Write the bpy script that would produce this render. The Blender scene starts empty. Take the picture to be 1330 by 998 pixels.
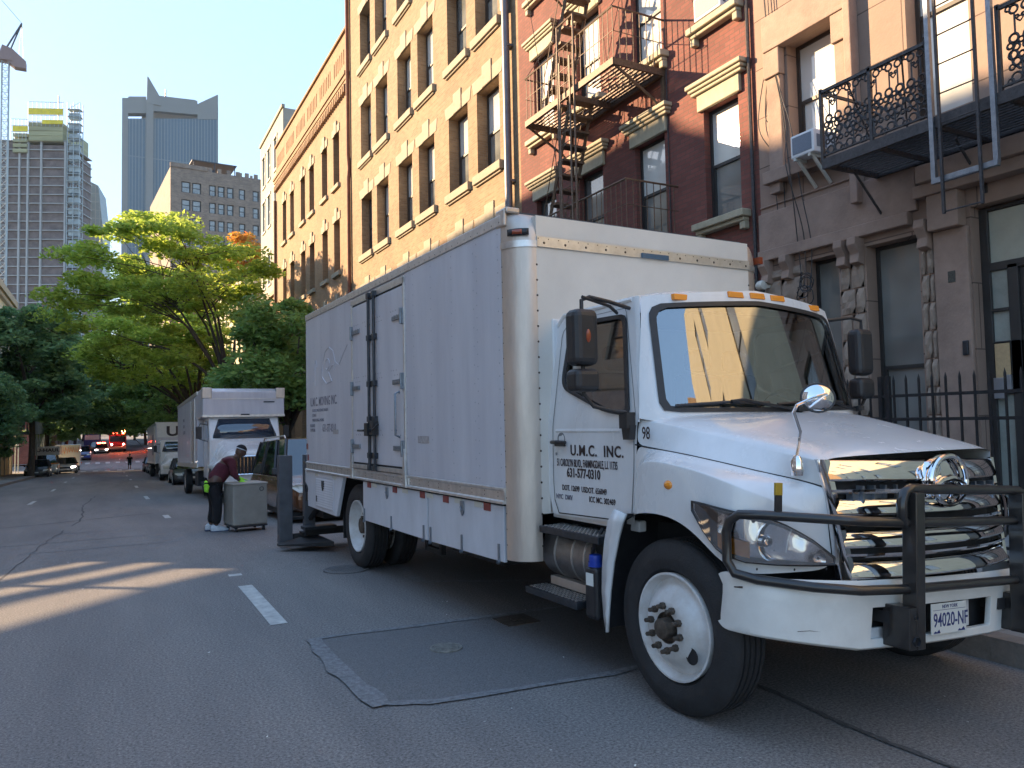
import bpy, bmesh, math, random
import numpy as np
from mathutils import Vector, Matrix, Euler
SC = bpy.context.scene
COL = SC.collection
R = math.radians
PI = math.pi

# ---------------------------------------------------------------- camera
cam_d = bpy.data.cameras.new('camera')
cam = bpy.data.objects.new('camera', cam_d); COL.objects.link(cam)
cam_d.sensor_width = 36; cam_d.sensor_fit = 'HORIZONTAL'
cam_d.lens = 36*989.76/1330
cam_d.clip_start = .1; cam_d.clip_end = 5000
def cam_basis(pitch, roll, yaw):
    cy, sy, cp, sp = math.cos(yaw), math.sin(yaw), math.cos(pitch), math.sin(pitch)
    F = Vector((sy*cp, cy*cp, sp)); Rr = Vector((cy, -sy, 0)); U = Rr.cross(F)
    c, s = math.cos(roll), math.sin(roll)
    return F, c*Rr+s*U, -s*Rr+c*U
CF, CR, CU = cam_basis(R(2.9126), R(-1.1716), R(27.874))
M = Matrix((CR, CU, -CF)).transposed().to_4x4(); M.translation = (0, 0, 1.65)
cam.matrix_world = M
SC.camera = cam
SC.render.resolution_x = 1024; SC.render.resolution_y = 768

# ---------------------------------------------------------------- light
SUN_EL = 19.0
SUN_AZ = -45.0            # degrees from +Y, negative = towards -X (the left)
w = bpy.data.worlds.new('World'); SC.world = w; w.use_nodes = True
nt = w.node_tree; nt.nodes.clear()
sky = nt.nodes.new('ShaderNodeTexSky'); sky.sky_type = 'NISHITA'; sky.sun_disc = False
sky.sun_elevation = R(SUN_EL); sky.sun_rotation = R(SUN_AZ); sky.altitude = 20
sky.air_density = 1.0; sky.dust_density = 0.4; sky.ozone_density = 3.5
bg = nt.nodes.new('ShaderNodeBackground'); bg.inputs[1].default_value = .15
wo = nt.nodes.new('ShaderNodeOutputWorld')
ga = nt.nodes.new('ShaderNodeGamma'); ga.inputs[1].default_value = .2
hs = nt.nodes.new('ShaderNodeHueSaturation'); hs.inputs['Saturation'].default_value = 2.7; hs.inputs['Hue'].default_value = .513
nt.links.new(sky.outputs[0], ga.inputs[0]); nt.links.new(ga.outputs[0], hs.inputs['Color']); nt.links.new(hs.outputs[0], bg.inputs[0]); nt.links.new(bg.outputs[0], wo.inputs[0])
sd = bpy.data.lights.new('sun', 'SUN'); sun = bpy.data.objects.new('sun', sd); COL.objects.link(sun)
sd.energy = 2.0; sd.angle = R(.6); sd.color = (1.0, .71, .42)
sv = Vector((math.sin(R(SUN_AZ))*math.cos(R(SUN_EL)), math.cos(R(SUN_AZ))*math.cos(R(SUN_EL)), math.sin(R(SUN_EL))))
sun.rotation_euler = sv.to_track_quat('Z', 'Y').to_euler(); sun.location = sv*60
SC.view_settings.view_transform = 'Standard'; SC.view_settings.look = 'None'
SC.view_settings.gamma = 1; SC.view_settings.use_curve_mapping = False
SC.view_settings.exposure = 3.05
SC.render.engine = 'CYCLES'
SC.cycles.max_bounces = 8; SC.cycles.diffuse_bounces = 5; SC.cycles.glossy_bounces = 3
SC.cycles.transparent_max_bounces = 8; SC.cycles.caustics_reflective = False; SC.cycles.caustics_refractive = False

# ---------------------------------------------------------------- helpers
class MB:
    def __init__(s): s.v = []; s.f = []
    def add(s, vs, fs):
        o = len(s.v); s.v += [tuple(x) for x in vs]; s.f += [tuple(i+o for i in f) for f in fs]; return s
    def box(s, x0, x1, y0, y1, z0, z1):
        return s.add([(x0,y0,z0),(x1,y0,z0),(x1,y1,z0),(x0,y1,z0),(x0,y0,z1),(x1,y0,z1),(x1,y1,z1),(x0,y1,z1)],
              [(0,3,2,1),(4,5,6,7),(0,1,5,4),(1,2,6,5),(2,3,7,6),(3,0,4,7)])
    def quad(s, *p): return s.add(p, [tuple(range(len(p)))])
    def prism(s, prof, axis, a, b):
        """closed 2-D profile swept along axis; profile coords are the other two axes in order"""
        n = len(prof); vs = []
        for t in (a, b):
            for p, q in prof:
                vs.append({'x':(t,p,q),'y':(p,t,q),'z':(p,q,t)}[axis])
        fs = [tuple(range(n)), tuple(range(2*n-1, n-1, -1))]+[(i,(i+1)%n,(i+1)%n+n,i+n) for i in range(n)]
        return s.add(vs, fs)
    def tube(s, path, r, n=8, caps=True, closed=False):
        path = [Vector(p) for p in path]; k = len(path)
        rr = r if isinstance(r, (list, tuple)) else [r]*k
        vs = []; prev = None
        for i, p in enumerate(path):
            if closed: t = path[(i+1) % k]-path[i-1]
            else: t = path[min(i+1, k-1)]-path[max(i-1, 0)]
            if t.length < 1e-9: t = Vector((0,0,1))
            t.normalize()
            if prev is None:
                up = Vector((0,0,1)) if abs(t.z) < .9 else Vector((1,0,0))
                a = t.cross(up).normalized()
            else:
                a = (prev-t*prev.dot(t)); a = a.normalized() if a.length > 1e-6 else t.orthogonal().normalized()
            prev = a; b = t.cross(a)
            for j in range(n):
                an = 2*PI*j/n; vs.append(p+a*math.cos(an)*rr[i]+b*math.sin(an)*rr[i])
        fs = []
        for i in range(k if closed else k-1):
            for j in range(n):
                i2 = (i+1) % k
                fs.append((i*n+j, i*n+(j+1) % n, i2*n+(j+1) % n, i2*n+j))
        if caps and not closed:
            fs += [tuple(range(n-1, -1, -1)), tuple(range((k-1)*n, k*n))]
        return s.add(vs, fs)
    def lathe(s, prof, c, axis='x', n=32, closed=False):
        """prof = list of (t along axis, radius)"""
        vs = []; k = len(prof)
        for t, r in prof:
            for j in range(n):
                a = 2*PI*j/n; p, q = r*math.cos(a), r*math.sin(a)
                vs.append({'x':(c[0]+t,c[1]+p,c[2]+q),'y':(c[0]+p,c[1]+t,c[2]+q),'z':(c[0]+p,c[1]+q,c[2]+t)}[axis])
        fs = []
        for i in range(k if closed else k-1):
            for j in range(n): fs.append((i*n+j, i*n+(j+1) % n, ((i+1) % k)*n+(j+1) % n, ((i+1) % k)*n+j))
        return s.add(vs, fs)
    def disc(s, c, r, axis='x', n=24):
        vs = []
        for j in range(n):
            a = 2*PI*j/n; p, q = r*math.cos(a), r*math.sin(a)
            vs.append({'x':(c[0],c[1]+p,c[2]+q),'y':(c[0]+p,c[1],c[2]+q),'z':(c[0]+p,c[1]+q,c[2])}[axis])
        return s.add(vs, [tuple(range(n))])
    def grid(s, rows, closed=False):
        """rows of points with the same count"""
        n = len(rows[0]); vs = [p for r in rows for p in r]; fs = []
        for i in range(len(rows)-1):
            for j in range(n if closed else n-1):
                fs.append((i*n+j, i*n+(j+1) % n, (i+1)*n+(j+1) % n, (i+1)*n+j))
        return s.add(vs, fs)
    def mirror(s, xc):
        o = len(s.v); s.v += [(2*xc-x, y, z) for x, y, z in s.v]
        s.f += [tuple(i+o for i in reversed(f)) for f in s.f]; return s
    def mesh(s, name, mat=None, smooth=False, off=(0,0,0), normals=True, merge=0):
        me = bpy.data.meshes.new(name)
        me.from_pydata([(x-off[0], y-off[1], z-off[2]) for x, y, z in s.v], [], s.f)
        if merge or normals:
            bm = bmesh.new(); bm.from_mesh(me)
            if merge: bmesh.ops.remove_doubles(bm, verts=bm.verts, dist=merge)
            if normals: bmesh.ops.recalc_face_normals(bm, faces=bm.faces)
            bm.to_mesh(me); bm.free()
        if mat: me.materials.append(mat)
        if smooth:
            me.polygons.foreach_set('use_smooth', [True]*len(me.polygons))
            if smooth != 'all': me.set_sharp_from_angle(angle=R(38))
        me.update(); return me

def link(name, me, parent=None):
    o = bpy.data.objects.new(name, me); COL.objects.link(o)
    if parent: o.parent = parent
    return o
def islands(mb):
    par = list(range(len(mb.v)))
    def find(i):
        while par[i] != i: par[i] = par[par[i]]; i = par[i]
        return i
    for f in mb.f:
        a = find(f[0])
        for q in f[1:]: par[find(q)] = a
    g_ = {}
    for f in mb.f: g_.setdefault(find(f[0]), []).append(f)
    out = []
    for fs in g_.values():
        m = {}; n = MB()
        for f in fs:
            for i in f:
                if i not in m: m[i] = len(n.v); n.v.append(mb.v[i])
            n.f.append(tuple(m[i] for i in f))
        out.append(n)
    return out
NOSPLIT = {'rivets','rail_rivets','louvres','tread','lug_nuts','screws','treads','pickets','radiator_vanes','crosswalk','lane_markings','worn_marking','crack_seams','sealed_seam','pavement_joints','litter_specks','plate_trim','scratches','papers','safety_net'}
def clusters(mb, most=8):
    isl = islands(mb)
    if not 1 < len(isl) <= 400: return [mb]
    lo = np.array([np.min(np.array(q.v),0) for q in isl]); hi = np.array([np.max(np.array(q.v),0) for q in isl]); sz = (hi-lo).max(1)
    gap = np.maximum(0, np.maximum(lo[:,None]-hi[None], lo[None]-hi[:,None])); near = np.sqrt((gap**2).sum(2)) <= np.maximum(.02, .5*np.maximum(sz[:,None], sz[None]))
    lab = -np.ones(len(isl), int); n = 0
    for i in range(len(isl)):
        if lab[i] >= 0: continue
        st = [i]; lab[i] = n
        while st:
            j = st.pop()
            for k in np.nonzero(near[j] & (lab < 0))[0]: lab[k] = n; st.append(k)
        n += 1
    if n < 2 or n > most: return [mb]
    out = [MB() for _ in range(n)]
    for q, l in zip(isl, lab): out[l].add(q.v, q.f)
    return out
def part(name, mb, *a, **k):
    cl = [mb] if name in NOSPLIT or len(mb.f) > 6000 or len(a) < 2 or a[1] is None else clusters(mb)
    o = None
    for q in reversed(cl): o = part1(name, q, *a, **k)
    return o
def part1(name, mb, mat, parent=None, smooth=False, bevel=0, subsurf=0, solid=0, merge=0, label=None, world=False, seg=2):
    off = (0,0,0)
    if world and parent:
        q = parent
        off = Vector((0,0,0))
        while q: off = off+q.location; q = q.parent
    o = link(name, mb.mesh(name, mat, smooth or bool(subsurf), off, merge=merge), parent)
    if solid:
        m = o.modifiers.new('s', 'SOLIDIFY'); m.thickness = solid; m.offset = -1
    if bevel:
        m = o.modifiers.new('b', 'BEVEL'); m.width = bevel; m.segments = seg; m.limit_method = 'ANGLE'; m.angle_limit = R(35)
        m.harden_normals = False
    if subsurf:
        m = o.modifiers.new('u', 'SUBSURF'); m.levels = subsurf; m.render_levels = subsurf
    if label: o['label'] = label
    return o
def thing(name, label, cat, loc=(0,0,0), rotz=0, group=None):
    o = bpy.data.objects.new(name, None); COL.objects.link(o); o.empty_display_size = .3
    o.location = loc; o.rotation_euler = (0,0,rotz); o['label'] = label; o['category'] = cat
    if group: o['group'] = group
    return o
def tag(o, label, cat, group=None):
    o['label'] = label; o['category'] = cat
    if group: o['group'] = group
    return o
def struct(o): o['kind'] = 'structure'; return o
def dup(root, loc, rotz=0, label=None, scale=None):
    r = root.copy(); COL.objects.link(r); r.location = loc; r.rotation_euler = (0,0,rotz)
    if label: r['label'] = label
    if scale: r.scale = scale
    def rec(a, b):
        for ch in list(a.children):
            c = ch.copy(); COL.objects.link(c); c.parent = b; rec(ch, c)
    rec(root, r); return r

# ---------------------------------------------------------------- materials
def _mat(name):
    m = bpy.data.materials.new(name); m.use_nodes = True
    return m, m.node_tree, m.node_tree.nodes['Principled BSDF']
def _n(nt, t, **k):
    n = nt.nodes.new(t)
    for a, b in k.items(): setattr(n, a, b)
    return n
def mat(name, col, rough=.6, metal=0, var=.15, scale=3, bump=0, bscale=40, coat=0, spec=.5, detail=6, stretch=(1,1,1), trans=0, emit=None, dirt=None, rvar=0):
    m, nt, b = _mat(name)
    b.inputs['Roughness'].default_value = rough; b.inputs['Metallic'].default_value = metal
    b.inputs['Specular IOR Level'].default_value = spec
    if coat: b.inputs['Coat Weight'].default_value = coat; b.inputs['Coat Roughness'].default_value = .04
    if trans: b.inputs['Transmission Weight'].default_value = trans
    if emit: b.inputs['Emission Color'].default_value = (*emit[:3], 1); b.inputs['Emission Strength'].default_value = emit[3]
    c = (*col, 1)
    tc = _n(nt, 'ShaderNodeTexCoord'); mp = _n(nt, 'ShaderNodeMapping'); mp.inputs['Scale'].default_value = stretch
    nt.links.new(tc.outputs['Object'], mp.inputs[0])
    if var or dirt:
        nz = _n(nt, 'ShaderNodeTexNoise'); nz.inputs['Scale'].default_value = scale; nz.inputs['Detail'].default_value = detail; nz.inputs['Roughness'].default_value = .65
        nt.links.new(mp.outputs[0], nz.inputs['Vector'])
        rp = _n(nt, 'ShaderNodeValToRGB'); rp.color_ramp.elements[0].position = .3; rp.color_ramp.elements[1].position = .7
        lo = dirt if dirt else tuple(x*(1-var) for x in col); hi = col if dirt else tuple(min(1, x*(1+var)) for x in col)
        rp.color_ramp.elements[0].color = (*lo, 1); rp.color_ramp.elements[1].color = (*hi, 1)
        nt.links.new(nz.outputs['Fac'], rp.inputs[0]); nt.links.new(rp.outputs[0], b.inputs['Base Color'])
        if rvar:
            mr = _n(nt, 'ShaderNodeMapRange'); mr.inputs[3].default_value = rough+rvar; mr.inputs[4].default_value = max(.02, rough-rvar)
            nt.links.new(nz.outputs['Fac'], mr.inputs[0]); nt.links.new(mr.outputs[0], b.inputs['Roughness'])
    else: b.inputs['Base Color'].default_value = c
    if bump:
        n2 = _n(nt, 'ShaderNodeTexNoise'); n2.inputs['Scale'].default_value = bscale; n2.inputs['Detail'].default_value = 4
        nt.links.new(mp.outputs[0], n2.inputs['Vector'])
        bp = _n(nt, 'ShaderNodeBump'); bp.inputs['Strength'].default_value = bump; bp.inputs['Distance'].default_value = .02
        nt.links.new(n2.outputs['Fac'], bp.inputs['Height']); nt.links.new(bp.outputs[0], b.inputs['Normal'])
    return m
def brick(name, c1, c2, mortar, bw=.21, bh=.07, mo=.012, bump=.4, bigvar=.25, rough=.85, off=.5):
    """brick bond on a vertical wall: local x along the wall (side walls use y), z up"""
    m, nt, b = _mat(name); b.inputs['Roughness'].default_value = rough
    tc = _n(nt, 'ShaderNodeTexCoord'); sp = _n(nt, 'ShaderNodeSeparateXYZ'); ad = _n(nt, 'ShaderNodeMath', operation='ADD'); cb = _n(nt, 'ShaderNodeCombineXYZ')
    nt.links.new(tc.outputs['Object'], sp.inputs[0]); nt.links.new(sp.outputs[0], ad.inputs[0]); nt.links.new(sp.outputs[1], ad.inputs[1])
    nt.links.new(ad.outputs[0], cb.inputs[0]); nt.links.new(sp.outputs[2], cb.inputs[1])
    br = _n(nt, 'ShaderNodeTexBrick'); br.offset = off
    br.inputs['Scale'].default_value = 1; br.inputs['Brick Width'].default_value = bw; br.inputs['Row Height'].default_value = bh
    br.inputs['Mortar Size'].default_value = mo*.5; br.inputs['Mortar Smooth'].default_value = .1; br.inputs['Bias'].default_value = 0
    br.inputs['Color1'].default_value = (*c1,1); br.inputs['Color2'].default_value = (*c2,1); br.inputs['Mortar'].default_value = (*mortar,1)
    nt.links.new(cb.outputs[0], br.inputs['Vector'])
    nz = _n(nt, 'ShaderNodeTexNoise'); nz.inputs['Scale'].default_value = .7; nz.inputs['Detail'].default_value = 8; nz.inputs['Roughness'].default_value = .7
    nt.links.new(tc.outputs['Object'], nz.inputs['Vector'])
    mr = _n(nt, 'ShaderNodeMapRange'); mr.inputs[1].default_value = .3; mr.inputs[2].default_value = .7; mr.inputs[3].default_value = 1-bigvar; mr.inputs[4].default_value = 1+bigvar*.5
    nt.links.new(nz.outputs['Fac'], mr.inputs[0])
    mx = _n(nt, 'ShaderNodeMix', data_type='RGBA', blend_type='MULTIPLY'); mx.inputs[0].default_value = 1
    nt.links.new(br.outputs['Color'], mx.inputs[6]); nt.links.new(mr.outputs[0], mx.inputs[7]); nt.links.new(mx.outputs[2], b.inputs['Base Color'])
    n2 = _n(nt, 'ShaderNodeTexNoise'); n2.inputs['Scale'].default_value = 25; nt.links.new(tc.outputs['Object'], n2.inputs['Vector'])
    sb = _n(nt, 'ShaderNodeMath', operation='MULTIPLY_ADD'); sb.inputs[1].default_value = -1.0
    nt.links.new(br.outputs['Fac'], sb.inputs[0]); nt.links.new(n2.outputs['Fac'], sb.inputs[2])
    bp = _n(nt, 'ShaderNodeBump'); bp.inputs['Strength'].default_value = bump; bp.inputs['Distance'].default_value = .012
    nt.links.new(sb.outputs[0], bp.inputs['Height']); nt.links.new(bp.outputs[0], b.inputs['Normal'])
    return m
MAT = {}
def G(k): return MAT[k]

# ---------------------------------------------------------------- terrain profile: the street dips to the avenue and climbs beyond it
GY = [-300,9,15,19,31,43,56,68,92,104,134,170,260,900]; GZ = [0,0,-.22,-.43,-.87,-1.25,-1.57,-1.95,-2.6,-2.62,-1.8,-.9,1.0,6]
def gz(y): return float(np.interp(y, GY, GZ))

_text_cache = {}
def text(s, h, mat_, parent, loc, rot, sx=1.0, sp=1.0, name='lettering', th=.0008, bold=0, align='LEFT', shear=0):
    cu = bpy.data.curves.new('t', 'FONT'); cu.body = s; cu.size = h/.7; cu.extrude = th; cu.offset = bold; cu.align_x = align; cu.shear = shear
    cu.resolution_u = 3; cu.space_character = sp
    to = bpy.data.objects.new('t', cu); COL.objects.link(to)
    dg = bpy.context.evaluated_depsgraph_get(); me = bpy.data.meshes.new_from_object(to.evaluated_get(dg))
    bpy.data.objects.remove(to); bpy.data.curves.remove(cu)
    me.materials.clear(); me.materials.append(mat_)
    o = link(name, me, parent); o.location = loc; o.rotation_euler = rot; o.scale = (sx, 1, 1)
    return o
# ================================================================ materials
MAT['white_paint'] = mat('white_paint', (.63,.62,.66), .4, var=.05, scale=2.6, coat=.2, dirt=(.49,.48,.53), rvar=.1, stretch=(1,1,.16), detail=9)
MAT['front_bounce_tint'] = mat('front_bounce_tint', (.74,.69,.62), .38, dirt=(.66,.61,.55), scale=2.2, coat=.3)  # warm tint stands in for light bounced onto the box front by sunlit facades
MAT['cab_paint'] = mat('cab_paint', (.80,.80,.81), .26, var=.03, scale=2.6, coat=.5, dirt=(.66,.655,.65), rvar=.10, stretch=(1,1,.45), detail=10)
MAT['bumper_paint'] = mat('bumper_paint', (.76,.75,.71), .38, var=.05, scale=4, coat=.2, dirt=(.63,.61,.57), rvar=.1)
MAT['skirt_paint'] = mat('skirt_paint', (.66,.67,.72), .4, scale=3, dirt=(.52,.53,.57), stretch=(1,1,.4))
MAT['alu'] = mat('alu', (.60,.53,.47), .46, .75, var=.12, scale=6, bump=.12, bscale=30, rvar=.1, stretch=(1,1,.25))  # brownish tint paints in the sunlit facades mirrored by the metal
MAT['alu_rail'] = mat('alu_rail', (.66,.65,.64), .38, .9, var=.15, scale=12)
MAT['chrome'] = mat('chrome', (.86,.86,.88), .05, 1.0, var=0)
MAT['steel_dark'] = mat('steel_dark', (.05,.055,.065), .42, .6, var=.25, scale=20)
MAT['galv'] = mat('galv', (.26,.29,.33), .45, .85, var=.2, scale=18)
MAT['black_plastic'] = mat('black_plastic', (.022,.022,.025), .45, var=.2, scale=20, bump=.1, bscale=120)
MAT['black_paint'] = mat('black_paint', (.012,.012,.014), .28, var=.3, scale=15, coat=.3, dirt=(.03,.026,.024))
MAT['chassis'] = mat('chassis', (.018,.018,.02), .7, var=.4, scale=6)
MAT['rubber'] = mat('rubber', (.022,.022,.024), .72, var=.3, scale=9, bump=.2, bscale=90)
MAT['rim_white'] = mat('rim_white', (.70,.71,.72), .4, dirt=(.50,.47,.44), scale=7)
MAT['rust_metal'] = mat('rust_metal', (.09,.07,.055), .7, .3, var=.5, scale=30)
MAT['amber'] = mat('amber', (.85,.28,.015), .25, var=0, coat=.6)
MAT['amber_dark'] = mat('amber_dark', (.30,.05,.012), .3, var=.2, coat=.6)
MAT['red_lens'] = mat('red_lens', (.22,.02,.015), .3, var=.1, coat=.5)
MAT['letter_black'] = mat('letter_black', (.035,.02,.022), .5, var=0)
MAT['letter_faded'] = mat('letter_faded', (.09,.08,.10), .6, var=.5, scale=22, dirt=(.30,.29,.34))
MAT['interior'] = mat('interior', (.05,.05,.052), .8, var=.2)
MAT['seat_cloth'] = mat('seat_cloth', (.16,.16,.17), .9, var=.2)
MAT['paper'] = mat('paper', (.75,.76,.72), .7, var=.05)
MAT['blue_cap'] = mat('blue_cap', (.02,.06,.42), .35, var=.1)
MAT['reflector_white'] = mat('reflector_white', (.62,.60,.52), .3, var=0, coat=.6)
MAT['tank'] = mat('tank', (.30,.28,.27), .42, .9, var=.2, scale=9, bump=.25, bscale=140)
MAT['wall_white'] = mat('wall_white', (.62,.60,.55), .8, var=.12)
def glass_mat(name, tint=(.55,.62,.58), rough=.0):
    m, nt, b = _mat(name); nt.nodes.remove(b)
    gl = _n(nt, 'ShaderNodeBsdfGlossy'); gl.inputs['Roughness'].default_value = .015; gl.inputs['Color'].default_value = (1,1,1,1)
    tr = _n(nt, 'ShaderNodeBsdfTransparent'); tr.inputs['Color'].default_value = (*tint,1)
    fr = _n(nt, 'ShaderNodeFresnel'); fr.inputs['IOR'].default_value = 1.65
    ma = _n(nt, 'ShaderNodeMath', operation='MULTIPLY_ADD'); ma.inputs[1].default_value = 1.2; ma.inputs[2].default_value = .24
    mx = _n(nt, 'ShaderNodeMixShader'); out = nt.nodes['Material Output']
    nt.links.new(fr.outputs[0], ma.inputs[0]); nt.links.new(ma.outputs[0], mx.inputs[0]); nt.links.new(tr.outputs[0], mx.inputs[1]); nt.links.new(gl.outputs[0], mx.inputs[2])
    nt.links.new(mx.outputs[0], out.inputs[0]); return m
MAT['windshield'] = glass_mat('windshield', (.42,.50,.47))
MAT['side_glass'] = glass_mat('side_glass', (.22,.26,.27))
MAT['lens'] = glass_mat('lens', (.86,.88,.9))
MAT['car_glass'] = mat('car_glass', (.012,.016,.02), .03, var=0, coat=1, spec=1)
def pane(name, col, var=.3, sc=.8, rough=.04, spec=.9):
    return mat(name, col, rough, var=var, scale=sc, coat=1, spec=spec, detail=2)
MAT['pane_dark'] = pane('pane_dark', (.02,.025,.028))
MAT['pane_mid'] = pane('pane_mid', (.20,.21,.20), .5)
MAT['pane_pale'] = pane('pane_pale', (.68,.68,.64), .12, 1.5)  # pale base paints in blinds and bright sky mirrored by the glass
MAT['frame_dark'] = mat('frame_dark', (.035,.033,.032), .5, var=.2)
MAT['frame_brown'] = mat('frame_brown', (.05,.038,.03), .5, var=.2)
MAT['frame_pale'] = mat('frame_pale', (.60,.58,.52), .6, var=.1)
MAT['limestone'] = mat('limestone', (.34,.29,.21), .85, var=.12, scale=5, bump=.15)
MAT['cornice_stone'] = mat('cornice_stone', (.42,.37,.26), .75, var=.15, scale=6, bump=.1)
MAT['iron'] = mat('iron', (.055,.052,.055), .55, .3, var=.4, scale=25, bump=.3)
MAT['iron_brown'] = mat('iron_brown', (.13,.085,.055), .6, .2, var=.4, scale=25)
MAT['fence_black'] = mat('fence_black', (.02,.02,.022), .45, var=.3, scale=20)
MAT['yellow_brick'] = brick('yellow_brick', (.33,.22,.12), (.25,.155,.08), (.27,.21,.15), bw=.21, bh=.068, bigvar=.24)
MAT['orange_brick'] = brick('orange_brick', (.36,.215,.11), (.29,.165,.08), (.27,.20,.14), bigvar=.24)
MAT['red_brick'] = brick('red_brick', (.22,.072,.055), (.165,.054,.043), (.12,.065,.05), bigvar=.28, bw=.24, bh=.08, mo=.016)
MAT['dark_brick'] = brick('dark_brick', (.22,.13,.09), (.15,.09,.07), (.2,.17,.15))
MAT['far_brick'] = brick('far_brick', (.30,.235,.185), (.22,.17,.14), (.28,.24,.2), bw=.5, bh=.17, mo=.03)
MAT['brownstone'] = brick('brownstone', (.33,.235,.185), (.30,.21,.165), (.13,.09,.07), bw=1.72, bh=.81, mo=.018, bump=.25, bigvar=.22)
MAT['brownstone_plain'] = mat('brownstone_plain', (.31,.22,.175), .85, var=.22, scale=2.2, bump=.25, bscale=30)
MAT['rustic'] = mat('rustic', (.32,.25,.20), .9, var=.2, scale=6, bump=.9, bscale=9)
MAT['stucco_grey'] = brick('stucco_grey', (.40,.38,.31), (.37,.35,.29), (.33,.32,.27), bw=1.4, bh=.5, mo=.02, bump=.1, bigvar=.12)
MAT['stucco_cream'] = mat('stucco_cream', (.55,.49,.34), .85, var=.1, scale=1.5, bump=.1)
MAT['concrete'] = mat('concrete', (.36,.35,.33), .85, var=.15, scale=3, bump=.2)
MAT['pale_wall'] = mat('pale_wall', (.62,.60,.55), .85, var=.1)
MAT['roof'] = mat('roof', (.10,.10,.11), .9, var=.3)
MAT['bark'] = mat('bark', (.075,.06,.048), .9, var=.4, scale=8, bump=.8, bscale=25, stretch=(1,1,.3))
def leaf_mat(name, c1, c2, tl=.45):
    m, nt, b = _mat(name); b.inputs['Roughness'].default_value = .55; b.inputs['Specular IOR Level'].default_value = .3
    ge = _n(nt, 'ShaderNodeNewGeometry'); rp = _n(nt, 'ShaderNodeValToRGB')
    rp.color_ramp.elements[0].color = (*c1,1); rp.color_ramp.elements[1].color = (*c2,1)
    nt.links.new(ge.outputs['Random Per Island'], rp.inputs[0]); nt.links.new(rp.outputs[0], b.inputs['Base Color'])
    t = _n(nt, 'ShaderNodeBsdfTranslucent'); hs = _n(nt, 'ShaderNodeHueSaturation'); hs.inputs['Value'].default_value = 1.5; hs.inputs['Hue'].default_value = .485
    nt.links.new(rp.outputs[0], hs.inputs['Color']); nt.links.new(hs.outputs[0], t.inputs[0])
    mx = _n(nt, 'ShaderNodeMixShader'); mx.inputs[0].default_value = tl
    nt.links.new(b.outputs[0], mx.inputs[1]); nt.links.new(t.outputs[0], mx.inputs[2]); nt.links.new(mx.outputs[0], nt.nodes['Material Output'].inputs[0])
    return m
MAT['leaf_locust'] = leaf_mat('leaf_locust', (.17,.28,.04), (.42,.54,.10), .5)
MAT['leaf_green'] = leaf_mat('leaf_green', (.10,.20,.05), (.22,.34,.09), .4)
MAT['leaf_dark'] = leaf_mat('leaf_dark', (.09,.19,.09), (.18,.30,.12), .4)
MAT['leaf_autumn'] = leaf_mat('leaf_autumn', (.45,.17,.03), (.5,.36,.06), .4)

# ---- asphalt: fine aggregate, wheel-worn lanes, stains
m, nt, b = _mat('asphalt'); b.inputs['Roughness'].default_value = .82
tc = _n(nt,'ShaderNodeTexCoord'); 
n1 = _n(nt,'ShaderNodeTexNoise'); n1.inputs['Scale'].default_value = 60; n1.inputs['Detail'].default_value = 6; n1.inputs['Roughness'].default_value = .8
n2 = _n(nt,'ShaderNodeTexNoise'); n2.inputs['Scale'].default_value = .35; n2.inputs['Detail'].default_value = 8; n2.inputs['Roughness'].default_value = .65
mp = _n(nt,'ShaderNodeMapping'); mp.inputs['Scale'].default_value = (1.6,.25,1)
for n in (n1,): nt.links.new(tc.outputs['Object'], n.inputs['Vector'])
nt.links.new(tc.outputs['Object'], mp.inputs[0]); nt.links.new(mp.outputs[0], n2.inputs['Vector'])
r1 = _n(nt,'ShaderNodeMapRange'); r1.inputs[1].default_value=.35; r1.inputs[2].default_value=.68; r1.inputs[3].default_value=.30; r1.inputs[4].default_value=1.85
r2 = _n(nt,'ShaderNodeValToRGB'); r2.color_ramp.elements[0].position=.32; r2.color_ramp.elements[1].position=.68
r2.color_ramp.elements[0].color=(.135,.128,.127,1); r2.color_ramp.elements[1].color=(.240,.222,.208,1)
mx = _n(nt,'ShaderNodeMix',data_type='RGBA',blend_type='MULTIPLY'); mx.inputs[0].default_value=1
nt.links.new(n1.outputs['Fac'],r1.inputs[0]); nt.links.new(n2.outputs['Fac'],r2.inputs[0]); nt.links.new(r2.outputs[0],mx.inputs[6]); nt.links.new(r1.outputs[0],mx.inputs[7]); nt.links.new(mx.outputs[2],b.inputs['Base Color'])
bp = _n(nt,'ShaderNodeBump'); bp.inputs['Strength'].default_value=.22; bp.inputs['Distance'].default_value=.004; nt.links.new(n1.outputs['Fac'],bp.inputs['Height']); nt.links.new(bp.outputs[0],b.inputs['Normal'])
MAT['asphalt'] = m
def asph(name, c, sc=80):
    return mat(name, c, .85, var=.35, scale=sc, bump=.4, bscale=90, detail=3)
MAT['patch'] = asph('patch', (.145,.14,.14)); MAT['sealant'] = asph('sealant', (.185,.185,.19), 30); MAT['crack'] = asph('crack', (.085,.083,.083), 40)
MAT['patch_stone'] = mat('patch_stone', (.20,.19,.17), .9, var=.4, scale=25, bump=.5)
MAT['line_paint'] = mat('line_paint', (.62,.62,.58), .7, dirt=(.34,.34,.33), scale=9, detail=8)
MAT['line_worn'] = mat('line_worn', (.26,.26,.26), .8, dirt=(.12,.12,.125), scale=14, detail=8)
MAT['sidewalk'] = mat('sidewalk', (.27,.26,.245), .85, dirt=(.19,.185,.175), scale=2.5, bump=.3, bscale=60, detail=10)
MAT['kerb'] = mat('kerb', (.20,.17,.15), .85, var=.25, scale=6, bump=.3)
MAT['earth'] = mat('earth', (.10,.10,.09), .9, var=.2, scale=.05)

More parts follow.
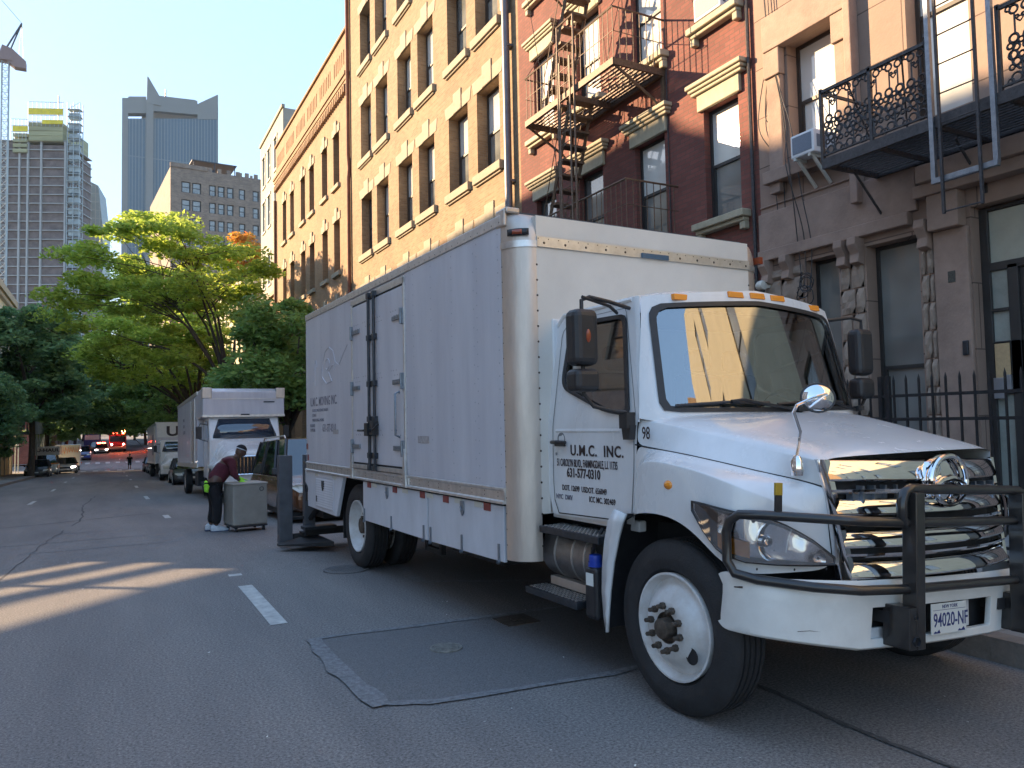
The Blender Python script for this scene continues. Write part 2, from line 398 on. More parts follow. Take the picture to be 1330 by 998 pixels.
# ================================================================ ground, road, pavements
KR, KL, FR, FL = 5.2, -5.6, 9.3, -8.6       # kerbs and frontages, right and left
ys = sorted(set([-120,-60,-30,-10,0,5]+list(range(9, 300, 3))+[320,400,500,700,900]))
def strip(name, xs, ys, mat_, dz=0, kind=True):
    mb = MB(); mb.grid([[(x, y, gz(y)+dz) for x in xs] for y in ys])
    o = part(name, mb, mat_, smooth='all')
    if kind: struct(o)
    return o
mb = MB(); gy = [-1500,-300]+ys[1:]+[1500, 3500]
mb.grid([[(x, y, (gz(y) if y < 900 else 6)-.06) for x in (-3000,-600,-60,-12,0,12,60,600,3000)] for y in gy])
struct(part('ground', mb, MAT['earth'], smooth='all'))
strip('road', (KL,-2.5,1.25,KR), ys, MAT['asphalt'])
strip('cross_street', (-60, KL), [93,96,99,102,105,108,111], MAT['asphalt'], 0.0)
strip('cross_street', (KR, 60), [93,96,99,102,105,108,111], MAT['asphalt'], 0.0)
def pavement(name, x0, x1, kx, y0, y1):
    yy = [y for y in ys if y0 < y < y1]; yy = [y0]+yy+[y1]
    mb = MB(); mb.grid([[(x0,y,gz(y)+.15),(x1,y,gz(y)+.15)] for y in yy])
    o = part(name, mb, MAT['sidewalk']); struct(o)
    s = .18 if x0 >= 0 else -.18
    mb = MB(); mb.grid([[(kx,y,gz(y)-.05),(kx+s*.1,y,gz(y)+.155),(kx+s,y,gz(y)+.155),(kx+s,y,gz(y)+.0)] for y in yy])
    k = part('kerb', mb, MAT['kerb']); struct(k)
    mb = MB()                                   # flag joints
    yj = y0+.5
    while yj < min(y1, 60):
        mb.box(min(x0,x1)+.05, max(x0,x1)-.05, yj, yj+.012, gz(yj)+.150, gz(yj)+.1535); yj += 1.5
    for k_ in range(1, 3):
        xj = x0+(x1-x0)*k_/3
        mb.grid([[(xj,y,gz(y)+.1535),(xj+.012,y,gz(y)+.1535)] for y in yy if y < 60] or [[(xj,y0,0),(xj,y0,0)]]*2)
    struct(part('pavement_joints', mb, MAT['crack']))
pavement('pavement', KR+.18, FR+.1, KR, -120, 93); pavement('pavement', KR+.18, 60, KR, 111, 400)
pavement('pavement', KL-.18, FL-.1, KL, -120, 93); pavement('pavement', KL-.18, -60, KL, 111, 400)

# painted lane dashes, crossings, patches and cracks: sheets a few mm above the road
def sheet(name, pts, mat_, dz=.004, label=None):
    mb = MB(); mb.add([(x,y,gz(y)+dz) for x,y in pts], [tuple(range(len(pts)))]); o = part(name, mb, mat_); struct(o); return o
mb = MB()
def dashm(mb, x0, x1, y0, y1, dz=.004):
    k = max(1, int((y1-y0)/1.2)); mb.grid([[(x0,y0+(y1-y0)*i/k,gz(y0+(y1-y0)*i/k)+dz),(x1,y0+(y1-y0)*i/k,gz(y0+(y1-y0)*i/k)+dz)] for i in range(k+1)])
for i in range(-3, 8):
    y = 6.67+12.2*i
    if y < 90: dashm(mb, 1.20, 1.34, y, y+2.6)
for i in range(0, 6):
    y = 19.9+12.2*i; dashm(mb, -2.58, -2.44, y, y+2.6)
for i in range(0, 4): dashm(mb, 1.20, 1.34, 116+12.2*i, 119+12.2*i)
struct(part('lane_markings', mb, MAT['line_paint']))
mb = MB()
for k in range(9): dashm(mb, KL+.6+k*1.15, KL+1.1+k*1.15, 91.2, 94.2); dashm(mb, KL+.6+k*1.15, KL+1.1+k*1.15, 110, 113)
dashm(mb, KL+.3, 1.2, 88.3, 88.8)
struct(part('crosswalk', mb, MAT['line_paint']))
mb = MB()                                       # ghosts of scrubbed-off markings across the lanes
for (xa,xb,y,s) in [(-.9,.1,17.4,.12),(-2.2,.6,15.2,.10),(-1.2,1.0,13.6,.10),(-5,-2.7,24,.3),(-5,-2.2,27,.3)]:
    mb.add([(xa,y,gz(y)+.004),(xb,y+s,gz(y+s)+.004),(xb,y+s+.09,gz(y+s+.09)+.004),(xa,y+.09,gz(y+.09)+.004)],[(0,1,2,3)])
struct(part('worn_marking', mb, MAT['line_worn']))
rnd = random.Random(4)
def wob(pts, n=8, a=.02):
    out = []
    for i in range(len(pts)-1):
        for k in range(n):
            t = k/n; out.append((pts[i][0]*(1-t)+pts[i+1][0]*t+rnd.uniform(-a,a), pts[i][1]*(1-t)+pts[i+1][1]*t+rnd.uniform(-a,a)))
    out.append(pts[-1]); return out
def ribbon(mb, pts, wds, dz):
    rows = []
    for i,(x,y) in enumerate(pts):
        a = Vector(pts[max(i-1,0)]); c = Vector(pts[min(i+1,len(pts)-1)]); d = (c-a).normalized(); n = Vector((-d.y,d.x)); wd = wds*(.7+.6*rnd.random())
        rows.append([(x-n.x*wd/2,y-n.y*wd/2,gz(y)+dz),(x+n.x*wd/2,y+n.y*wd/2,gz(y)+dz)])
    mb.grid(rows)
rnd = random.Random(41)
o_ = [(1.40,6.05),(2.75,5.95),(4.1,5.85),(4.1,4.3),(2.9,4.18),(1.75,4.30),(1.42,4.45),(1.40,6.05)]
sheet('asphalt_patch', wob(o_[:-1]+[o_[0]], 8, .02)[:-1], MAT['patch'], .004)
mb = MB(); ribbon(mb, wob(o_[:-1]+[o_[0]], 5, .008), .07, .009); ribbon(mb, wob([(1.40,6.05),(1.37,5.2),(1.42,4.40)],5,.01), .12, .012)
struct(part('sealed_seam', mb, MAT['sealant']))
mb = MB(); ribbon(mb, wob([(3.50,1.9),(3.488,2.3),(3.478,2.55),(3.48,2.8),(3.50,3.07),(3.54,3.4),(3.55,4.2)],6,.006),.035,.007)
ribbon(mb, wob([(-.9,17),(-.6,22),(-.75,29),(-.5,36)],12,.04),.04,.006); ribbon(mb, wob([(-4.5,19.5),(-1.5,21),(1.0,22.5)],10,.05),.05,.006)
ribbon(mb, wob([(-1.4,5),(-1.2,9),(-1.0,14),(-.9,17)],14,.03),.015,.006)
struct(part('crack_seams', mb, MAT['crack']))
mb = MB(); ribbon(mb, wob([(2.9,7.6),(3.1,9.4),(4.2,9.9)],10,.02),.10,.006); ribbon(mb, wob([(2.95,7.6),(4.1,6.9),(4.8,6.8)],10,.02),.10,.006)
struct(part('sealed_seam', mb, MAT['sealant']))
def manhole(name, x, y, r, mt, label):
    mb = MB(); mb.lathe([(0,r),(.012,r),(.012,r*.86),(.006,r*.84),(.006,r*.8),(.012,r*.78),(.012,.001)], (x,y,gz(y)+.002), 'z', 28)
    for k in range(-3,4):
        L = math.sqrt(max(0,(r*.7)**2-(k*r*.2)**2)); mb.box(x-L,x+L,y+k*r*.2-.008,y+k*r*.2+.008,gz(y)+.012,gz(y)+.018)
    return tag(part(name, mb, mt, bevel=0), label, 'utility cover')
manhole('manhole_cover', 2.42, 8.75, .26, MAT['patch'], 'round iron manhole cover in the road beside the rear wheel of the near moving truck')
manhole('manhole_cover', 2.20, 5.28, .12, MAT['patch_stone'], 'small round pale gas valve cover in the middle of the dark asphalt patch')
mb = MB(); mb.box(2.86,3.16,5.55,5.85,.004,.012); mb.box(2.97,3.05,5.66,5.74,.012,.018)
tag(part('valve_box', mb, MAT['rust_metal'], bevel=.003), 'small square iron valve box lid in the dark asphalt patch next to the truck', 'utility cover')
mb = MB(); rnd = random.Random(9)
for k in range(60):
    x = rnd.uniform(-2.5,5.0); y = rnd.uniform(2.2,12); s = rnd.uniform(.008,.022); a = rnd.uniform(0,3)
    mb.add([(x,y,gz(y)+.006),(x+s*math.cos(a),y+s*math.sin(a),gz(y)+.006),(x+s*math.cos(a)-.4*s*math.sin(a),y+s*math.sin(a)+.4*s*math.cos(a),gz(y)+.009),(x-.4*s*math.sin(a),y+.4*s*math.cos(a),gz(y)+.006)],[(0,1,2,3)])
o = part('litter_specks', mb, MAT['paper']); o['kind'] = 'stuff'
# ================================================================ buildings
# facade frame: local x runs along the wall to the viewer's right, local -y is outward, z up
def wall_mesh(mb, w, z0, z1, holes, depth=.28, D=8, ext=True):
    xs = sorted(set([0,w]+[h[0] for h in holes]+[h[0]+h[2] for h in holes])); zs = sorted(set([z0,z1]+[h[1] for h in holes]+[h[1]+h[3] for h in holes]))
    def inh(x,z): return any(h[0]-1e-6 < x < h[0]+h[2]+1e-6 and h[1]-1e-6 < z < h[1]+h[3]+1e-6 for h in holes)
    for i in range(len(xs)-1):
        zrun = None
        for k in range(len(zs)-1):
            if not inh((xs[i]+xs[i+1])/2,(zs[k]+zs[k+1])/2):
                if zrun is None: zrun = zs[k]
                if k == len(zs)-2: mb.quad((xs[i],0,zrun),(xs[i+1],0,zrun),(xs[i+1],0,zs[k+1]),(xs[i],0,zs[k+1]))
            elif zrun is not None:
                mb.quad((xs[i],0,zrun),(xs[i+1],0,zrun),(xs[i+1],0,zs[k]),(xs[i],0,zs[k])); zrun = None
    for x,z,ww,hh in holes:
        d = depth
        mb.quad((x,0,z),(x,d,z),(x,d,z+hh),(x,0,z+hh)); mb.quad((x+ww,0,z),(x+ww,0,z+hh),(x+ww,d,z+hh),(x+ww,d,z))
        mb.quad((x,0,z+hh),(x,d,z+hh),(x+ww,d,z+hh),(x+ww,0,z+hh)); mb.quad((x,0,z),(x+ww,0,z),(x+ww,d,z),(x,d,z))
    if ext:
        mb.quad((0,0,z0),(0,0,z1),(0,D,z1),(0,D,z0)); mb.quad((w,0,z0),(w,D,z0),(w,D,z1),(w,0,z1)); mb.quad((0,D,z0),(0,D,z1),(w,D,z1),(w,D,z0))
        mb.quad((0,0,z1-.001),(w,0,z1-.001),(w,D,z1-.001),(0,D,z1-.001))
_wc = {}
def window(parent, x, z, w, h, depth, frame='frame_dark', pm='pane_mid', style='sash', fw=.05, lower=None):
    """one window: frame and sashes (part), glass (sub-part)"""
    key = (round(w,3), round(h,3), frame, style, fw)
    if key not in _wc:
        mb = MB(); y0, y1 = 0, .07
        mb.box(0,fw,y0,y1,0,h); mb.box(w-fw,w,y0,y1,0,h); mb.box(fw,w-fw,y0,y1,h-fw,h); mb.box(fw,w-fw,y0,y1,0,fw)
        if style == 'sash':
            m_ = h*.5; mb.box(fw,w-fw,y0+.01,y1-.01,m_-fw*.5,m_+fw*.5)
            for a,b_,yy in ((fw,m_,.02),(m_,h-fw,.045)):
                mb.box(fw,fw*1.7,yy,yy+.03,a,b_); mb.box(w-fw*1.7,w-fw,yy,yy+.03,a,b_)
        elif style == 'mullion':
            mb.box(w/2-fw/2,w/2+fw/2,y0+.01,y1-.01,fw,h-fw); mb.box(fw,w-fw,y0+.01,y1-.01,h*.62,h*.62+fw)
        _wc[key] = mb.mesh('window')
    fr = link('window', _wc[key], parent)
    if not fr.data.materials: fr.data.materials.append(MAT[frame])
    fr.location = (x, depth-.09, z)
    def pn(a, b_, mm, yy):
        k2 = ('p', round(w,3), round(a,3), round(b_,3), mm, fw)
        if k2 not in _wc:
            mb = MB(); mb.box(fw*.9, w-fw*.9, yy, yy+.006, a, b_); _wc[k2] = mb.mesh('pane', MAT[mm])
        return link('pane', _wc[k2], fr)
    if lower: pn(fw, h*.5, lower, .045); pn(h*.5, h-fw, pm, .03)
    else: pn(fw*.9, h-fw*.9, pm, .05)
    return fr
def boxpart(name, key, parent, boxes, mt, loc, bevel=.008, prisms=()):
    k2 = ('b',)+key
    if k2 not in _wc:
        mb = MB()
        for b_ in boxes: mb.box(*b_)
        for pr in prisms: mb.prism(*pr)
        _wc[k2] = mb.mesh(name, MAT[mt])
    o = link(name, _wc[k2], parent); o.location = loc
    if bevel:
        m_ = o.modifiers.new('b','BEVEL'); m_.width = bevel; m_.segments = 1; m_.limit_method = 'ANGLE'
    return o
def building(name, label, cat, X, Y, z0, rot, group=None): return thing(name, label, cat, (X, Y, z0), R(rot), group)
def rb(name, label, X, yfar, group=None): return building(name, label, 'building', X, yfar, 0, -90, group)   # right side: local x = yfar - Y

# ---------------------------------------------------------------- yellow brick loft building (Y 16.85 - 32.4)
YF = 32.45
b = rb('brick_loft_building', 'tall yellow brick building with deep set windows and keyed stone lintels', FR, YF, 'brick buildings along the right side')
cols = [30.74,28.68,26.12,24.06,21.45,19.40]          # far edge of each window (Y)
ww, wh = 1.42, 2.42; holes = []
rows = [(.75,2.55),(4.72,2.42),(8.71,2.42),(12.70,2.42),(16.69,2.42),(20.68,2.42)]
for (z,h) in rows:
    for c in cols: holes.append((YF-c, z, ww, h))
mb = MB(); wall_mesh(mb, YF-16.85, -1.2, 25, holes, .42, 12)
part('wall', mb, MAT['yellow_brick'], b)
rnd = random.Random(2)
for ri,(z,h) in enumerate(rows):
    for c in cols:
        x = YF-c; window(b, x, z, ww, h, .42, 'frame_brown', rnd.choice(['pane_pale','pane_pale','pane_mid']), lower=rnd.choice(['pane_pale','pane_mid','pane_mid']), fw=.07)
        if ri: boxpart('sill', ('ysill',), b, [(-.16,ww+.16,-.12,.10,-.24,0),(-.10,ww+.10,-.06,.06,-.30,-.24)], 'limestone', (x,0,z))
        L = []
        for k in range(3):
            a0 = -.20+k*(ww+.4)/3; a1 = -.20+(k+1)*(ww+.4)/3
            L.append(([(a0+(.012 if k else 0)-(.0 if k==1 else 0),0),(a1-.012,0),(a1-.012+(.10 if k==2 else 0),.40 if k!=1 else .62),(a0+.012-(.10 if k==0 else 0),.40 if k!=1 else .62)],'y',-.015 if k!=1 else -.035,.05))
        boxpart('lintel', ('ylint',), b, [], 'limestone', (x,0,z+h), prisms=L)
mb = MB(); mb.tube([(YF-17.25,-.16,25),(YF-17.25,-.16,-.1)],.10,12); mb.box(YF-17.45,YF-17.28,-.2,0,12.55,13.0); mb.tube([(YF-17.5,-.12,25),(YF-17.5,-.12,12.8)],.06,8)
mb.lathe([(0,.13),(.18,.13),(.18,.1)],(YF-17.25,-.16,12.95),'z',12)
for z in (4,7.9,11.5): mb.box(YF-17.37,YF-17.13,-.17,0,z,z+.06)
part('drainpipe', mb, mat('pipe_grey',(.16,.155,.17),.45,.3,var=.2), b, smooth=True)
mb = MB(); mb.tube([(.12,-.1,25),(.12,-.1,13.5),(.12,-.06,12.9),(.12,-.1,12.5),(.12,-.1,-1)],.085,10); part('downpipe', mb, mat('pipe_rust',(.20,.065,.03),.7,var=.3), b, smooth=True)
mb = MB(); mb.box(0,YF-16.85,-.18,0,24.6,25.05); part('cornice', mb, MAT['limestone'], b, bevel=.02)

# ---------------------------------------------------------------- orange brick building (Y 32.5 - 49.2)
YF = 49.2; b = rb('brick_warehouse', 'lower orange brick building with corbelled cornice and a slotted parapet, beyond the yellow brick one', FR, YF, 'brick buildings along the right side')
holes = []
ocol = [47.1,44.95,42.15,40.1,37.4,35.2]; ow = 1.05
# rows measured from the photograph: heads 9.2+.. etc
orow = [(.7,2.4),(4.75,2.4),(8.76,2.41),(12.84,2.43)]
for z,h in orow:
    for c in ocol: holes.append((YF-c, z, ow, h))
mb = MB(); wall_mesh(mb, YF-32.5, -2, 16.9, holes, .40, 12); part('wall', mb, MAT['orange_brick'], b)
for z,h in orow:
    for c in ocol:
        x = YF-c; window(b, x, z, ow, h, .40, 'frame_brown', rnd.choice(['pane_dark','pane_mid']), fw=.06)
        boxpart('sill', ('osill',), b, [(-.12,ow+.12,-.12,.10,-.2,0)], 'limestone', (x,0,z))
        L = []
        for k in range(3):
            a0 = -.15+k*(ow+.3)/3; a1 = -.15+(k+1)*(ow+.3)/3
            L.append(([(a0+.012,0),(a1-.012,0),(a1-.012,.36 if k!=1 else .6),(a0+.012,.36 if k!=1 else .6)],'y',-.04 if k!=1 else -.07,.05))
        boxpart('lintel', ('olint',), b, [], 'limestone', (x,0,z+h), prisms=L)
wd = YF-32.5
mb = MB(); ph = []
for gph in range(6):
    for k in range(7): ph.append((.5+gph*2.75+k*.33, 18.0, .13, .72))
m2 = MB(); wall_mesh(m2, wd, 17.4, 19.4, ph, .22, .5); part('parapet', m2, MAT['orange_brick'], b)
mb = MB(); mb.box(0,wd,-.10,-.002,16.9,17.05); mb.box(0,wd,-.2,-.002,17.25,17.4); mb.box(0,wd,-.14,.3,17.05,17.25)
mb.box(0,wd,-.10,.5,19.4,19.52)
k = .1
while k < wd-.2: mb.box(k,k+.14,-.16,-.002,16.55,16.9); k += .3
part('cornice', mb, MAT['orange_brick'], b)
mb = MB(); mb.box(.02,wd,-.02,11.9,16.91,17.2); part('roof', mb, MAT['roof'], b)
mb = MB(); mb.tube([(.15,-.1,16),(.15,-.1,-1.5)],.09,8); part('downpipe', mb, mat('pipe_rust2',(.12,.05,.03),.7,var=.3), b, smooth=True)

# ---------------------------------------------------------------- low brick + setback grey stucco
YF = 62.0; b = rb('low_brick_building', 'two storey brick building, low between the orange brick warehouse and the trees', FR, YF, 'brick buildings along the right side')
holes = [(x, z, .9, 2.6) for x in (1.0,2.6,4.6,6.2,8.4,10.4) for z in (-.2,5.2)]
mb = MB(); wall_mesh(mb, 12.75, -2.5, 10.1, holes, .3, 10); part('wall', mb, MAT['orange_brick'], b)
for x,z,a,h in holes: window(b, x, z, a, h, .3, 'frame_brown', 'pane_dark')
mb = MB(); mb.box(-.05,12.75,-.15,.2,10.1,10.35); part('cornice', mb, MAT['limestone'], b)
YF = 57.6; b = rb('grey_stucco_building', 'grey green stucco building with pale framed windows, set back above the low brick building', FR+.5, YF)
holes = [(x, z, .95, 2.15) for x in (.9,2.9,5.3) for z in (11.6,15.7,19.0)]
mb = MB(); wall_mesh(mb, 8.2, -2, 22.3, holes, .15, 10); part('wall', mb, MAT['stucco_grey'], b)
for x,z,a,h in holes:
    window(b, x, z, a, h, .15, 'frame_pale', 'pane_dark', fw=.08)
    boxpart('window_trim', ('gtr',), b, [(-.15,1.1,-.08,.0,2.15,2.3),(-.12,1.07,-.08,0,-.12,0),(-.12,-.0,-.04,0,0,2.15),(.95,1.07,-.04,0,0,2.15)], 'frame_pale', (x,0,z), .01)
mb = MB(); mb.box(-.1,8.3,-.1,.1,22.3,22.5); part('cornice', mb, MAT['limestone'], b)
mb = MB(); mb.box(.3,1.6,3,4.5,22.3,24.2); mb.tube([(2.2,3,22.3),(2.2,3,25)],.05,6); mb.tube([(3.2,3,22.3),(3.2,3,24.4)],.12,8); part('chimney', mb, MAT['concrete'], b)

# ---------------------------------------------------------------- red brick tenement (Y 8.85 - 16.85)
YF = 16.85; RED = b = rb('red_brick_tenement', 'red painted brick tenement with yellowish hooded windows, behind the truck roof', FR, YF, 'brick buildings along the right side')
rc = [(16.08,.92),(14.15,.92),(12.10,.92),(10.10,.84)]
rr = [(1.3,2.1),(5.08,2.02),(8.62,2.02),(12.15,2.02)]
holes = [(YF-c, z, a, h) for c,a in rc for z,h in rr]
mb = MB(); wall_mesh(mb, YF-8.85, -.2, 16.5, holes, .22, 12); part('wall', mb, MAT['red_brick'], b)
for ci,(c,a) in enumerate(rc):
    for ri,(z,h) in enumerate(rr):
        x = YF-c; pm = {(3,1):'pane_pale',(2,1):'pane_pale',(3,2):'pane_pale',(1,2):'pane_pale',(0,2):'pane_pale',(2,2):'pane_pale'}.get((ci,ri),'pane_mid')
        window(b, x, z, a, h, .22, 'frame_dark', pm, lower='pane_mid' if ri == 1 else pm, fw=.055)
        e = .26
        st = [(-e,-.20,.42,.50),(-e+.03,-.16,.36,.42),(-e+.06,-.12,.30,.36),(-.10,-.07,.0,.30)]
        boxpart('window_hood', ('rh',round(a,2)), b, [(s0,a-s0,y_,-.001,za,zb) for s0,y_,za,zb in st], 'cornice_stone', (x,0,z+h), .012)
        boxpart('sill', ('rs',round(a,2)), b, [(-.2,a+.2,-.20,.1,-.12,0),(-.16,a+.16,-.14,-.001,-.19,-.12),(-.16,-.04,-.12,-.001,-.32,-.19),(a+.04,a+.16,-.12,-.001,-.32,-.19)], 'cornice_stone', (x,0,z), .012)
mb = MB(); mb.tube([(YF-8.95,-.05,16),(YF-8.95,-.05,.2)],.03,6); mb.tube([(YF-11.05,-.02,14),(YF-11.05,-.02,5)],.012,5); part('cable', mb, MAT['iron'], b)

# window air conditioner of the top right window
def aircon(loc, label, rotz, w=.62, h=.40, d=.45, braces=True):
    t = thing('air_conditioner', label, 'air conditioner', loc, rotz)
    mb = MB(); mb.box(-w/2,w/2,-d,.1,0,h); part('housing', mb, mat('ac_white',(.72,.74,.76),.5,var=.06), t, bevel=.02)
    mb = MB(); mb.box(-w/2+.04,w/2-.04,-d-.006,-d+.01,.05,h-.04)
    for s in (-1,1): mb.box(s*(w/2)-.006,s*(w/2)+.006,-d+.06,-d*.4,.08,h-.08)
    part('grille', mb, mat('ac_grille',(.16,.19,.24),.6,var=.1,scale=50), t)
    if braces:
        for s in (-.14,.12):
            mb = MB(); mb.tube([(s,-d+.05,-.0),(s,-.02,-.38)],.028,6); mb.box(s-.02,s+.02,-d,.05,-.04,0); part('bracket', mb, MAT['frame_pale'], t)
    return t
aircon((FR, 9.72, 8.64), 'white window air conditioner on the stone sill high on the red brick tenement', R(-90), .66,.42,.2, False)

# ---------------------------------------------------------------- brownstone (Y 1.2 - 8.85)
YF = 8.85; ST = b = rb('brownstone_building', 'weathered brownstone with rusticated piers and a recessed black entrance, behind the iron fence', FR, YF)
holes = [(YF-8.21,5.62,.88,1.82),(YF-6.22,5.46,.82,2.9),(YF-3.6,5.5,.88,1.9),(YF-8.0,.6,.58,3.40),(YF-6.97,.6,.78,3.40),(YF-5.50,.15,2.1,4.02),(YF-2.5,.8,1.0,3.0)]
for x in (YF-8.21,YF-6.22,YF-3.6): holes.append((x,9.4,.86,2.1))
mb = MB(); wall_mesh(mb, YF-1.2, -.2, 14.5, holes, .30, 12); part('wall', mb, MAT['brownstone'], b)
H_ = holes
window(b, *H_[0], .30, 'frame_brown', 'pane_pale', lower='pane_pale', fw=.055); window(b, *H_[1], .30, 'frame_brown', 'pane_pale', lower='pane_pale', fw=.055)
window(b, *H_[2], .30, 'frame_brown', 'pane_pale', lower='pane_mid', fw=.055)
for k in (3,4,6): window(b, *H_[k], .30, 'frame_dark', 'pane_mid', lower='pane_mid', fw=.05)
for k in (7,8,9): window(b, *H_[k], .30, 'frame_brown', 'pane_pale', fw=.055)
# hood + pilaster round the first window
def trim(name, boxes, mt='brownstone_plain', bev=.015):
    mb = MB()
    for q in boxes: mb.box(*q)
    return part(name, mb, MAT[mt], b, bevel=bev)
x1, x2 = YF-8.21, YF-7.33
trim('window_surround', [(x1-.34,x1-.06,-.10,-.001,5.5,7.0),(x2+.06,x2+.34,-.10,-.001,5.5,7.0),(x1-.36,x1-.04,-.14,-.001,7.0,7.42),(x2+.04,x2+.36,-.14,-.001,7.0,7.42),(x1-.38,x2+.38,-.13,-.001,7.50,8.0),(x1-.34,x2+.34,-.16,-.001,7.42,7.50)])
trim('window_sill', [(x1-.38,x2+.75,-.22,-.001,5.30,5.5),(x1-.3,x1-.1,-.15,-.001,5.14,5.3)])
trim('pilaster', [(YF-7.05,YF-6.93,-.18,-.001,4.6,9.3)])
trim('string_course', [(0,YF-1.2,-.03,-.001,5.0,5.03),(.0,YF-6.25,-.12,-.001,4.13,4.30),(0,YF-6.15,-.07,-.001,4.30,4.9)])
trim('entrance_lintel', [(YF-6.1,YF-1.4,-.22,-.001,4.40,4.56),(YF-6.0,YF-1.5,-.30,-.001,4.56,4.78),(YF-5.95,YF-5.55,-.18,-.001,3.95,4.40)])
trim('entrance_pier', [(YF-5.96,YF-5.52,-.06,-.001,.15,3.95)])
# console bracket by the entrance
mb = MB(); pts = [(0,0),(-.26,0),(-.28,-.08),(-.22,-.18),(-.12,-.26),(-.08,-.42),(0,-.46)]
mb.prism(pts,'x',YF-6.12,YF-5.98); part('console', mb, MAT['brownstone_plain'], b)
for q in (YF-8.85+.08, YF-8.35, YF-7.35, YF-7.12, YF-6.12):
    mb = MB(); mb.prism([(0,4.13),(-.20,4.13),(-.21,4.03),(-.13,3.9),(-.16,3.78),(0,3.74)],'x',q,q+.14); part('console', mb, MAT['brownstone_plain'], b, bevel=.01)
# rusticated piers of rough blocks
rnd = random.Random(5)
for pi,(xa,xb) in enumerate([(YF-8.83,YF-8.04),(YF-7.40,YF-6.99),(YF-6.17,YF-5.97)]):
    mb = MB(); z = .2; r_ = 0
    while z < 3.95:
        h = min(.36, 3.97-z); cut = xa+(xb-xa)*(.45 if r_ % 2 else .62)
        for (p,q) in ((xa,cut),(cut,xb)):
            if q-p < .05: continue
            n = 4; rowsg = []
            for i in range(n+1):
                row = []
                for j in range(n+1):
                    edge = i in (0,n) or j in (0,n)
                    row.append((p+.012+(q-p-.024)*j/n, -.02 if edge else -.035-rnd.random()*.028, z+.012+(h-.024)*i/n))
                rowsg.append(row)
            mb.grid(rowsg); mb.box(p+.012,q-.012,-.02,0,z+.012,z+h-.012)
        z += h; r_ += 1
    part('rusticated_pier', mb, MAT['rustic'], b)
# entrance: black frame, transom, sidelight, door
xe = YF-5.50
mb = MB()
for q in [(0,.10,0,4.02),(.30,.42,0,3.27),(1.55,1.67,0,3.27),(2.0,2.1,0,4.02),(.10,2.0,3.22,3.32),(.10,2.0,3.96,4.02),(.1,.3,2.72,2.76),(.10,.30,2.16-.3,2.50-.15),(.10,.30,0,.35),(.1,.42,1.72,2.36)]:
    mb.box(xe+q[0],xe+q[1],.16,.24,.15+q[2],.15+q[3] if q[3] < 4 else q[3]+.13)
part('entrance_frame', mb, MAT['frame_dark'], b, bevel=.006)
mb = MB(); mb.box(xe+.10,xe+2.0,.2,.21,3.40,4.1); part('transom_glass', mb, mat('transom',(.42,.43,.36),.06,var=.1,coat=1), b)
mb = MB(); mb.box(xe+.1,xe+.3,.2,.21,2.5,3.4); mb.box(xe+.1,xe+.3,.2,.21,.4,1.9); part('sidelight_glass', mb, mat('sidelight',(.30,.33,.30),.08,var=.2,coat=1), b)
mb = MB(); mb.box(xe+.42,xe+1.55,.2,.26,.2,3.4); d_ = part('door', mb, MAT['frame_dark'], b, bevel=.004)
mb = MB(); mb.box(xe+.52,xe+1.45,.185,.2,1.3,3.2); part('door_pane', mb, MAT['pane_dark'], d_)
mb = MB(); mb.tube([(xe+.47,.16,1.75),(xe+.62,.16,1.75)],.014,8); mb.tube([(xe+.47,.16,1.75),(xe+.47,.2,1.75)],.014,8); part('handle', mb, MAT['galv'], d_)
mb = MB(); mb.box(YF-5.56,YF-1.4,-.5,.3,-.2,.2); part('doorstep', mb, MAT['concrete'], b, bevel=.02)
mb = MB(); mb.box(xe+.12,xe+.29,.145,.155,2.05,2.48); tag_ = part('notice', mb, mat('notice',(.50,.36,.20),.8,var=.1,scale=30), b)
mb = MB(); mb.box(xe+.10,xe+.22,.12,.158,1.92-.1,2.12-.05); mb.box(xe+.235,xe+.30,.12,.158,1.9,2.1); part('intercom', mb, mat('intercom',(.35,.37,.40),.4,.6,var=.1), b, bevel=.004)
mb = MB(); mb.box(YF-5.63,YF-5.56,-.09,-.061,2.36,2.54); part('doorbell', mb, MAT['steel_dark'], b, bevel=.01)
mb = MB(); mb.box(YF-5.78,YF-5.69,-.066,-.061,3.28,3.42); part('vent_plate', mb, mat('vent',(.06,.06,.05),.6,var=.8,scale=60), b)
# security camera on the pier next to the red building
t = thing('security_camera', 'white dome security camera on the wall between the red brick and the brownstone', 'camera', (FR-.02, 8.72, 3.72), R(-90))
mb = MB(); mb.box(-.05,.05,-.12,0,-.02,.03); part('mount', mb, MAT['frame_pale'], t)
mb = MB(); mb.lathe([(-.10,.0),(-.09,.05),(-.05,.075),(0,.08),(.05,.07),(.06,0)],(0,-.16,.02),'x',16); part('housing', mb, MAT['frame_pale'], t, smooth=True)
mb = MB(); mb.lathe([(-.08,.001),(-.06,.04),(-.02,.05)],(0,-.16,-.04),'z',12); part('dome', mb, MAT['pane_dark'], t, smooth=True)
aircon((FR, 7.60, 5.43), 'white air conditioner with pale braces in the brownstone window left of the ornate iron balcony', R(-90), .42,.34,.45)
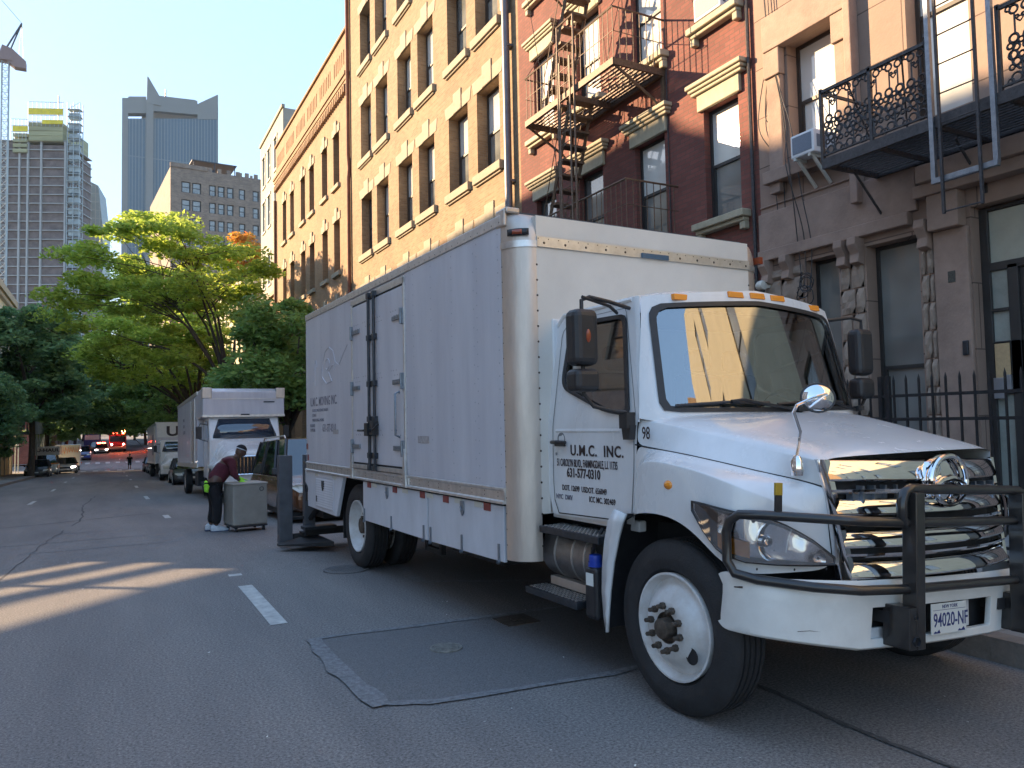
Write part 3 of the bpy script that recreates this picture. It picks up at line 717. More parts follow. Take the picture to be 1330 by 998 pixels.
# loose cables hanging down the brownstone front
rnd = random.Random(8)
def cable(pts, r=.008):
    mb = MB(); out = []
    P_ = [Vector(p) for p in pts]
    for i in range(len(P_)-1):
        a = P_[max(i-1,0)]; b_ = P_[i]; c = P_[i+1]; d = P_[min(i+2,len(P_)-1)]
        for k in range(8):
            t = k/8; out.append(.5*((2*b_)+(c-a)*t+(2*a-5*b_+4*c-d)*t*t+(3*b_-a-3*c+d)*t**3))
    out.append(P_[-1]); mb.tube(out, r, 5); return mb
cb = [
 [(FR-.1,8.55,11),(FR-.1,8.50,8),(FR-.12,8.25,6.5),(FR-.25,8.0,5.2),(FR-.1,8.05,4.3),(FR-.1,8.0,3.7)],
 [(FR-.08,8.62,11),(FR-.08,8.52,7.9),(FR-.15,8.15,6.2),(FR-.4,7.95,5.4),(FR-.12,7.92,4.4),(FR-.1,7.95,3.6)],
 [(FR-.08,8.48,11),(FR-.1,8.42,7.6),(FR-.2,8.0,6.0),(FR-.2,7.86,5.0),(FR-.1,7.80,4.2),(FR-.1,7.86,3.5)],
 [(FR-.06,8.6,7.2),(FR-.08,8.75,6.3),(FR-.06,8.35,5.6),(FR-.06,8.3,4.9),(FR-.06,8.25,3.9)],
 [(FR-.06,8.55,7.1),(FR-.08,8.6,6.4),(FR-.06,8.35,6.2),(FR-.06,8.5,5.8),(FR-.06,8.4,4.3)]]
for i,p in enumerate(cb):
    tag(part('hanging_cable', cable(p), MAT['black_plastic']), 'loose black and grey cable hanging down the brownstone front left of the balcony', 'cable', 'cables hanging down the brownstone')
mb = MB()
for k in range(5):
    c = (FR-.14, 7.92+rnd.uniform(-.05,.05), 3.55+rnd.uniform(-.12,.12)); r = rnd.uniform(.09,.16)
    mb.tube([(c[0]+rnd.uniform(-.02,.02),c[1]+r*math.cos(a*PI/8),c[2]+r*math.sin(a*PI/8)) for a in range(16)],.008,5,closed=True)
tag(part('cable_coil', mb, MAT['black_plastic']), 'tangled coil of black cable hanging before the ground floor window of the brownstone', 'cable')

# ---------------------------------------------------------------- iron fence in front
t = thing('iron_fence', 'black iron picket fence with two rails in front of the brownstone entrance', 'fence', (8.0, 9.2, .15), R(-90))
mb = MB(); mb.box(0,7.5,-.012,.012,1.70,1.735); mb.box(0,7.5,-.012,.012,1.43,1.465); mb.box(0,7.5,-.012,.012,.12,.15); part('rail', mb, MAT['fence_black'], t)
mb = MB(); k = .08
while k < 7.4:
    mb.box(k-.010,k+.010,-.010,.010,0,1.90); mb.add([(k-.010,-.010,1.90),(k+.010,-.010,1.90),(k+.010,.010,1.90),(k-.010,.010,1.90),(k,0,1.96)],[(0,1,4),(1,2,4),(2,3,4),(3,0,4)]); k += .155
part('pickets', mb, MAT['fence_black'], t)
for k in (1.2,3.32,3.42,6.0):
    mb = MB(); mb.box(k-.022,k+.022,-.022,.022,0,1.95); part('post', mb, MAT['fence_black'], t)
t = thing('stair_railing', 'short black handrail of the area steps behind the iron fence', 'railing', (8.65, 7.1, .15), R(-90))
mb = MB(); mb.tube([(0,0,1.15),(.5,0,1.45),(1.35,0,1.45)],.02,6); part('handrail', mb, MAT['fence_black'], t)
for k in range(8):
    x = .06+k*.17; mb = MB(); mb.tube([(x,0,.0),(x,0,1.15+min(x,.5)*.6)],.009,5); part('baluster', mb, MAT['fence_black'], t)

# ---------------------------------------------------------------- building behind the camera on the right (seen reflected in the windscreen)
b = building('cream_building', 'cream stucco building further along the pavement past the brownstone entrance', 'building', FR, 1.2, 0, -90)
holes = [(x, z, 1.0, 2.2) for x in (2.6,7.4,10.4,15.5) for z in (1.2,5.0,8.8)]
mb = MB(); wall_mesh(mb, 19, -.2, 13.5, holes, .15, 10); part('wall', mb, MAT['stucco_cream'], b)
for q in holes: window(b, *q, .15, 'frame_dark', 'pane_mid')
b = building('tan_apartment_house', 'tall tan brick apartment house past the cream building', 'building', FR, -26, 0, -90)
holes = [(x, z, 1.1, 1.8) for x in range(1,18,3) for z in range(2,15,4)]
mb = MB(); wall_mesh(mb, 19, -.2, 17, holes, .2, 10); part('wall', mb, MAT['yellow_brick'], b)
for q in holes: window(b, *q, .2, 'frame_dark', 'pane_mid')
# ================================================================ fire escape on the red building
FX = 8.12       # outer edge
fe = thing('fire_escape', 'rusty brown iron fire escape with slatted landing and steep stairs on the red brick tenement', 'fire escape', (FR, 11.12, 8.28))
def fpart(name, mb, mt='iron_brown', par=None, **k): return part(name, mb, MAT[mt], par or fe, world=True, **k)
def landing(z, y0, y1, hole=None):
    mb = MB()
    for x in (FX, FR-.06): mb.box(x-.02,x+.04,y0,y1,z-.13,z)
    for y in (y0,y1,(y0+y1)/2): mb.box(FX,FR,y-.02,y+.02,z-.14,z-.01)
    k = y0+.06
    n = 11
    for i in range(n+1):
        x = FX+.05+(FR-.12-FX)*i/n
        if hole and hole[0] < x < hole[1]:
            mb.box(x-.02,x+.02,y0,hole[2],z-.035,z-.01); mb.box(x-.02,x+.02,hole[3],y1,z-.035,z-.01)
        else: mb.box(x-.026,x+.026,y0,y1,z-.04,z-.01)
    fpart('landing', mb)
    mb = MB()
    for y in (y0+.03,y1-.03):
        mb.tube([(FX+.05,y,z-.12),(FR-.25,y,z-.62),(FR-.02,y,z-.88)],.028,6); mb.box(FR-.05,FR,y-.04,y+.04,z-1.1,z-.1)
    fpart('brackets', mb)
    mb = MB(); mb.tube([(FR,y0,z+.96),(FX,y0,z+.96),(FX,y1,z+.96),(FR,y1,z+.96)],.02,6)
    mb.tube([(FR,y0,z+.5),(FX,y0,z+.5),(FX,y1,z+.5),(FR,y1,z+.5)],.008,5)
    k = y0
    while k <= y1+.01: mb.box(FX-.006,FX+.006,k-.006,k+.006,z,z+.96); k += .155
    x = FX+.15
    while x < FR:
        for y in (y0,y1): mb.box(x-.006,x+.006,y-.006,y+.006,z,z+.96)
        x += .155
    fpart('railing', mb)
landing(8.30, 11.12, 14.45, (8.25,8.85,12.3,13.6)); landing(11.85, 11.12, 14.45)
landing(5.0, 10.85, 14.5)
def stair(xa, y0, z0, y1, z1, n, wd=.52):
    mb = MB()
    for s in (0, wd):
        p, q = Vector((xa+s,y0,z0)), Vector((xa+s,y1,z1)); mb.tube([p,q],.042,4)
    fpart('stringers', mb)
    mb = MB()
    for i in range(n):
        t = (i+.5)/n; y = y0+(y1-y0)*t; z = z0+(z1-z0)*t; mb.box(xa,xa+wd,y-.12,y+.12,z-.05,z)
    fpart('treads', mb)
    mb = MB()
    for s in (0, wd): mb.tube([(xa+s,y0,z0+.75),(xa+s,y1,z1+.75)],.01,5); mb.tube([(xa+s,(y0+y1)/2,(z0+z1)/2),(xa+s,(y0+y1)/2,(z0+z1)/2+.75)],.009,5)
    fpart('handrail', mb)
stair(8.22, 13.75, 8.3, 12.15, 11.85, 13)
stair(8.22, 14.05, 5.0, 12.7, 8.3, 12)
# drop ladder and its guide frame at the front
mb = MB()
for y in (12.35,12.95): mb.tube([(FX-.07,y,9.7),(FX-.07,y,4.9)],.022,6)
mb.tube([(FX-.07,12.35,9.7),(FX-.07,12.95,9.7)],.02,6); mb.tube([(FX-.07,12.35,9.2),(FX-.07,12.95,9.2)],.014,6)
fpart('ladder_guide', mb)
mb = MB()
for y in (12.45,12.83): mb.box(FX-.12,FX-.10,y-.02,y+.02,5.2,8.9)
for k in range(12): mb.tube([(FX-.11,12.45,5.4+.3*k),(FX-.11,12.83,5.4+.3*k)],.009,5)
fpart('drop_ladder', mb)
mb = MB()
for y in (11.2,14.4): mb.tube([(FX+.02,y,9.3),(FR,y,11.0)],.008,4)
mb.tube([(FX,14.45,11.8),(FX+.3,13.2,5.3)],.008,4)
fpart('tie_rods', mb)

# ================================================================ ornate balcony on the brownstone
BX = 8.19
ba = thing('ornate_balcony', 'dark cast iron balcony with scrolled panels and a drop ladder on the brownstone', 'balcony', (FR, 6.70, 4.92))
def bpart(name, mb, mt='iron', **k): return part(name, mb, MAT[mt], ba, world=True, **k)
y0, y1, z = 2.2, 6.70, 4.95
mb = MB()
mb.box(BX-.03,BX+.03,y0,y1,z-.10,z+.03); mb.box(BX,FR,y1-.04,y1,z-.08,z); mb.box(BX,FR,y0,y0+.04,z-.08,z); mb.box(FR-.1,FR-.05,y0,y1,z-.08,z)
for i in range(13):
    x = BX+.07+i*.08
    if x < FR-.1: mb.box(x-.012,x+.018,y0,y1,z-.04,z-.012)
for y in (5.95,5.2,4.4,3.2): mb.box(BX,FR,y-.02,y+.02,z-.09,z-.04)
bpart('platform', mb)
mb = MB()
for y in (6.66,5.3,4.0,2.3): mb.tube([(BX+.55,y,z-.08),(FR-.01,y,z-.62)],.018,6); mb.box(FR-.03,FR,y-.02,y+.02,z-.66,z-.05)
bpart('brackets', mb)
mb = MB()
for (a,b_) in ((5.24,y1),(y0,4.46)):
    mb.box(BX-.02,BX+.02,a,b_,z+.90,z+.94); mb.box(BX-.015,BX+.015,a,b_,z+.07,z+.09)
mb.box(BX,FR,y1-.012,y1+.012,z+.90,z+.94)
for y in (y1,5.98,5.24,4.46,3.3,y0): mb.box(BX-.02,BX+.02,y-.02,y+.02,z,z+.96)
mb.lathe([(0,.02),(.02,.04),(.06,.035),(.08,0)],(BX,5.24,z+.96),'z',10)
mb.tube([(BX,6.3,z+.9),(BX+.45,6.3,z+.15)],.012,5); mb.tube([(BX,5.55,z+.93),(BX+.35,5.75,z+.05)],.012,5)
bpart('railing', mb)
# one cast panel: a balustrade of scrolls, hearts and rings, built flat in (y,z) with real thickness
def ring(mb, y, z_, r, t=.011, x=BX, n=12, a0=0, a1=2*PI):
    full = abs(a1-a0-2*PI) < .01
    pts = [(x,y+r*math.cos(a0+(a1-a0)*k/n),z_+r*math.sin(a0+(a1-a0)*k/n)) for k in range(n if full else n+1)]
    mb.tube(pts, t, 4, closed=full, caps=not full)
def panel(yc):
    mb = MB(); w_ = .11
    for s in (-1,1):
        mb.tube([(BX,yc+s*.055,z+.58),(BX,yc+s*.055,z+.80)],.011,4)
        ring(mb, yc+s*.06, z+.84, .042, .013); ring(mb, yc+s*.115, z+.865, .026, .011); ring(mb, yc+s*.07, z+.54, .045, .015); ring(mb, yc+s*.05, z+.44, .035, .013)
        ring(mb, yc+s*.11, z+.47, .03, .013); ring(mb, yc+s*.085, z+.37, .045, .014); ring(mb, yc+s*.05, z+.29, .04, .015); ring(mb, yc+s*.10, z+.245, .028, .012)
        ring(mb, yc+s*.06, z+.13, .05, .013); ring(mb, yc+s*.12, z+.10, .03, .012); ring(mb, yc+s*.03, z+.75, .018, .009)
        mb.tube([(BX,yc+s*.02,z+.2),(BX,yc+s*.09,z+.28),(BX,yc+s*.11,z+.38),(BX,yc+s*.04,z+.5)],.013,4)
        mb.tube([(BX,yc,z+.69),(BX,yc+s*.03,z+.72),(BX,yc+s*.028,z+.76),(BX,yc,z+.74)],.009,4)
    mb.tube([(BX,yc,z+.09),(BX,yc,z+.3)],.013,4); ring(mb, yc, z+.35, .03, .013); ring(mb, yc, z+.50, .028, .012)
    return mb
pm_ = None
k = 6.52
while k > y0+.2:
    if not 4.42 < k < 5.3:
        if pm_ is None:
            mbp = panel(0); me = MB(); me.v = [(x-BX, y, zz-z) for x,y,zz in mbp.v]; me.f = mbp.f; pm_ = me.mesh('cast_panel', MAT['iron'])
        o = link('cast_panel', pm_, ba); o.location = (BX-FR, k-6.70, z-4.92)
    k -= .285
# drop ladder: outer guide frame and sliding ladder
mb = MB()
for y in (5.20,4.52): mb.box(BX-.06,BX-.01,y-.025,y+.025,4.25,9)
mb.box(BX-.07,BX-.01,4.50,5.22,4.22,4.28); bpart('ladder_guide', mb, 'galv')
mb = MB()
for y in (5.08,4.66): mb.box(BX-.10,BX-.07,y-.014,y+.014,3.85,8.8)
for k in range(15): mb.tube([(BX-.085,5.08,3.87+.33*k),(BX-.085,4.66,3.87+.33*k)],.009,5)
bpart('drop_ladder', mb)

# ================================================================ left side of the street (mostly outside the frame: it throws the shade)
def lb(name, label, yn, w_, h, mt, D_=3, holes=None, win='pane_mid', group='buildings along the left side', depth=.2, z0=-3):
    b = building(name, label, 'building', FL, yn, 0, 90, group)
    holes = holes or []
    mb = MB(); wall_mesh(mb, w_, z0, h, holes, depth, D_); part('wall', mb, MAT[mt], b)
    for q in holes: window(b, *q, depth, 'frame_dark', win)
    mb = MB(); mb.box(-.02,w_+.02,-.35,-.002,h-.5,h+.15); mb.box(0,w_,-.15,-.002,h-.9,h-.5); part('cornice', mb, MAT['limestone'], b, bevel=.03)
    return b
def grid_holes(w_, h, pitch, ww, wh, z0=1.0, zp=3.6): 
    return [(x, z0+zp*k, ww, wh) for x in np.arange(.9, w_-ww-.3, pitch) for k in range(int((h-z0-wh-.8)/zp)+1)]
lb('stone_row_house', 'pale stone row house opposite the moving truck', 0, 11.0, 14.9, 'pale_wall', holes=grid_holes(11,14.9,2.4,1.0,1.9,.8,3.5))
# unseen wall added; its slots imitate sun streaks that windows reflect onto the road
b = building('sun_streak_screen', 'added unseen front with sloping slots that shape sun streaks, across the street', 'building', FL, 11.0, 0, 90, 'buildings along the left side')
mb = MB(); hs = [(x, z_, 1.2, 1.6) for x in (1.0,3.4,5.6,8,10.4) for z_ in (6.9,10.6)]; wall_mesh(mb, 12.2, 5.8, 14.4, hs, .2, .4); part('wall', mb, MAT['stucco_grey'], b)
for q in hs: window(b, *q, .2, 'frame_dark', 'pane_mid')
za = lambda x, c: .2425*x+c
def band(name, pts, y0=.0, y1=.03): mb = MB(); mb.prism(pts,'y',y0,y1); part(name, mb, MAT['concrete'], b)
cA, cB, cC = 2.553, 2.145, 1.77
band('streak_slot_band', [(0,-1),(12.2,-1),(12.2,za(12.2,cC-.06)),(0,za(0,cC-.06))])
band('streak_slot_band', [(0,za(0,cC+.06)),(12.2,za(12.2,cC+.06)),(12.2,za(12.2,cB-.08)),(0,za(0,cB-.08))])
band('streak_slot_band', [(0,za(0,cB+.08)),(12.2,za(12.2,cB+.08)),(12.2,za(12.2,cA-.13)),(0,za(0,cA-.13))])
band('streak_slot_band', [(0,za(0,cA+.13)),(12.2,za(12.2,cA+.13)),(12.2,5.9),(0,5.9)])
for xe_, c in ((8.6,cA),(10.1,cB),(11.2,cC)):
    band('streak_slot_end', [(xe_,za(xe_,c)-.3),(12.2,za(12.2,c)-.2),(12.2,za(12.2,c)+.2),(xe_+.15,za(xe_,c)+.3)], .035, .06)
mb = MB(); mb.box(3.3,3.42,.07,.15,-1,5.8); mb.box(6.9,7.0,.07,.15,-1,5.8); part('streak_screen_post', mb, MAT['concrete'], b)
lb('brick_row_house', 'pale painted row house beyond the added slotted front', 23.2, 5.5, 14.3, 'pale_wall', holes=grid_holes(5.5,14.3,2.0,.95,1.9,.5))
lb('tan_row_house', 'tan row house opposite the yellow brick building', 28.7, 22.6, 15.8, 'stucco_cream', holes=grid_holes(22,15.8,2.4,1.0,1.9,.5))
lb('cream_row_house', 'cream stucco row house half way along the left side', 51.4, 22.5, 15.0, 'stucco_cream', holes=grid_holes(22,15,2.4,1.0,1.9,0))
b = lb('pale_corner_building', 'cream corner building with bracketed cornice and black fire escapes, at the left edge', 74.0, 17.2, 14.7, 'stucco_cream', D_=10, holes=grid_holes(17.2,14.7,2.15,1.05,1.9,-.8,3.45), win='pane_dark')
mb = MB()
for k in range(34): mb.box(.1+k*.5,.3+k*.5,-.33,-.002,13.55,13.8)
part('cornice_brackets', mb, MAT['limestone'], b)
for zz in (2.0,5.4,8.9):
    mb = MB(); y0_, y1_ = 11.2, 16.6
    mb.box(y0_,y1_,-1.1,-.02,zz-.05,zz); 
    for q in (.5,1.0): mb.box(y0_,y1_,-1.12,-1.08,zz+q-.02,zz+q+.02); mb.box(y1_-.02,y1_+.02,-1.1,0,zz+q-.02,zz+q+.02)
    for k in range(28): mb.box(y0_+k*.2-.01,y0_+k*.2+.01,-1.11,-1.09,zz,zz+1)
    mb.tube([(12,-.9,zz),(14.5,-.9,zz+3.4)],.04,4); mb.tube([(12,-.4,zz),(14.5,-.4,zz+3.4)],.04,4)
    part('fire_escape', mb, MAT['fence_black'], b)
# beyond the avenue
def far_block(name, label, X, Y, rot, w_, h, mt, D_, pitch=2.6, ww=1.1, wh=1.7, z0=1.5, zp=3.3, win='pane_mid', group='buildings beyond the avenue', base=-3):
    b = building(name, label, 'building', X, Y, 0, rot, group); hs = grid_holes(w_, h, pitch, ww, wh, z0, zp)
    mb = MB(); wall_mesh(mb, w_, base, h, hs, .2, D_); part('wall', mb, MAT[mt], b)
    for q in hs: window(b, *q, .2, 'frame_dark', win)
    mb = MB(); mb.box(-.02,w_+.02,-.25,-.002,h-.4,h+.1); part('cornice', mb, MAT['limestone'], b)
    return b
far_block('brick_apartment_house','red brick walk-up beyond the avenue on the left, glimpsed between the dark trees', FL, 112, 90, 36, 17, 'red_brick', 12, 2.8, 1.0, 1.8, -.6, 3.4)
far_block('brick_apartment_house','brick walk-up closing the left side of the street farthest away', FL, 149, 90, 60, 22, 'dark_brick', 14, 4, 1.2, 1.8, 1, 4)
far_block('cream_apartment_house','pale sunlit apartment house behind the white truck with the cab-over box', FR, 92, -90, 29, 14.5, 'stucco_cream', 10, 2.6, 1.0, 1.9, .6, 3.4, win='pane_dark')
far_block('brick_apartment_house','orange brick apartment house beyond the avenue on the right', FR, 129, -90, 16, 20, 'orange_brick', 12, 2.8, 1.0, 1.8, .5, 3.4)
far_block('brick_apartment_house','dark brick building far along the right side', FR, 190, -90, 60, 21, 'dark_brick', 12, 4, 1.2, 1.8, 2, 4)

# ---- mid-distance brown brick apartment tower facing us (right of the street)
b = building('brown_brick_apartment_tower', 'brown brick apartment block with stepped roof parapet rising behind the yellow green tree', 'building', 8.3, 129.5, 0, 4)
gx = [(1.6,1.35),(3.2,1.35),(5.75,1.05),(7.1,1.05),(8.5,1.05),(10.4,1.0),(12.6,1.0),(14.4,1.0)]
hs = [(x, z_, a, 1.75) for x,a in gx for z_ in np.arange(2.0,41,2.87)]
mb = MB(); wall_mesh(mb, 17, -3, 43.2, hs, .25, 26); part('wall', mb, MAT['far_brick'], b)
for q in hs: window(b, *q, .25, 'frame_dark', 'pane_mid', fw=.1)
mb = MB(); mb.box(-.05,5.5,-.12,.3,43.2,43.9)
for k in range(8): mb.box(5.6+k*1.45,6.2+k*1.45,-.02,.3,43.2,43.9)
mb.box(10.5,10.9,-.05,.1,42.4,43.8); mb.box(12.2,12.6,-.05,.1,42.2,43.6); part('parapet', mb, MAT['far_brick'], b)
mb = MB(); mb.box(3.5,10.5,2,9,45.4,45.55)
for x in (3.8,7,10.2):
    for y in (2.2,8.8): mb.tube([(x,y,43.2),(x,y,45.4)],.08,6)
mb.box(5.2,7.0,2.5,4,43.2,44.4); part('roof_pergola', mb, MAT['steel_dark'], b)
# ---- office tower with the fin-like crown
def cw(name, col, col2, bw, bh, mo):
    return brick(name, col, tuple(x*1.15 for x in col), col2, bw=bw, bh=bh, mo=mo, bump=0, rough=.35, off=0, bigvar=.12)
MAT['curtain'] = cw('curtain', (.05,.095,.14), (.15,.18,.20), 1.9, 60, .55)
MAT['tower_stone'] = mat('tower_stone', (.20,.205,.205), .8, var=.06, scale=.02)
b = building('office_tower', 'tall blue glass office tower with pointed stone fins at its crown', 'building', 6.6, 545, 0, -1)
def warp(mb): mb.v = [(x*.935, y*.6, z*(1+.046*x/62) if z > 5 else z) for x,y,z in mb.v]; return mb
mb = MB(); mb.box(3,61.5,0,50,0,204); part('curtain_wall', warp(mb), MAT['curtain'], b)
mb = MB()
mb.box(-.5,3.3,-.6,51,0,217.5); mb.box(3.3,14.6,-.5,10,207.5,218.5); mb.box(14.6,19.2,-2.0,4,0,216)
mb.prism([(14.9,214),(15.2,231.5),(16,231),(22.5,219.5),(24,217),(24,212)],'y',-2.2,3)
mb.prism([(19.2,209),(48,206.5),(48,215.5),(46,216.3),(22.5,219),(19.2,219)],'y',-1.0,6)
mb.prism([(48,203.5),(62,203.5),(62,220),(60.5,219.5),(49,214.2),(48,213.5)],'y',-.4,6); mb.box(61.4,62,-.4,50,0,212)
mb.box(12,50,14,46,200,213.5)
part('crown', warp(mb), MAT['tower_stone'], b)
mb = MB(); mb.tube([(26,20,212),(26,20,236)],.5,5); mb.tube([(52,30,212),(52,30,228)],.35,5); part('mast', mb, MAT['steel_dark'], b)
# ---- tower under construction, hoist and crane
MAT['bare_floor'] = mat('bare_floor', (.16,.13,.125), .9, var=.35, scale=.5)
MAT['slab'] = mat('slab', (.36,.37,.37), .9, var=.1, scale=.2)
MAT['netting'] = mat('netting', (.33,.33,.20), .9, var=.35, scale=.3, stretch=(.1,.1,3))
MAT['yellow_net'] = mat('yellow_net', (.75,.62,.05), .8, var=.2, scale=.5)
MAT['steel_pale'] = mat('steel_pale', (.34,.40,.42), .6, var=.15, scale=.3)
b = building('tower_under_construction', 'concrete tower under construction with yellow safety nets at its top, at the left edge', 'building', -34, 306, 0, -22)
mb = MB(); mb.box(.5,21.5,.6,20,0,100); mb.box(.5,9,.5,20,100,101); part('core', mb, MAT['bare_floor'], b)
mb = MB()
for k in range(33): mb.box(0,22,0,20,2+k*3.1,2.28+k*3.1)
for x in (0,2.6,6.6,9.3,13.6,21.4): mb.box(x,x+.55,-.15,.6,0,101)
part('floor_slabs', mb, MAT['slab'], b)
mb = MB(); mb.box(10,21,-.5,19,101,107.5)
for k in range(4): mb.box(9.9,21.1,-.7,-.5,101.2+k*1.7,101.35+k*1.7); mb.box(5,9.6,-.6,4,97+k*1.8,98.2+k*1.8)
part('safety_screen', mb, MAT['netting'], b)
mb = MB(); mb.box(10,21.2,-.9,-.6,110.2,112.3); mb.box(14.5,21.2,-.9,-.6,106.9,108.3); mb.box(5,9.8,-.9,-.6,104.2,106); part('safety_net', mb, MAT['yellow_net'], b)
mb = MB()
for k in range(9): mb.tube([(10+k*1.4,-.8,106),(10+k*1.4,-.8,114.6)],.11,4)
for k in range(4): mb.tube([(10,-.8,107.6+k*2.3),(21.3,-.8,107.6+k*2.3)],.1,4)
for k in range(5): mb.tube([(4.5+k*1.2,-.8,101),(4.5+k*1.2,-.8,108.5)],.1,4)
for k in range(3): mb.tube([(4.5,-.8,104+k*2.2),(9.8,-.8,104+k*2.2)],.1,4)
mb.tube([(18.4,2,108),(18.4,2,118)],.3,4)
part('formwork', mb, MAT['steel_pale'], b)
mb = MB()
for x in (22.3,24.3,26.3): 
    for y in (0,2.5): mb.tube([(x,y,0),(x,y,115)],.16,4)
for k in range(46): mb.box(22.2,26.4,-.1,2.6,k*2.5,k*2.5+.16); mb.tube([(22.3,0,k*2.5),(26.3,0,k*2.5+2.5)],.08,3)
for k in range(30): mb.box(22.6,25.9,.4,2.2,2+k*3.7,4.1+k*3.7)
part('hoist_tower', mb, MAT['steel_pale'], b)
b = building('glass_tower', 'slim grey green tower behind the construction hoist', 'building', -12.6, 330, 0, -8)
mb = MB(); mb.prism([(0,0),(10,0),(10,80),(8.4,96),(0,100)],'y',0,18); part('wall', mb, cw('grey_curtain',(.20,.25,.25),(.3,.33,.32),1.5,3.2,.3), b)
cr = thing('tower_crane', 'tower crane with a grey lattice mast beside the tower under construction', 'crane', (-30.0, 285, 0)); cr.scale = (.85,.85,1.055)
mb = MB()
for sx in (-1,1):
    for sy in (-1,1): mb.tube([(sx*1.1,sy*1.1,0),(sx*1.1,sy*1.1,114)],.17,4)
for k in range(50):
    z_ = k*2.28
    for s in (-1,1): mb.tube([(-1.1*s,-1.1,z_),(1.1*s,-1.1,z_+2.28)],.09,3); mb.tube([(1.1,-1.1*s,z_),(1.1,1.1*s,z_+2.28)],.09,3); mb.tube([(-1.1,s*1.1,z_),(1.1,s*1.1,z_)],.09,3)
part('mast', mb, MAT['steel_pale'], cr)
mb = MB(); mb.box(-2.4,2.4,-2,2,114,115.5); mb.prism([(-2.0,115.5),(-1,118.6),(2.2,117.8),(6.6,114.6),(6.6,112.4),(3,112.4)],'y',-1.7,1.7); part('slewing_platform', mb, mat('crane_cab',(.24,.16,.15),.6,var=.2), cr)
mb = MB(); mb.tube([(0,0,118),(5.0,0,126.8)],.3,4); mb.tube([(1.5,0,118),(5.0,0,126.8)],.25,4); mb.tube([(5.0,0,126.8),(5.6,0,116)],.1,3); mb.tube([(5,0,126.8),(4.2,0,117)],.1,3)
mb.tube([(5.0,0,126.8),(-20,0,150)],.07,3); part('gantry', mb, MAT['steel_dark'], cr)
mb = MB()
for s in (-.7,.7): mb.tube([(-2,s,117),(-34,s,140)],.18,4)
for k in range(16): mb.tube([(-2-k*2,-.7,117+k*1.44),(-4-k*2,.7,118.4+k*1.44)],.08,3)
part('jib', mb, MAT['steel_pale'], cr)
# ---- sidewalk scaffold at the left corner
sc_ = thing('pavement_scaffold', 'blue grey pipe scaffold over the left pavement above the parked cars', 'scaffold', (-6.6, 84, gz(88)))
mb = MB()
for y in (0,3,6,9,12,15,18):
    for x in (-1.9,.6): mb.tube([(x,y-6,-.2),(x,y-6,4.0)],.05,5)
for x in (-1.9,.6):
    for k in range(6): mb.tube([(x,k*3-6,2.4),(x,k*3-3,3.9)],.03,4); mb.tube([(x,k*3-6,3.9),(x,k*3-3,2.4)],.03,4)
part('pipes', mb, MAT['steel_pale'], sc_, smooth=True)
mb = MB(); mb.box(-2,.8,-6.2,12.2,4.0,4.2); mb.box(.75,.85,-6.2,12.2,4.2,5.1); part('deck', mb, mat('shed_deck',(.14,.20,.24),.8,var=.3,scale=2), sc_)
mb = MB()
for y in (-6,-3.5,-1,1.5,4): mb.tube([(.3,y,4.2),(.3,y,8)],.04,4); mb.tube([(-1.5,y,4.2),(-1.5,y,8)],.04,4)
for z_ in (5.8,7.4): mb.tube([(.3,-6,z_),(.3,4,z_)],.035,4); mb.tube([(-1.5,-6,z_),(.3,-6,z_)],.035,4)
mb.tube([(.3,-6,4.2),(.3,-1,7.4)],.03,4); part('upper_frame', mb, MAT['steel_pale'], sc_)

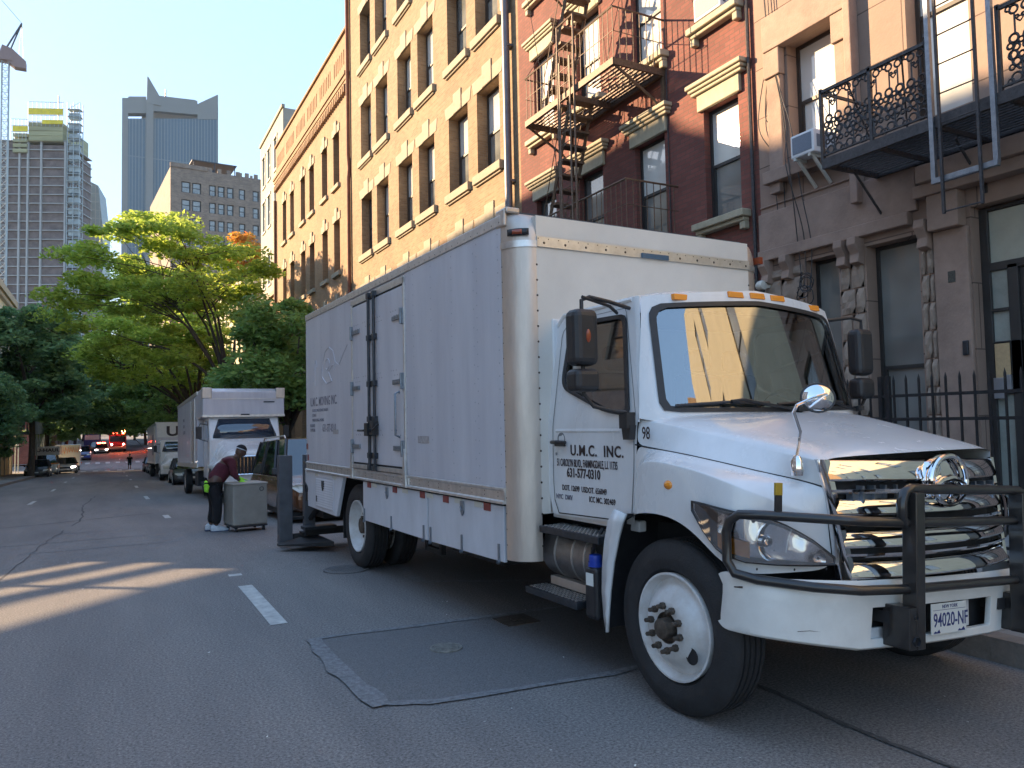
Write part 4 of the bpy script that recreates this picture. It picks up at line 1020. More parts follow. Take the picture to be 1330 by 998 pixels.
# ================================================================ trees
def tree(name, label, base, h, crown, seed, lf, nblob=60, nleaf=220, ls=.22, tr=.22, lean=(0,0), flat=.35, group='street trees', low=.35, blob=1.3, limbs=14):
    rng = np.random.RandomState(seed); bx, by, bz = base
    t = thing(name, label, 'tree', base, 0, group)
    cx, cy = lean; rx, ry, rz = crown; cz = h-rz
    # blob centres: through the crown ellipsoid, biased to its shell
    B_ = []
    while len(B_) < nblob:
        p = rng.uniform(-1,1,3); r = np.linalg.norm(p)
        if r > 1 or r < .35: continue
        if p[2] < -low and r < .8: continue
        B_.append(np.array([cx+p[0]*rx, cy+p[1]*ry, cz+p[2]*rz]))
    B_ = np.array(B_)
    mb = MB(); fork = Vector((cx*.12, cy*.12, h*.32))
    mb.tube([(0,0,-.2),(0,0,.3),tuple(fork*.55+Vector((.05,.03,0))),tuple(fork)],[tr*1.35,tr*1.05,tr*.92,tr*.85],9)
    order = rng.permutation(nblob)[:limbs]; mains = []
    for i in order:
        e = Vector(B_[i]); mid = fork.lerp(e,.45)+Vector((rng.uniform(-.3,.3),rng.uniform(-.3,.3),(e-fork).length*.12))
        mb.tube([fork-Vector((0,0,.25)),fork.lerp(mid,.5)+Vector((0,0,.1)),mid,mid.lerp(e,.5)+Vector((rng.uniform(-.2,.2),0,.1)),e],[tr*.55,tr*.42,tr*.3,tr*.18,.02],6)
        mains.append((mid,e))
    for i in range(nblob):
        if i in order: continue
        e = Vector(B_[i]); m_ = min(mains, key=lambda q:(q[0]-e).length); s = m_[0].lerp(m_[1], rng.uniform(.1,.6))
        mb.tube([s, s.lerp(e,.5)+Vector((0,0,.15)), e],[tr*.16,tr*.1,.012],4)
    part('trunk', mb, MAT['bark'], t, smooth=True)
    # leaves: quads clustered in flattened blobs
    N = nblob*nleaf
    idx = np.repeat(np.arange(nblob), nleaf)
    d = rng.normal(size=(N,3)); d /= np.linalg.norm(d,axis=1)[:,None]; rad = rng.uniform(0,1,N)**.5
    br = blob*rng.uniform(.6,1.25,nblob)[idx]
    P_ = B_[idx]+d*rad[:,None]*br[:,None]*np.array([1,1,flat])
    P_[:,2] -= (((P_[:,0]-B_[idx,0])**2+(P_[:,1]-B_[idx,1])**2)/br**2)*.18*br
    a = rng.normal(size=(N,3))*np.array([1,1,.45]); a /= np.linalg.norm(a,axis=1)[:,None]
    u_ = rng.normal(size=(N,3)); b2 = np.cross(a,u_); b2 /= np.linalg.norm(b2,axis=1)[:,None]
    s = ls*rng.uniform(.6,1.3,N)[:,None]; A = a*s; Bv = b2*s*.42
    V = np.empty((N,4,3)); V[:,0] = P_-A; V[:,1] = P_+Bv; V[:,2] = P_+A; V[:,3] = P_-Bv
    me = bpy.data.meshes.new('crown'); me.vertices.add(N*4); me.vertices.foreach_set('co', V.reshape(-1))
    me.loops.add(N*4); me.loops.foreach_set('vertex_index', np.arange(N*4)); me.polygons.add(N)
    me.polygons.foreach_set('loop_start', np.arange(0,N*4,4)); me.polygons.foreach_set('loop_total', np.full(N,4)); me.update(calc_edges=True)
    me.materials.append(MAT[lf]); link('crown', me, t)
    return t
tree('honey_locust','large yellow green honey locust leaning over the street above the cab-over truck', (6.15,43,gz(43)+.15), 14.6, (5.6,5.8,4.1), 11, 'leaf_locust', 125, 260, .15, .19, (-3.6,2), .30, blob=1.15, low=.25, limbs=9)
tree('honey_locust','green honey locust behind the sunlit one, its forked trunk seen above the white trucks', (6.0,60,gz(60)+.15), 13.2, (5.2,5.6,3.4), 12, 'leaf_locust', 90, 230, .19, .24, (-3.0,0), .35, blob=1.5)
tree('street_tree','dark bushy tree at the pavement just past the back of the near moving truck', (6.2,30.5,gz(30)+.15), 7.3, (2.7,3.2,2.3), 13, 'leaf_green', 46, 420, .13, .12, (0,0), .6, blob=.9, low=.9)
tree('street_tree','small green tree in front of the sunlit cream building on the right', (6.3,74,gz(74)+.15), 11.5, (4.6,5,4.0), 14, 'leaf_green', 60, 260, .22, .2, (-1.5,0), .45, blob=1.5, low=.8)
tree('street_tree','broad green tree at the avenue corner on the right', (6.4,90,gz(90)+.15), 12.5, (5.6,5,4.6), 15, 'leaf_green', 60, 260, .26, .22, (-2.0,0), .45, blob=1.7, low=.8)
tree('dark_tree','tall dark tree in front of the cream corner building on the left', (-5.9,77,gz(77)+.15), 15.2, (4.3,5,5.6), 21, 'leaf_dark', 85, 300, .26, .26, (.3,0), .4, blob=1.6, low=.8)
tree('dark_tree','low dark tree at the far left edge above the parked black car', (-8.2,68,gz(68)+.15), 7.6, (2.8,3.2,3.0), 22, 'leaf_dark', 50, 300, .18, .14, (0,0), .6, blob=1.0, low=.9)
tree('dark_tree','dark spreading tree overhanging the middle of the street before the avenue', (-5.8,90,gz(90)+.15), 13.5, (6.0,5.5,5.0), 23, 'leaf_dark', 80, 280, .30, .25, (2.4,0), .4, blob=1.8, low=.8)
far = [(-6,118,13.5,(5.5,5,5),(2,0),'leaf_dark'),(-6,136,13,(6,5,5),(3,0),'leaf_green'),(-5.5,158,15,(6,6,6),(3,0),'leaf_dark'),(6.3,118,14,(5.5,5,5),(-2,0),'leaf_green'),(6.0,136,14,(6,6,5.5),(-3,0),'leaf_dark'),(6,158,15,(6,6,6),(-3,0),'leaf_green'),(-5,190,17,(7,6,7),(3,0),'leaf_dark'),(5,190,17,(7,6,7),(-3,0),'leaf_dark'),(0,235,17,(9,6,9),(0,0),'leaf_dark'),(-9,120,10,(4,5,4.5),(0,0),'leaf_dark')]
lab = ['first tree past the avenue on the pickup side','second tree beyond the avenue on the left','third tree beyond the avenue on the left','first tree beyond the avenue on the right','second tree beyond the avenue on the right','third tree beyond the avenue on the right','far tree on the left','far tree on the right','farthest tree closing the street','low tree at the avenue corner on the left']
for i,(x,y,h,c,l,lf) in enumerate(far):
    tree('distant_tree', 'leafy '+lab[i], (x,y,gz(y)+.1), h, c, 40+i, lf, 42, 170, .42, .25, l, .5, 'trees beyond the avenue', .9, 2.1, 8)
tree('autumn_tree','small orange leaved tree top on the roof line in front of the brown apartment block', (9.7,64,13.5-3.3), 7.3, (1.7,1.7,1.5), 31, 'leaf_autumn', 22, 160, .2, .08, (0,0), .6, blob=.8, low=.9)
# ================================================================ the moving truck
# local frame: x to the right of its left tyre face, y back from the front axle, z up
TR = thing('moving_truck', 'big white moving truck with a black push bar, parked by the brownstone fence', 'truck', (2.80, 3.37, 0), R(1.6), 'white trucks parked along the right side')
XC = 1.125
SPLIT = {'fender','wheel_arch_liner','grille_side_frame','splash_guard','door_pillar','cab_corner','roof_gutter','hood_seam','mud_flap','tow_bracket','side_panel','reflector_tape','door_strap'}
def tp(name, mb, mt, par=None, **k):
    if name in SPLIT:
        if 'merge' in k: pass
        o = None
        for q in islands(mb): o = part(name, q, MAT[mt] if isinstance(mt, str) else mt, par or TR, **k)
        return o
    return part(name, mb, MAT[mt] if isinstance(mt, str) else mt, par or TR, **k)
BXL, BXR, BY0, BY1, BZ0, BZ1 = -.15, 2.42, 1.69, 7.42, 1.17, 3.22
# --- cargo box
mb = MB(); mb.box(BXL+.004,BXR-.004,BY0,BY1,1.08,BZ1-.03); box_ = tp('cargo_box', mb, 'white_paint')
mb = MB(); mb.box(BXL+.19,BXR-.19,1.49,BY0-.002,.98,BZ1-.03); tp('front_wall', mb, 'front_bounce_tint', box_)
# near side skin: panels with rivet rows
mb = MB(); mb.box(BXL-.004,BXL+.002,BY0+.0,3.66,BZ0,BZ1-.07); mb.box(BXL-.004,BXL+.002,5.32,BY1,BZ0,BZ1-.07)
mb.box(BXL+.006,BXR-.006,BY1,BY1+.004,1.1,BZ1-.05)
tp('side_panel', mb, 'white_paint', box_)
def rivets(mb, pts, r=.007, d=(-1,0,0), n=6):
    d = Vector(d); a = d.orthogonal().normalized(); b_ = d.cross(a)
    for p in pts:
        p = Vector(p); vs = [p+a*r*math.cos(2*PI*k/n)+b_*r*math.sin(2*PI*k/n) for k in range(n)]+[p+d*r*.5]
        mb.add(vs, [(k,(k+1)%n,n) for k in range(n)])
mb = MB(); xs_ = BXL-.0045
for y in (1.74,2.10,2.16,2.58,3.02,3.44,3.62,5.36,5.78,6.2,6.62,7.04,7.38):
    z = BZ0+.05
    while z < BZ1-.1: rivets(mb, [(xs_,y,z)]); z += .098 if y in (1.74,2.10,2.58,3.02,3.44,5.78,6.62) else .15
tp('rivets', mb, mat('rivet',(.36,.37,.42),.5,.3,var=0), box_)
# roof rail (top side extrusion), bottom rails
mb = MB(); mb.box(BXL-.014,BXL+.03,BY0-.02,BY1,BZ1-.085,BZ1-.005); mb.box(BXR-.03,BXR+.014,BY0-.02,BY1,BZ1-.085,BZ1)
y = BY0
rv = MB()
while y < BY1: rivets(rv, [(BXL-.0145,y,BZ1-.06)], .006); y += .12
tp('top_rail', mb, 'alu_rail', box_, bevel=.004)
mb = MB(); mb.prism([(BXL-.006,BZ1-.004),(BXL+.10,BZ1+.035),(BXR-.10,BZ1+.035),(BXR+.006,BZ1-.004)],'y',BY0-.02,BY1); tp('roof_sheet', mb, 'roof', box_)
mb = MB()
mb.prism([(BXL-.006,1.17),(BXL-.022,1.165),(BXL-.022,1.15),(BXL-.012,1.14),(BXL-.012,1.075),(BXL-.03,1.066),(BXL-.03,1.048),(BXL+.03,1.048),(BXL+.03,1.17)],'y',BY0,BY1)
mb.box(BXR-.03,BXR+.02,BY0,BY1,1.05,1.17)
y = BY0+.1
while y < BY1: rivets(rv, [(BXL-.0125,y,1.10),(BXL-.0125,y,1.13)], .006); y += .22
tp('bottom_rail', mb, 'alu_rail', box_); tp('rail_rivets', rv, 'steel_dark', box_)
# rounded front corners, from the roof to below the floor
def corner(cx, sx):
    mb = MB(); rows = []
    for z in (.64,.66,1.1,2.0,2.96):
        rows.append([(cx+sx*.19*math.cos(a), BY0-.2*math.sin(a), z) for a in np.linspace(0,PI/2,10)])
    mb.grid(rows); mb.grid([[(cx,BY0,.64)]*10, rows[0]])
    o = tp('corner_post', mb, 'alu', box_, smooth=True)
    # inner sheet
    return o
corner(BXL+.19,-1); corner(BXR-.19,1)
# domed front cap, radiused at the top
def cap_pt(x, t):   # t: 0 = lower edge (front face), 1 = roof
    return
mb = MB(); rows = []
for a in np.linspace(0, PI/2, 9):           # a = 0 lower edge, PI/2 roof
    row = []
    for k in range(0, 10):                  # left rounded end
        b_ = PI/2*k/9; row.append((BXL+.19-.19*math.cos(b_)-.0, BY0-.2*math.sin(b_)*math.cos(a)**.8, 3.0+(.235)*math.sin(a)-.0*(1-math.sin(b_))))
    for k in range(9, -1, -1):
        b_ = PI/2*k/9; row.append((BXR-.19+.19*math.cos(b_), BY0-.2*math.sin(b_)*math.cos(a)**.8, 3.0+.235*math.sin(a)))
    rows.append(row)
mb.grid(rows)
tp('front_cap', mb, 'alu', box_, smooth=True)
mb = MB(); mb.box(BXL+.19,BXR-.19,1.476,1.489,2.955,3.03)
mb.grid([[(BXL+.19-.198*math.cos(b_), BY0-.208*math.sin(b_), z) for b_ in np.linspace(0,PI/2,8)] for z in (2.95,3.0)])
mb.grid([[(BXR-.19+.198*math.cos(b_), BY0-.208*math.sin(b_), z) for b_ in np.linspace(0,PI/2,8)] for z in (2.95,3.0)])
tp('cap_trim', mb, 'alu_rail', box_, smooth=True)
rv = MB(); rivets(rv, [(x,1.4755,2.985) for x in np.arange(.1,2.2,.19)], .011, (0,-1,0)); rivets(rv, [(x,1.4755,3.015) for x in np.arange(.05,2.2,.09)], .005, (0,-1,0))
z = .75
while z < 2.9: rivets(rv, [(BXL+.19,1.488,z)], .009, (0,-1,0)); rivets(rv,[(BXR-.19,1.488,z)],.009,(0,-1,0)); rivets(rv,[(BXL-.001,BY0-.01,z)],.006); z += .115
tp('rivets', rv, 'rust_metal', box_)
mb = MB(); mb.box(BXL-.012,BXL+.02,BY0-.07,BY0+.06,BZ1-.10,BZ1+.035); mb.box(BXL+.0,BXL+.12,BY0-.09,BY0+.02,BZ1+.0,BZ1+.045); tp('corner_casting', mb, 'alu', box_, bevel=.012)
mb = MB(); mb.grid([[(BXL+.19-.199*math.cos(b_), BY0-.209*math.sin(b_), z) for b_ in np.linspace(.45,1.25,8)] for z in (3.035,3.085)]); l_ = tp('marker_light_housing', mb, 'black_plastic', box_, smooth=True, solid=.01)
mb = MB(); mb.grid([[(BXL+.19-.205*math.cos(b_), BY0-.215*math.sin(b_), z) for b_ in np.linspace(.65,1.0,6)] for z in (3.043,3.077)]); tp('marker_lens', mb, 'amber_dark', l_, smooth=True, solid=.008)
mb = MB(); mb.box(1.02,1.30,1.462,1.477,2.955,2.995); tp('marker_light', mb, mat('blue_lamp',(.05,.10,.16),.3,var=.2,coat=.5), box_, bevel=.004)
mb = MB(); mb.box(BXR-.03,BXR+.01,BY0-.19,BY0-.08,3.03,3.09); tp('marker_light', mb, 'amber_dark', box_)
# --- side double door
DZ0, DZ1, DA, DB, DM = 1.24, 3.02, 3.70, 5.28, 4.57
mb = MB()
for q in ((DA-.05,DA-.012,DZ0-.03,DZ1+.08),(DB+.012,DB+.05,DZ0-.03,DZ1+.08)): mb.box(BXL-.016,BXL+.01,q[0],q[1],q[2],q[3])
mb.box(BXL-.016,BXL+.01,DA-.05,DB+.05,DZ1+.02,DZ1+.09); mb.box(BXL-.03,BXL+.01,DA-.05,DB+.05,DZ0-.065,DZ0-.02)
tp('door_frame', mb, 'alu_rail', box_, bevel=.003)
mb = MB(); mb.box(BXL-.006,BXL+.006,DA-.012,DB+.012,DZ0-.02,DZ1+.02); tp('door_gap', mb, 'chassis', box_)
for (a,c) in ((DA,DM-.012),(DM+.012,DB)):
    mb = MB(); mb.box(BXL-.014,BXL+.0,a,c,DZ0,DZ1); dd = tp('side_door', mb, 'white_paint', box_, bevel=.004)
    rv = MB()
    for zr in (1.55,2.15,2.75):
        rivets(rv, [(BXL-.0145,a+.08+i*.07+(.1 if j else 0),zr+j*.05) for i in range(3) for j in range(2)], .006)
        rivets(rv, [(BXL-.0145,c-.26+i*.07+(.05 if j else 0),zr+j*.05) for i in range(3) for j in range(2)], .006)
    tp('rivets', rv, 'steel_dark', dd)
    hy = a if a == DA else c; s = 1 if a == DA else -1
    for zh in (1.42,2.08,2.72):
        mb = MB(); mb.box(BXL-.03,BXL-.013,min(hy-.03*s,hy+.02*s),max(hy-.03*s,hy+.02*s),zh-.08,zh+.08); mb.tube([(BXL-.035,hy,zh-.08),(BXL-.035,hy,zh+.08)],.014,8)
        mb.box(BXL-.03,BXL-.013,min(hy,hy+.26*s),max(hy,hy+.26*s),zh-.024,zh+.024); rivets(mb,[(BXL-.03,hy+s*q,zh) for q in (.1,.17,.24)],.01)
        tp('hinge', mb, 'galv', dd, bevel=.004)
# locking bars, guides and handles
for y in (DM-.10,DM+.07):
    mb = MB(); mb.tube([(BXL-.04,y,DZ0-.06),(BXL-.04,y,DZ1+.06)],.017,8)
    for zh in (DZ0-.04,1.33,1.72,2.1,2.6,DZ1+.04): mb.box(BXL-.058,BXL-.012,y-.035,y+.035,zh-.03,zh+.03)
    tp('lock_bar', mb, 'steel_dark', box_, bevel=.003)
mb = MB(); mb.tube([(BXL-.05,DM-.1,1.60),(BXL-.08,DM-.16,1.61),(BXL-.075,DM-.3,1.66)],.014,6); mb.box(BXL-.085,BXL-.02,DM-.16,DM-.06,1.55,1.70)
mb.tube([(BXL-.05,DM+.07,1.60),(BXL-.08,DM+.15,1.60),(BXL-.075,DM+.36,1.60)],.014,6); mb.box(BXL-.085,BXL-.02,DM+.02,DM+.12,1.54,1.68)
mb.lathe([(0,.02),(.05,.02)],(BXL-.1,DM-.1,1.6),'x',8)
tp('lock_handle', mb, 'black_plastic', box_, bevel=.004)
mb = MB(); mb.tube([(BXL-.01,3.80,1.98),(BXL-.06,3.80,1.96),(BXL-.06,3.80,1.55),(BXL-.01,3.80,1.53)],.012,8); tp('grab_handle', mb, 'galv', box_, smooth=True)
mb = MB(); mb.prism([(3.62,1.05),(3.70,1.05),(3.70,1.24),(3.66,1.42),(3.64,1.24)],'x',BXL-.035,BXL-.016); mb.prism([(5.28,1.05),(5.36,1.05),(5.34,1.3),(5.31,1.42),(5.28,1.3)],'x',BXL-.035,BXL-.016); tp('door_strap', mb, 'alu_rail', box_)
for (y,w_) in ((3.10,.26),(5.90,.22)):
    mb = MB(); mb.box(BXL-.007,BXL-.003,y,y+w_,1.48 if y < 4 else 1.555,1.545 if y < 4 else 1.61); tp('number_plate_holder', mb, mat('dull_plate',(.36,.33,.33),.6,var=.3,scale=30), box_)
# faded lettering (mirrored to read from the left side)
RS = (R(90), 0, R(-90))
TX = BXL-.0055
text('U.M.C. MOVING INC.', .115, G('letter_faded'), box_, (TX,7.20,1.93), RS, .82, bold=.002)
text('LOCAL & LONG DISTANCE HAULING', .040, G('letter_faded'), box_, (TX,7.10,1.85), RS, .8)
text('STORAGE', .04, G('letter_faded'), box_, (TX,7.10,1.785), RS, .8)
text('WAREHOUSING & MOVING', .04, G('letter_faded'), box_, (TX,7.10,1.72), RS, .8)
text('HOUSEHOLD', .042, G('letter_faded'), box_, (TX,7.22,1.645), RS, .7)
text('COMMERCIAL', .042, G('letter_faded'), box_, (TX,7.22,1.585), RS, .7)
text('631-577-0310', .10, G('letter_faded'), box_, (TX,6.60,1.585), RS, .75, bold=.001)
# ghost of an old peeled sticker
mb = MB(); gr = [(6.55,2.5),(6.45,2.62),(6.28,2.66),(6.1,2.6),(6.0,2.45),(6.05,2.35)]
mb.tube([(BXL-.0045,y,z) for y,z in gr],.006,4); mb.tube([(BXL-.0045,6.55,2.5),(BXL-.0045,6.6,2.3),(BXL-.0045,6.4,2.2),(BXL-.0045,6.15,2.22),(BXL-.0045,6.3,2.35),(BXL-.0045,6.1,2.42)],.006,4)
mb.tube([(BXL-.0045,6.0,2.45),(BXL-.0045,5.85,2.4),(BXL-.0045,5.7,2.5),(BXL-.0045,5.5,2.62)],.005,4); mb.tube([(BXL-.0045,6.95,2.2),(BXL-.0045,6.95,2.5),(BXL-.0045,6.9,2.55),(BXL-.0045,6.85,2.45)],.006,4)
mb.tube([(BXL-.0045,6.35+.1*math.cos(a),2.45+.07*math.sin(a)) for a in np.linspace(0,5.5,10)],.006,4)
tp('sticker_ghost', mb, mat('ghost',(.50,.50,.56),.5,var=.1), box_)
# --- lower body: skirt lockers, tool box, marker lights
def locker(y0, y1, z0a, z0b, latch_y):
    mb = MB(); mb.prism([(y0,1.03),(y1,1.03),(y1,z0b),(y0,z0a)],'x',BXL-.004,BXL+.02); l = tp('skirt_locker', mb, 'skirt_paint', bevel=.004)
    mb = MB(); mb.box(BXL-.018,BXL-.004,latch_y-.03,latch_y+.03,.93,1.015); mb.prism([(latch_y-.03,.93),(latch_y+.03,.93),(latch_y,.895)],'x',BXL-.018,BXL-.004); mb.tube([(BXL-.022,latch_y-.012,.94),(BXL-.026,latch_y+.012,.97)],.006,5); tp('latch', mb, 'galv', l, bevel=.002)
    n = 3 if y1-y0 > 1.2 else 2
    for y in np.linspace(y0+.08, y1-.05, n):
        zz = z0a+(z0b-z0a)*(y-y0)/(y1-y0); mb = MB(); mb.box(BXL-.014,BXL-.003,y-.012,y+.012,zz-.01,zz+.13); mb.lathe([(-.02,.016),(.0,.016)],(BXL-.006,y,zz-.005),'x',8); tp('hinge', mb, 'galv', l)
    return l
locker(1.72, 3.14, .615, .60, 2.42); locker(3.17, 4.98, .60, .605, 4.2)
for y in (1.98,2.75,3.27,3.98,4.76): 
    mb = MB(); mb.box(BXL-.012,BXL-.003,y-.055,y+.055,.975,1.035); tp('reflector', mb, 'red_lens', bevel=.003)
mb = MB(); 
for y in (2.13,2.5,3.1,3.7,4.6,6.1,6.9): mb.box(BXL-.009,BXL-.003,y-.07,y+.07,.99,1.03)
tp('reflector_tape', mb, 'reflector_white')
mb = MB(); mb.prism([(5.72,1.04),(7.50,1.04),(7.50,.88),(7.40,.84),(7.36,.56),(6.02,.54)],'x',BXL-.004,BXL+.04); ft = tp('rear_fairing', mb, 'skirt_paint', bevel=.004)
mb = MB(); mb.box(BXL-.012,BXL-.004,6.12,6.92,.59,1.0); 
tb = tp('toolbox_door', mb, 'white_paint', ft, bevel=.003)
mb = MB()
for k in range(12): z = .61+.031*k; mb.prism([(BXL-.020,z),(BXL-.012,z+.024),(BXL-.012,z)],'y',6.14,6.90)
tp('louvres', mb, 'skirt_paint', tb)
mb = MB(); mb.prism([(6.52,.95),(6.60,.95),(6.60,.88),(6.56,.82),(6.52,.88)],'x',BXL-.03,BXL-.01); mb.box(BXL-.02,BXL-.01,6.86,6.9,.66,.74); tp('latch', mb, 'black_plastic', tb)
mb = MB(); mb.lathe([(-.02,.06),(.0,.06)],(BXL,7.42,.79),'x',14); mb.box(BXL-.01,BXL,7.38,7.44,1.06,1.12); tp('marker_light', mb, 'black_plastic')
mb = MB(); mb.box(BXL-.008,BXL,7.30,7.37,1.19,1.27); mb.box(BXL-.008,BXL,7.34,7.42,1.34,1.42); tp('marker_light', mb, 'red_lens')
# frame, axle, tanks, bumper
mb = MB(); mb.box(.65,.75,-.6,7.3,.62,.86); mb.box(1.5,1.6,-.6,7.3,.62,.86)
for y in (2,3,4,5,6,7): mb.box(BXL+.06,BXR-.06,y-.04,y+.04,.9,1.04)
mb.box(.2,2.05,-.1,.2,.40,.52); mb.lathe([(0,.14),(.3,.14)],(1.0,.0,.5),'x',12); mb.lathe([(0,.10),(2.0,.10)],(.1,5.42,.5),'x',12); mb.lathe([(-.2,.16),(0,.22),(.2,.16)],(1.12,5.42,.5),'x',14)
mb.tube([(1.12,.9,.62),(1.12,5.3,.52)],.05,8); mb.box(.35,1.9,-.3,1.4,.75,1.0); mb.box(.4,1.85,.3,1.35,.6,.9)
mb.box(1.7,2.3,1.8,3.4,.4,.95); mb.box(.2,.6,2.4,3.4,.45,.9); mb.box(.15,.2,3.55,3.6,.4,1.0); mb.box(.15,.2,3.9,3.95,.4,1.0); mb.box(.15,.2,3.55,3.95,.38,.43)
mb.lathe([(0,.14),(.8,.14)],(1.7,3.9,.62),'y',12)
tp('chassis_frame', mb, 'chassis')
mb = MB(); mb.box(.05,2.25,4.9,5.95,.98,1.05); tp('wheel_housing', mb, 'chassis')
# --- wheels
def wheel_mb(r=.49, w_=.27, rim=.30, out=-1):
    """outer face at x=0, body towards +x"""
    tyre = MB(); k = w_
    prof = [(.045,rim),(.015,rim+.02),(.0,rim+.07),(.002,r-.09),(.02,r-.03),(.042,r-.006),(.055,r)]
    for g_ in range(4):
        a = .055+(k-.11)*(g_+.42)/4.2; prof += [(a-.007,r),(a-.005,r-.014),(a+.005,r-.014),(a+.007,r)]
    prof += [(k-.055,r),(k-.03,r-.02),(k-.0,r-.09),(k,rim+.07),(k-.03,rim+.01),(k-.05,rim)]
    tyre.lathe(prof,(0,0,0),'x',56)
    return tyre
def wheel(name, x, y, z, deep, r=.485, flip=1, nuts=True, label=None):
    o = bpy.data.objects.new(name, None); COL.objects.link(o); o.parent = TR; o.location = (x,y,z); o.scale = (flip,1,1)
    tp('tyre', wheel_mb(r), 'rubber', o, smooth=True)
    mb = MB()
    if deep: prof = [(.045,.298),(.012,.300),(.010,.288),(.03,.276),(.10,.262),(.135,.24),(.145,.2),(.14,.12),(.14,.08)]
    else: prof = [(.045,.298),(.012,.300),(.010,.288),(.035,.272),(.055,.262),(.045,.235),(.0,.20),(-.030,.165),(-.034,.13),(-.030,.088)]
    mb.lathe(prof,(0,0,0),'x',44); tp('rim', mb, 'rim_white', o, smooth=True)
    if not deep:
        mb = MB()
        for k in range(1):
            a = R(214); c = (0,.212*math.cos(a),.212*math.sin(a)); mb.lathe([(-.006,.044),(.001,.044),(-.004,.0)],(-.008+.0,c[1],c[2]),'x',16)
        tp('hand_hole', mb, 'chassis', o)
        mb = MB(); mb.lathe([(-.028,.092),(-.03,.085),(-.002,.083),(-.0,.06),(-.075,.055),(-.085,.03),(-.085,.001)],(0,0,0),'x',20); mb.lathe([(-.09,.022),(-.092,.001)],(0,0,0),'x',12); tp('hub', mb, 'rust_metal', o, smooth=True)
        mb = MB()
        for k in range(10):
            a = 2*PI*k/10+.2; c = (0,.122*math.cos(a),.122*math.sin(a))
            mb.lathe([(-.03,.02),(-.055,.02),(-.057,.013),(-.085,.012),(-.087,.0)],(0,c[1],c[2]),'x',6)
        tp('lug_nuts', mb, 'rust_metal', o)
    else:
        mb = MB(); mb.lathe([(.14,.10),(.06,.09),(.05,.06),(.05,.001)],(0,0,0),'x',20)
        for k in range(10):
            a = 2*PI*k/10; mb.lathe([(.14,.017),(.10,.017),(.10,.0)],(0,.14*math.cos(a),.14*math.sin(a)),'x',6)
        tp('hub', mb, 'rust_metal', o)
    return o
wheel('front_wheel', 0, .07, .485, False); wheel('front_wheel', 2.25, .07, .485, False, flip=-1)
wheel('rear_wheel', -.10, 5.42, .485, True); wheel('rear_wheel', .25, 5.42, .485, True); wheel('rear_wheel', 2.35, 5.42, .485, True, flip=-1); wheel('rear_wheel', 2.0, 5.42, .485, True, flip=-1)
mb = MB(); mb.box(-.02,.45,6.15,6.18,.25,.95); mb.box(1.8,2.3,6.15,6.18,.25,.95); tp('mud_flap', mb, 'rubber')
# --- lift gate at the tail
mb = MB(); mb.box(.02,2.2,7.45,7.75,.58,.72); mb.box(-.10,.06,7.45,7.7,.60,.78); mb.box(.1,.4,7.5,7.9,.35,.6); lg = tp('tail_lift', mb, 'chassis')
for (x0,x1) in ((-.40,-.21),(-.03,.12)):
    mb = MB(); mb.box(x0,x1,8.02,8.16,-.02,1.24); tp('lift_column', mb, mat('lift_grey',(.095,.10,.115),.5,.2,var=.2,scale=6), lg, bevel=.006, label='grey lift gate plate folded upright')
mb = MB(); mb.box(-.2,-.04,8.05,8.1,.02,.10); mb.box(-.2,-.04,8.05,8.1,.3,.34)
mb.box(-.1,2.2,7.72,7.78,.10,.2); mb.tube([(.1,7.5,.62),(.05,8.05,.3)],.04,6); mb.tube([(1.9,7.5,.62),(1.9,8.05,.3)],.04,6); tp('lift_arm', mb, 'chassis', lg)
mb = MB(); mb.add([(-.50,7.62,.02),(.1,7.0,.09),(.1,8.0,.09),(-.50,7.72,.03),(-.50,7.62,-.0),(.1,7.0,.03),(.1,8.0,.03),(-.50,7.72,.0)],[(0,1,2,3),(4,7,6,5),(0,4,5,1),(1,5,6,2),(2,6,7,3),(3,7,4,0)])
mb.box(-.12,1.9,7.8,8.0,.09,.14); tp('lift_platform', mb, 'chassis', lg)
mb = MB(); mb.box(-.15,.3,7.55,7.8,.20,.24); tp('step_plate', mb, 'steel_dark', lg)

# ================================================================ cab
def arr(*p): return [Vector(q) for q in p]
def tumble(z): return .105+max(0,(z-1.62))*.14
def y_ws(x, z):
    t = (x-XC)/1.0; return .19+.21*abs(t)**2.4+(z-1.70)*.26
# cab side with a real window opening (ring of quads between the door outline and the window outline)
def side_pt(y, z): return (tumble(z), y, z)
def ring_between(outer, inner, f, steps=3):
    mb = MB(); n = len(outer); rows = []
    for s in range(steps+1):
        t = s/steps; rows.append([f(outer[i][0]*(1-t)+inner[i][0]*t, outer[i][1]*(1-t)+inner[i][1]*t) for i in range(n)])
    mb.grid(rows, closed=True); return mb
def resample(poly, n):
    P_ = [Vector(p) for p in poly]; P_.append(P_[0]); L = [0]
    for i in range(1,len(P_)): L.append(L[-1]+(P_[i]-P_[i-1]).length)
    out = []
    for k in range(n):
        s = L[-1]*k/n; i = max(j for j in range(len(L)-1) if L[j] <= s+1e-9); t = (s-L[i])/(L[i+1]-L[i]); out.append(P_[i].lerp(P_[i+1],t))
    return [(p.x,p.y) for p in out]
def rounded(poly, r, k=5):
    out = []; n = len(poly)
    for i in range(n):
        a, b_, c = Vector(poly[i-1]), Vector(poly[i]), Vector(poly[(i+1)%n]); u = (a-b_).normalized(); v_ = (c-b_).normalized()
        rr = r[i] if isinstance(r,(list,tuple)) else r; rr = min(rr, (a-b_).length*.45, (c-b_).length*.45); p, q = b_+u*rr, b_+v_*rr
        for j in range(k+1):
            t = j/k; out.append(tuple((p*(1-t)**2+b_*2*t*(1-t)+q*t*t)))
    return out
def radial(outer, inner_n, n=64):
    """sample both outlines by angle round the inner centroid so that quads do not twist"""
    return
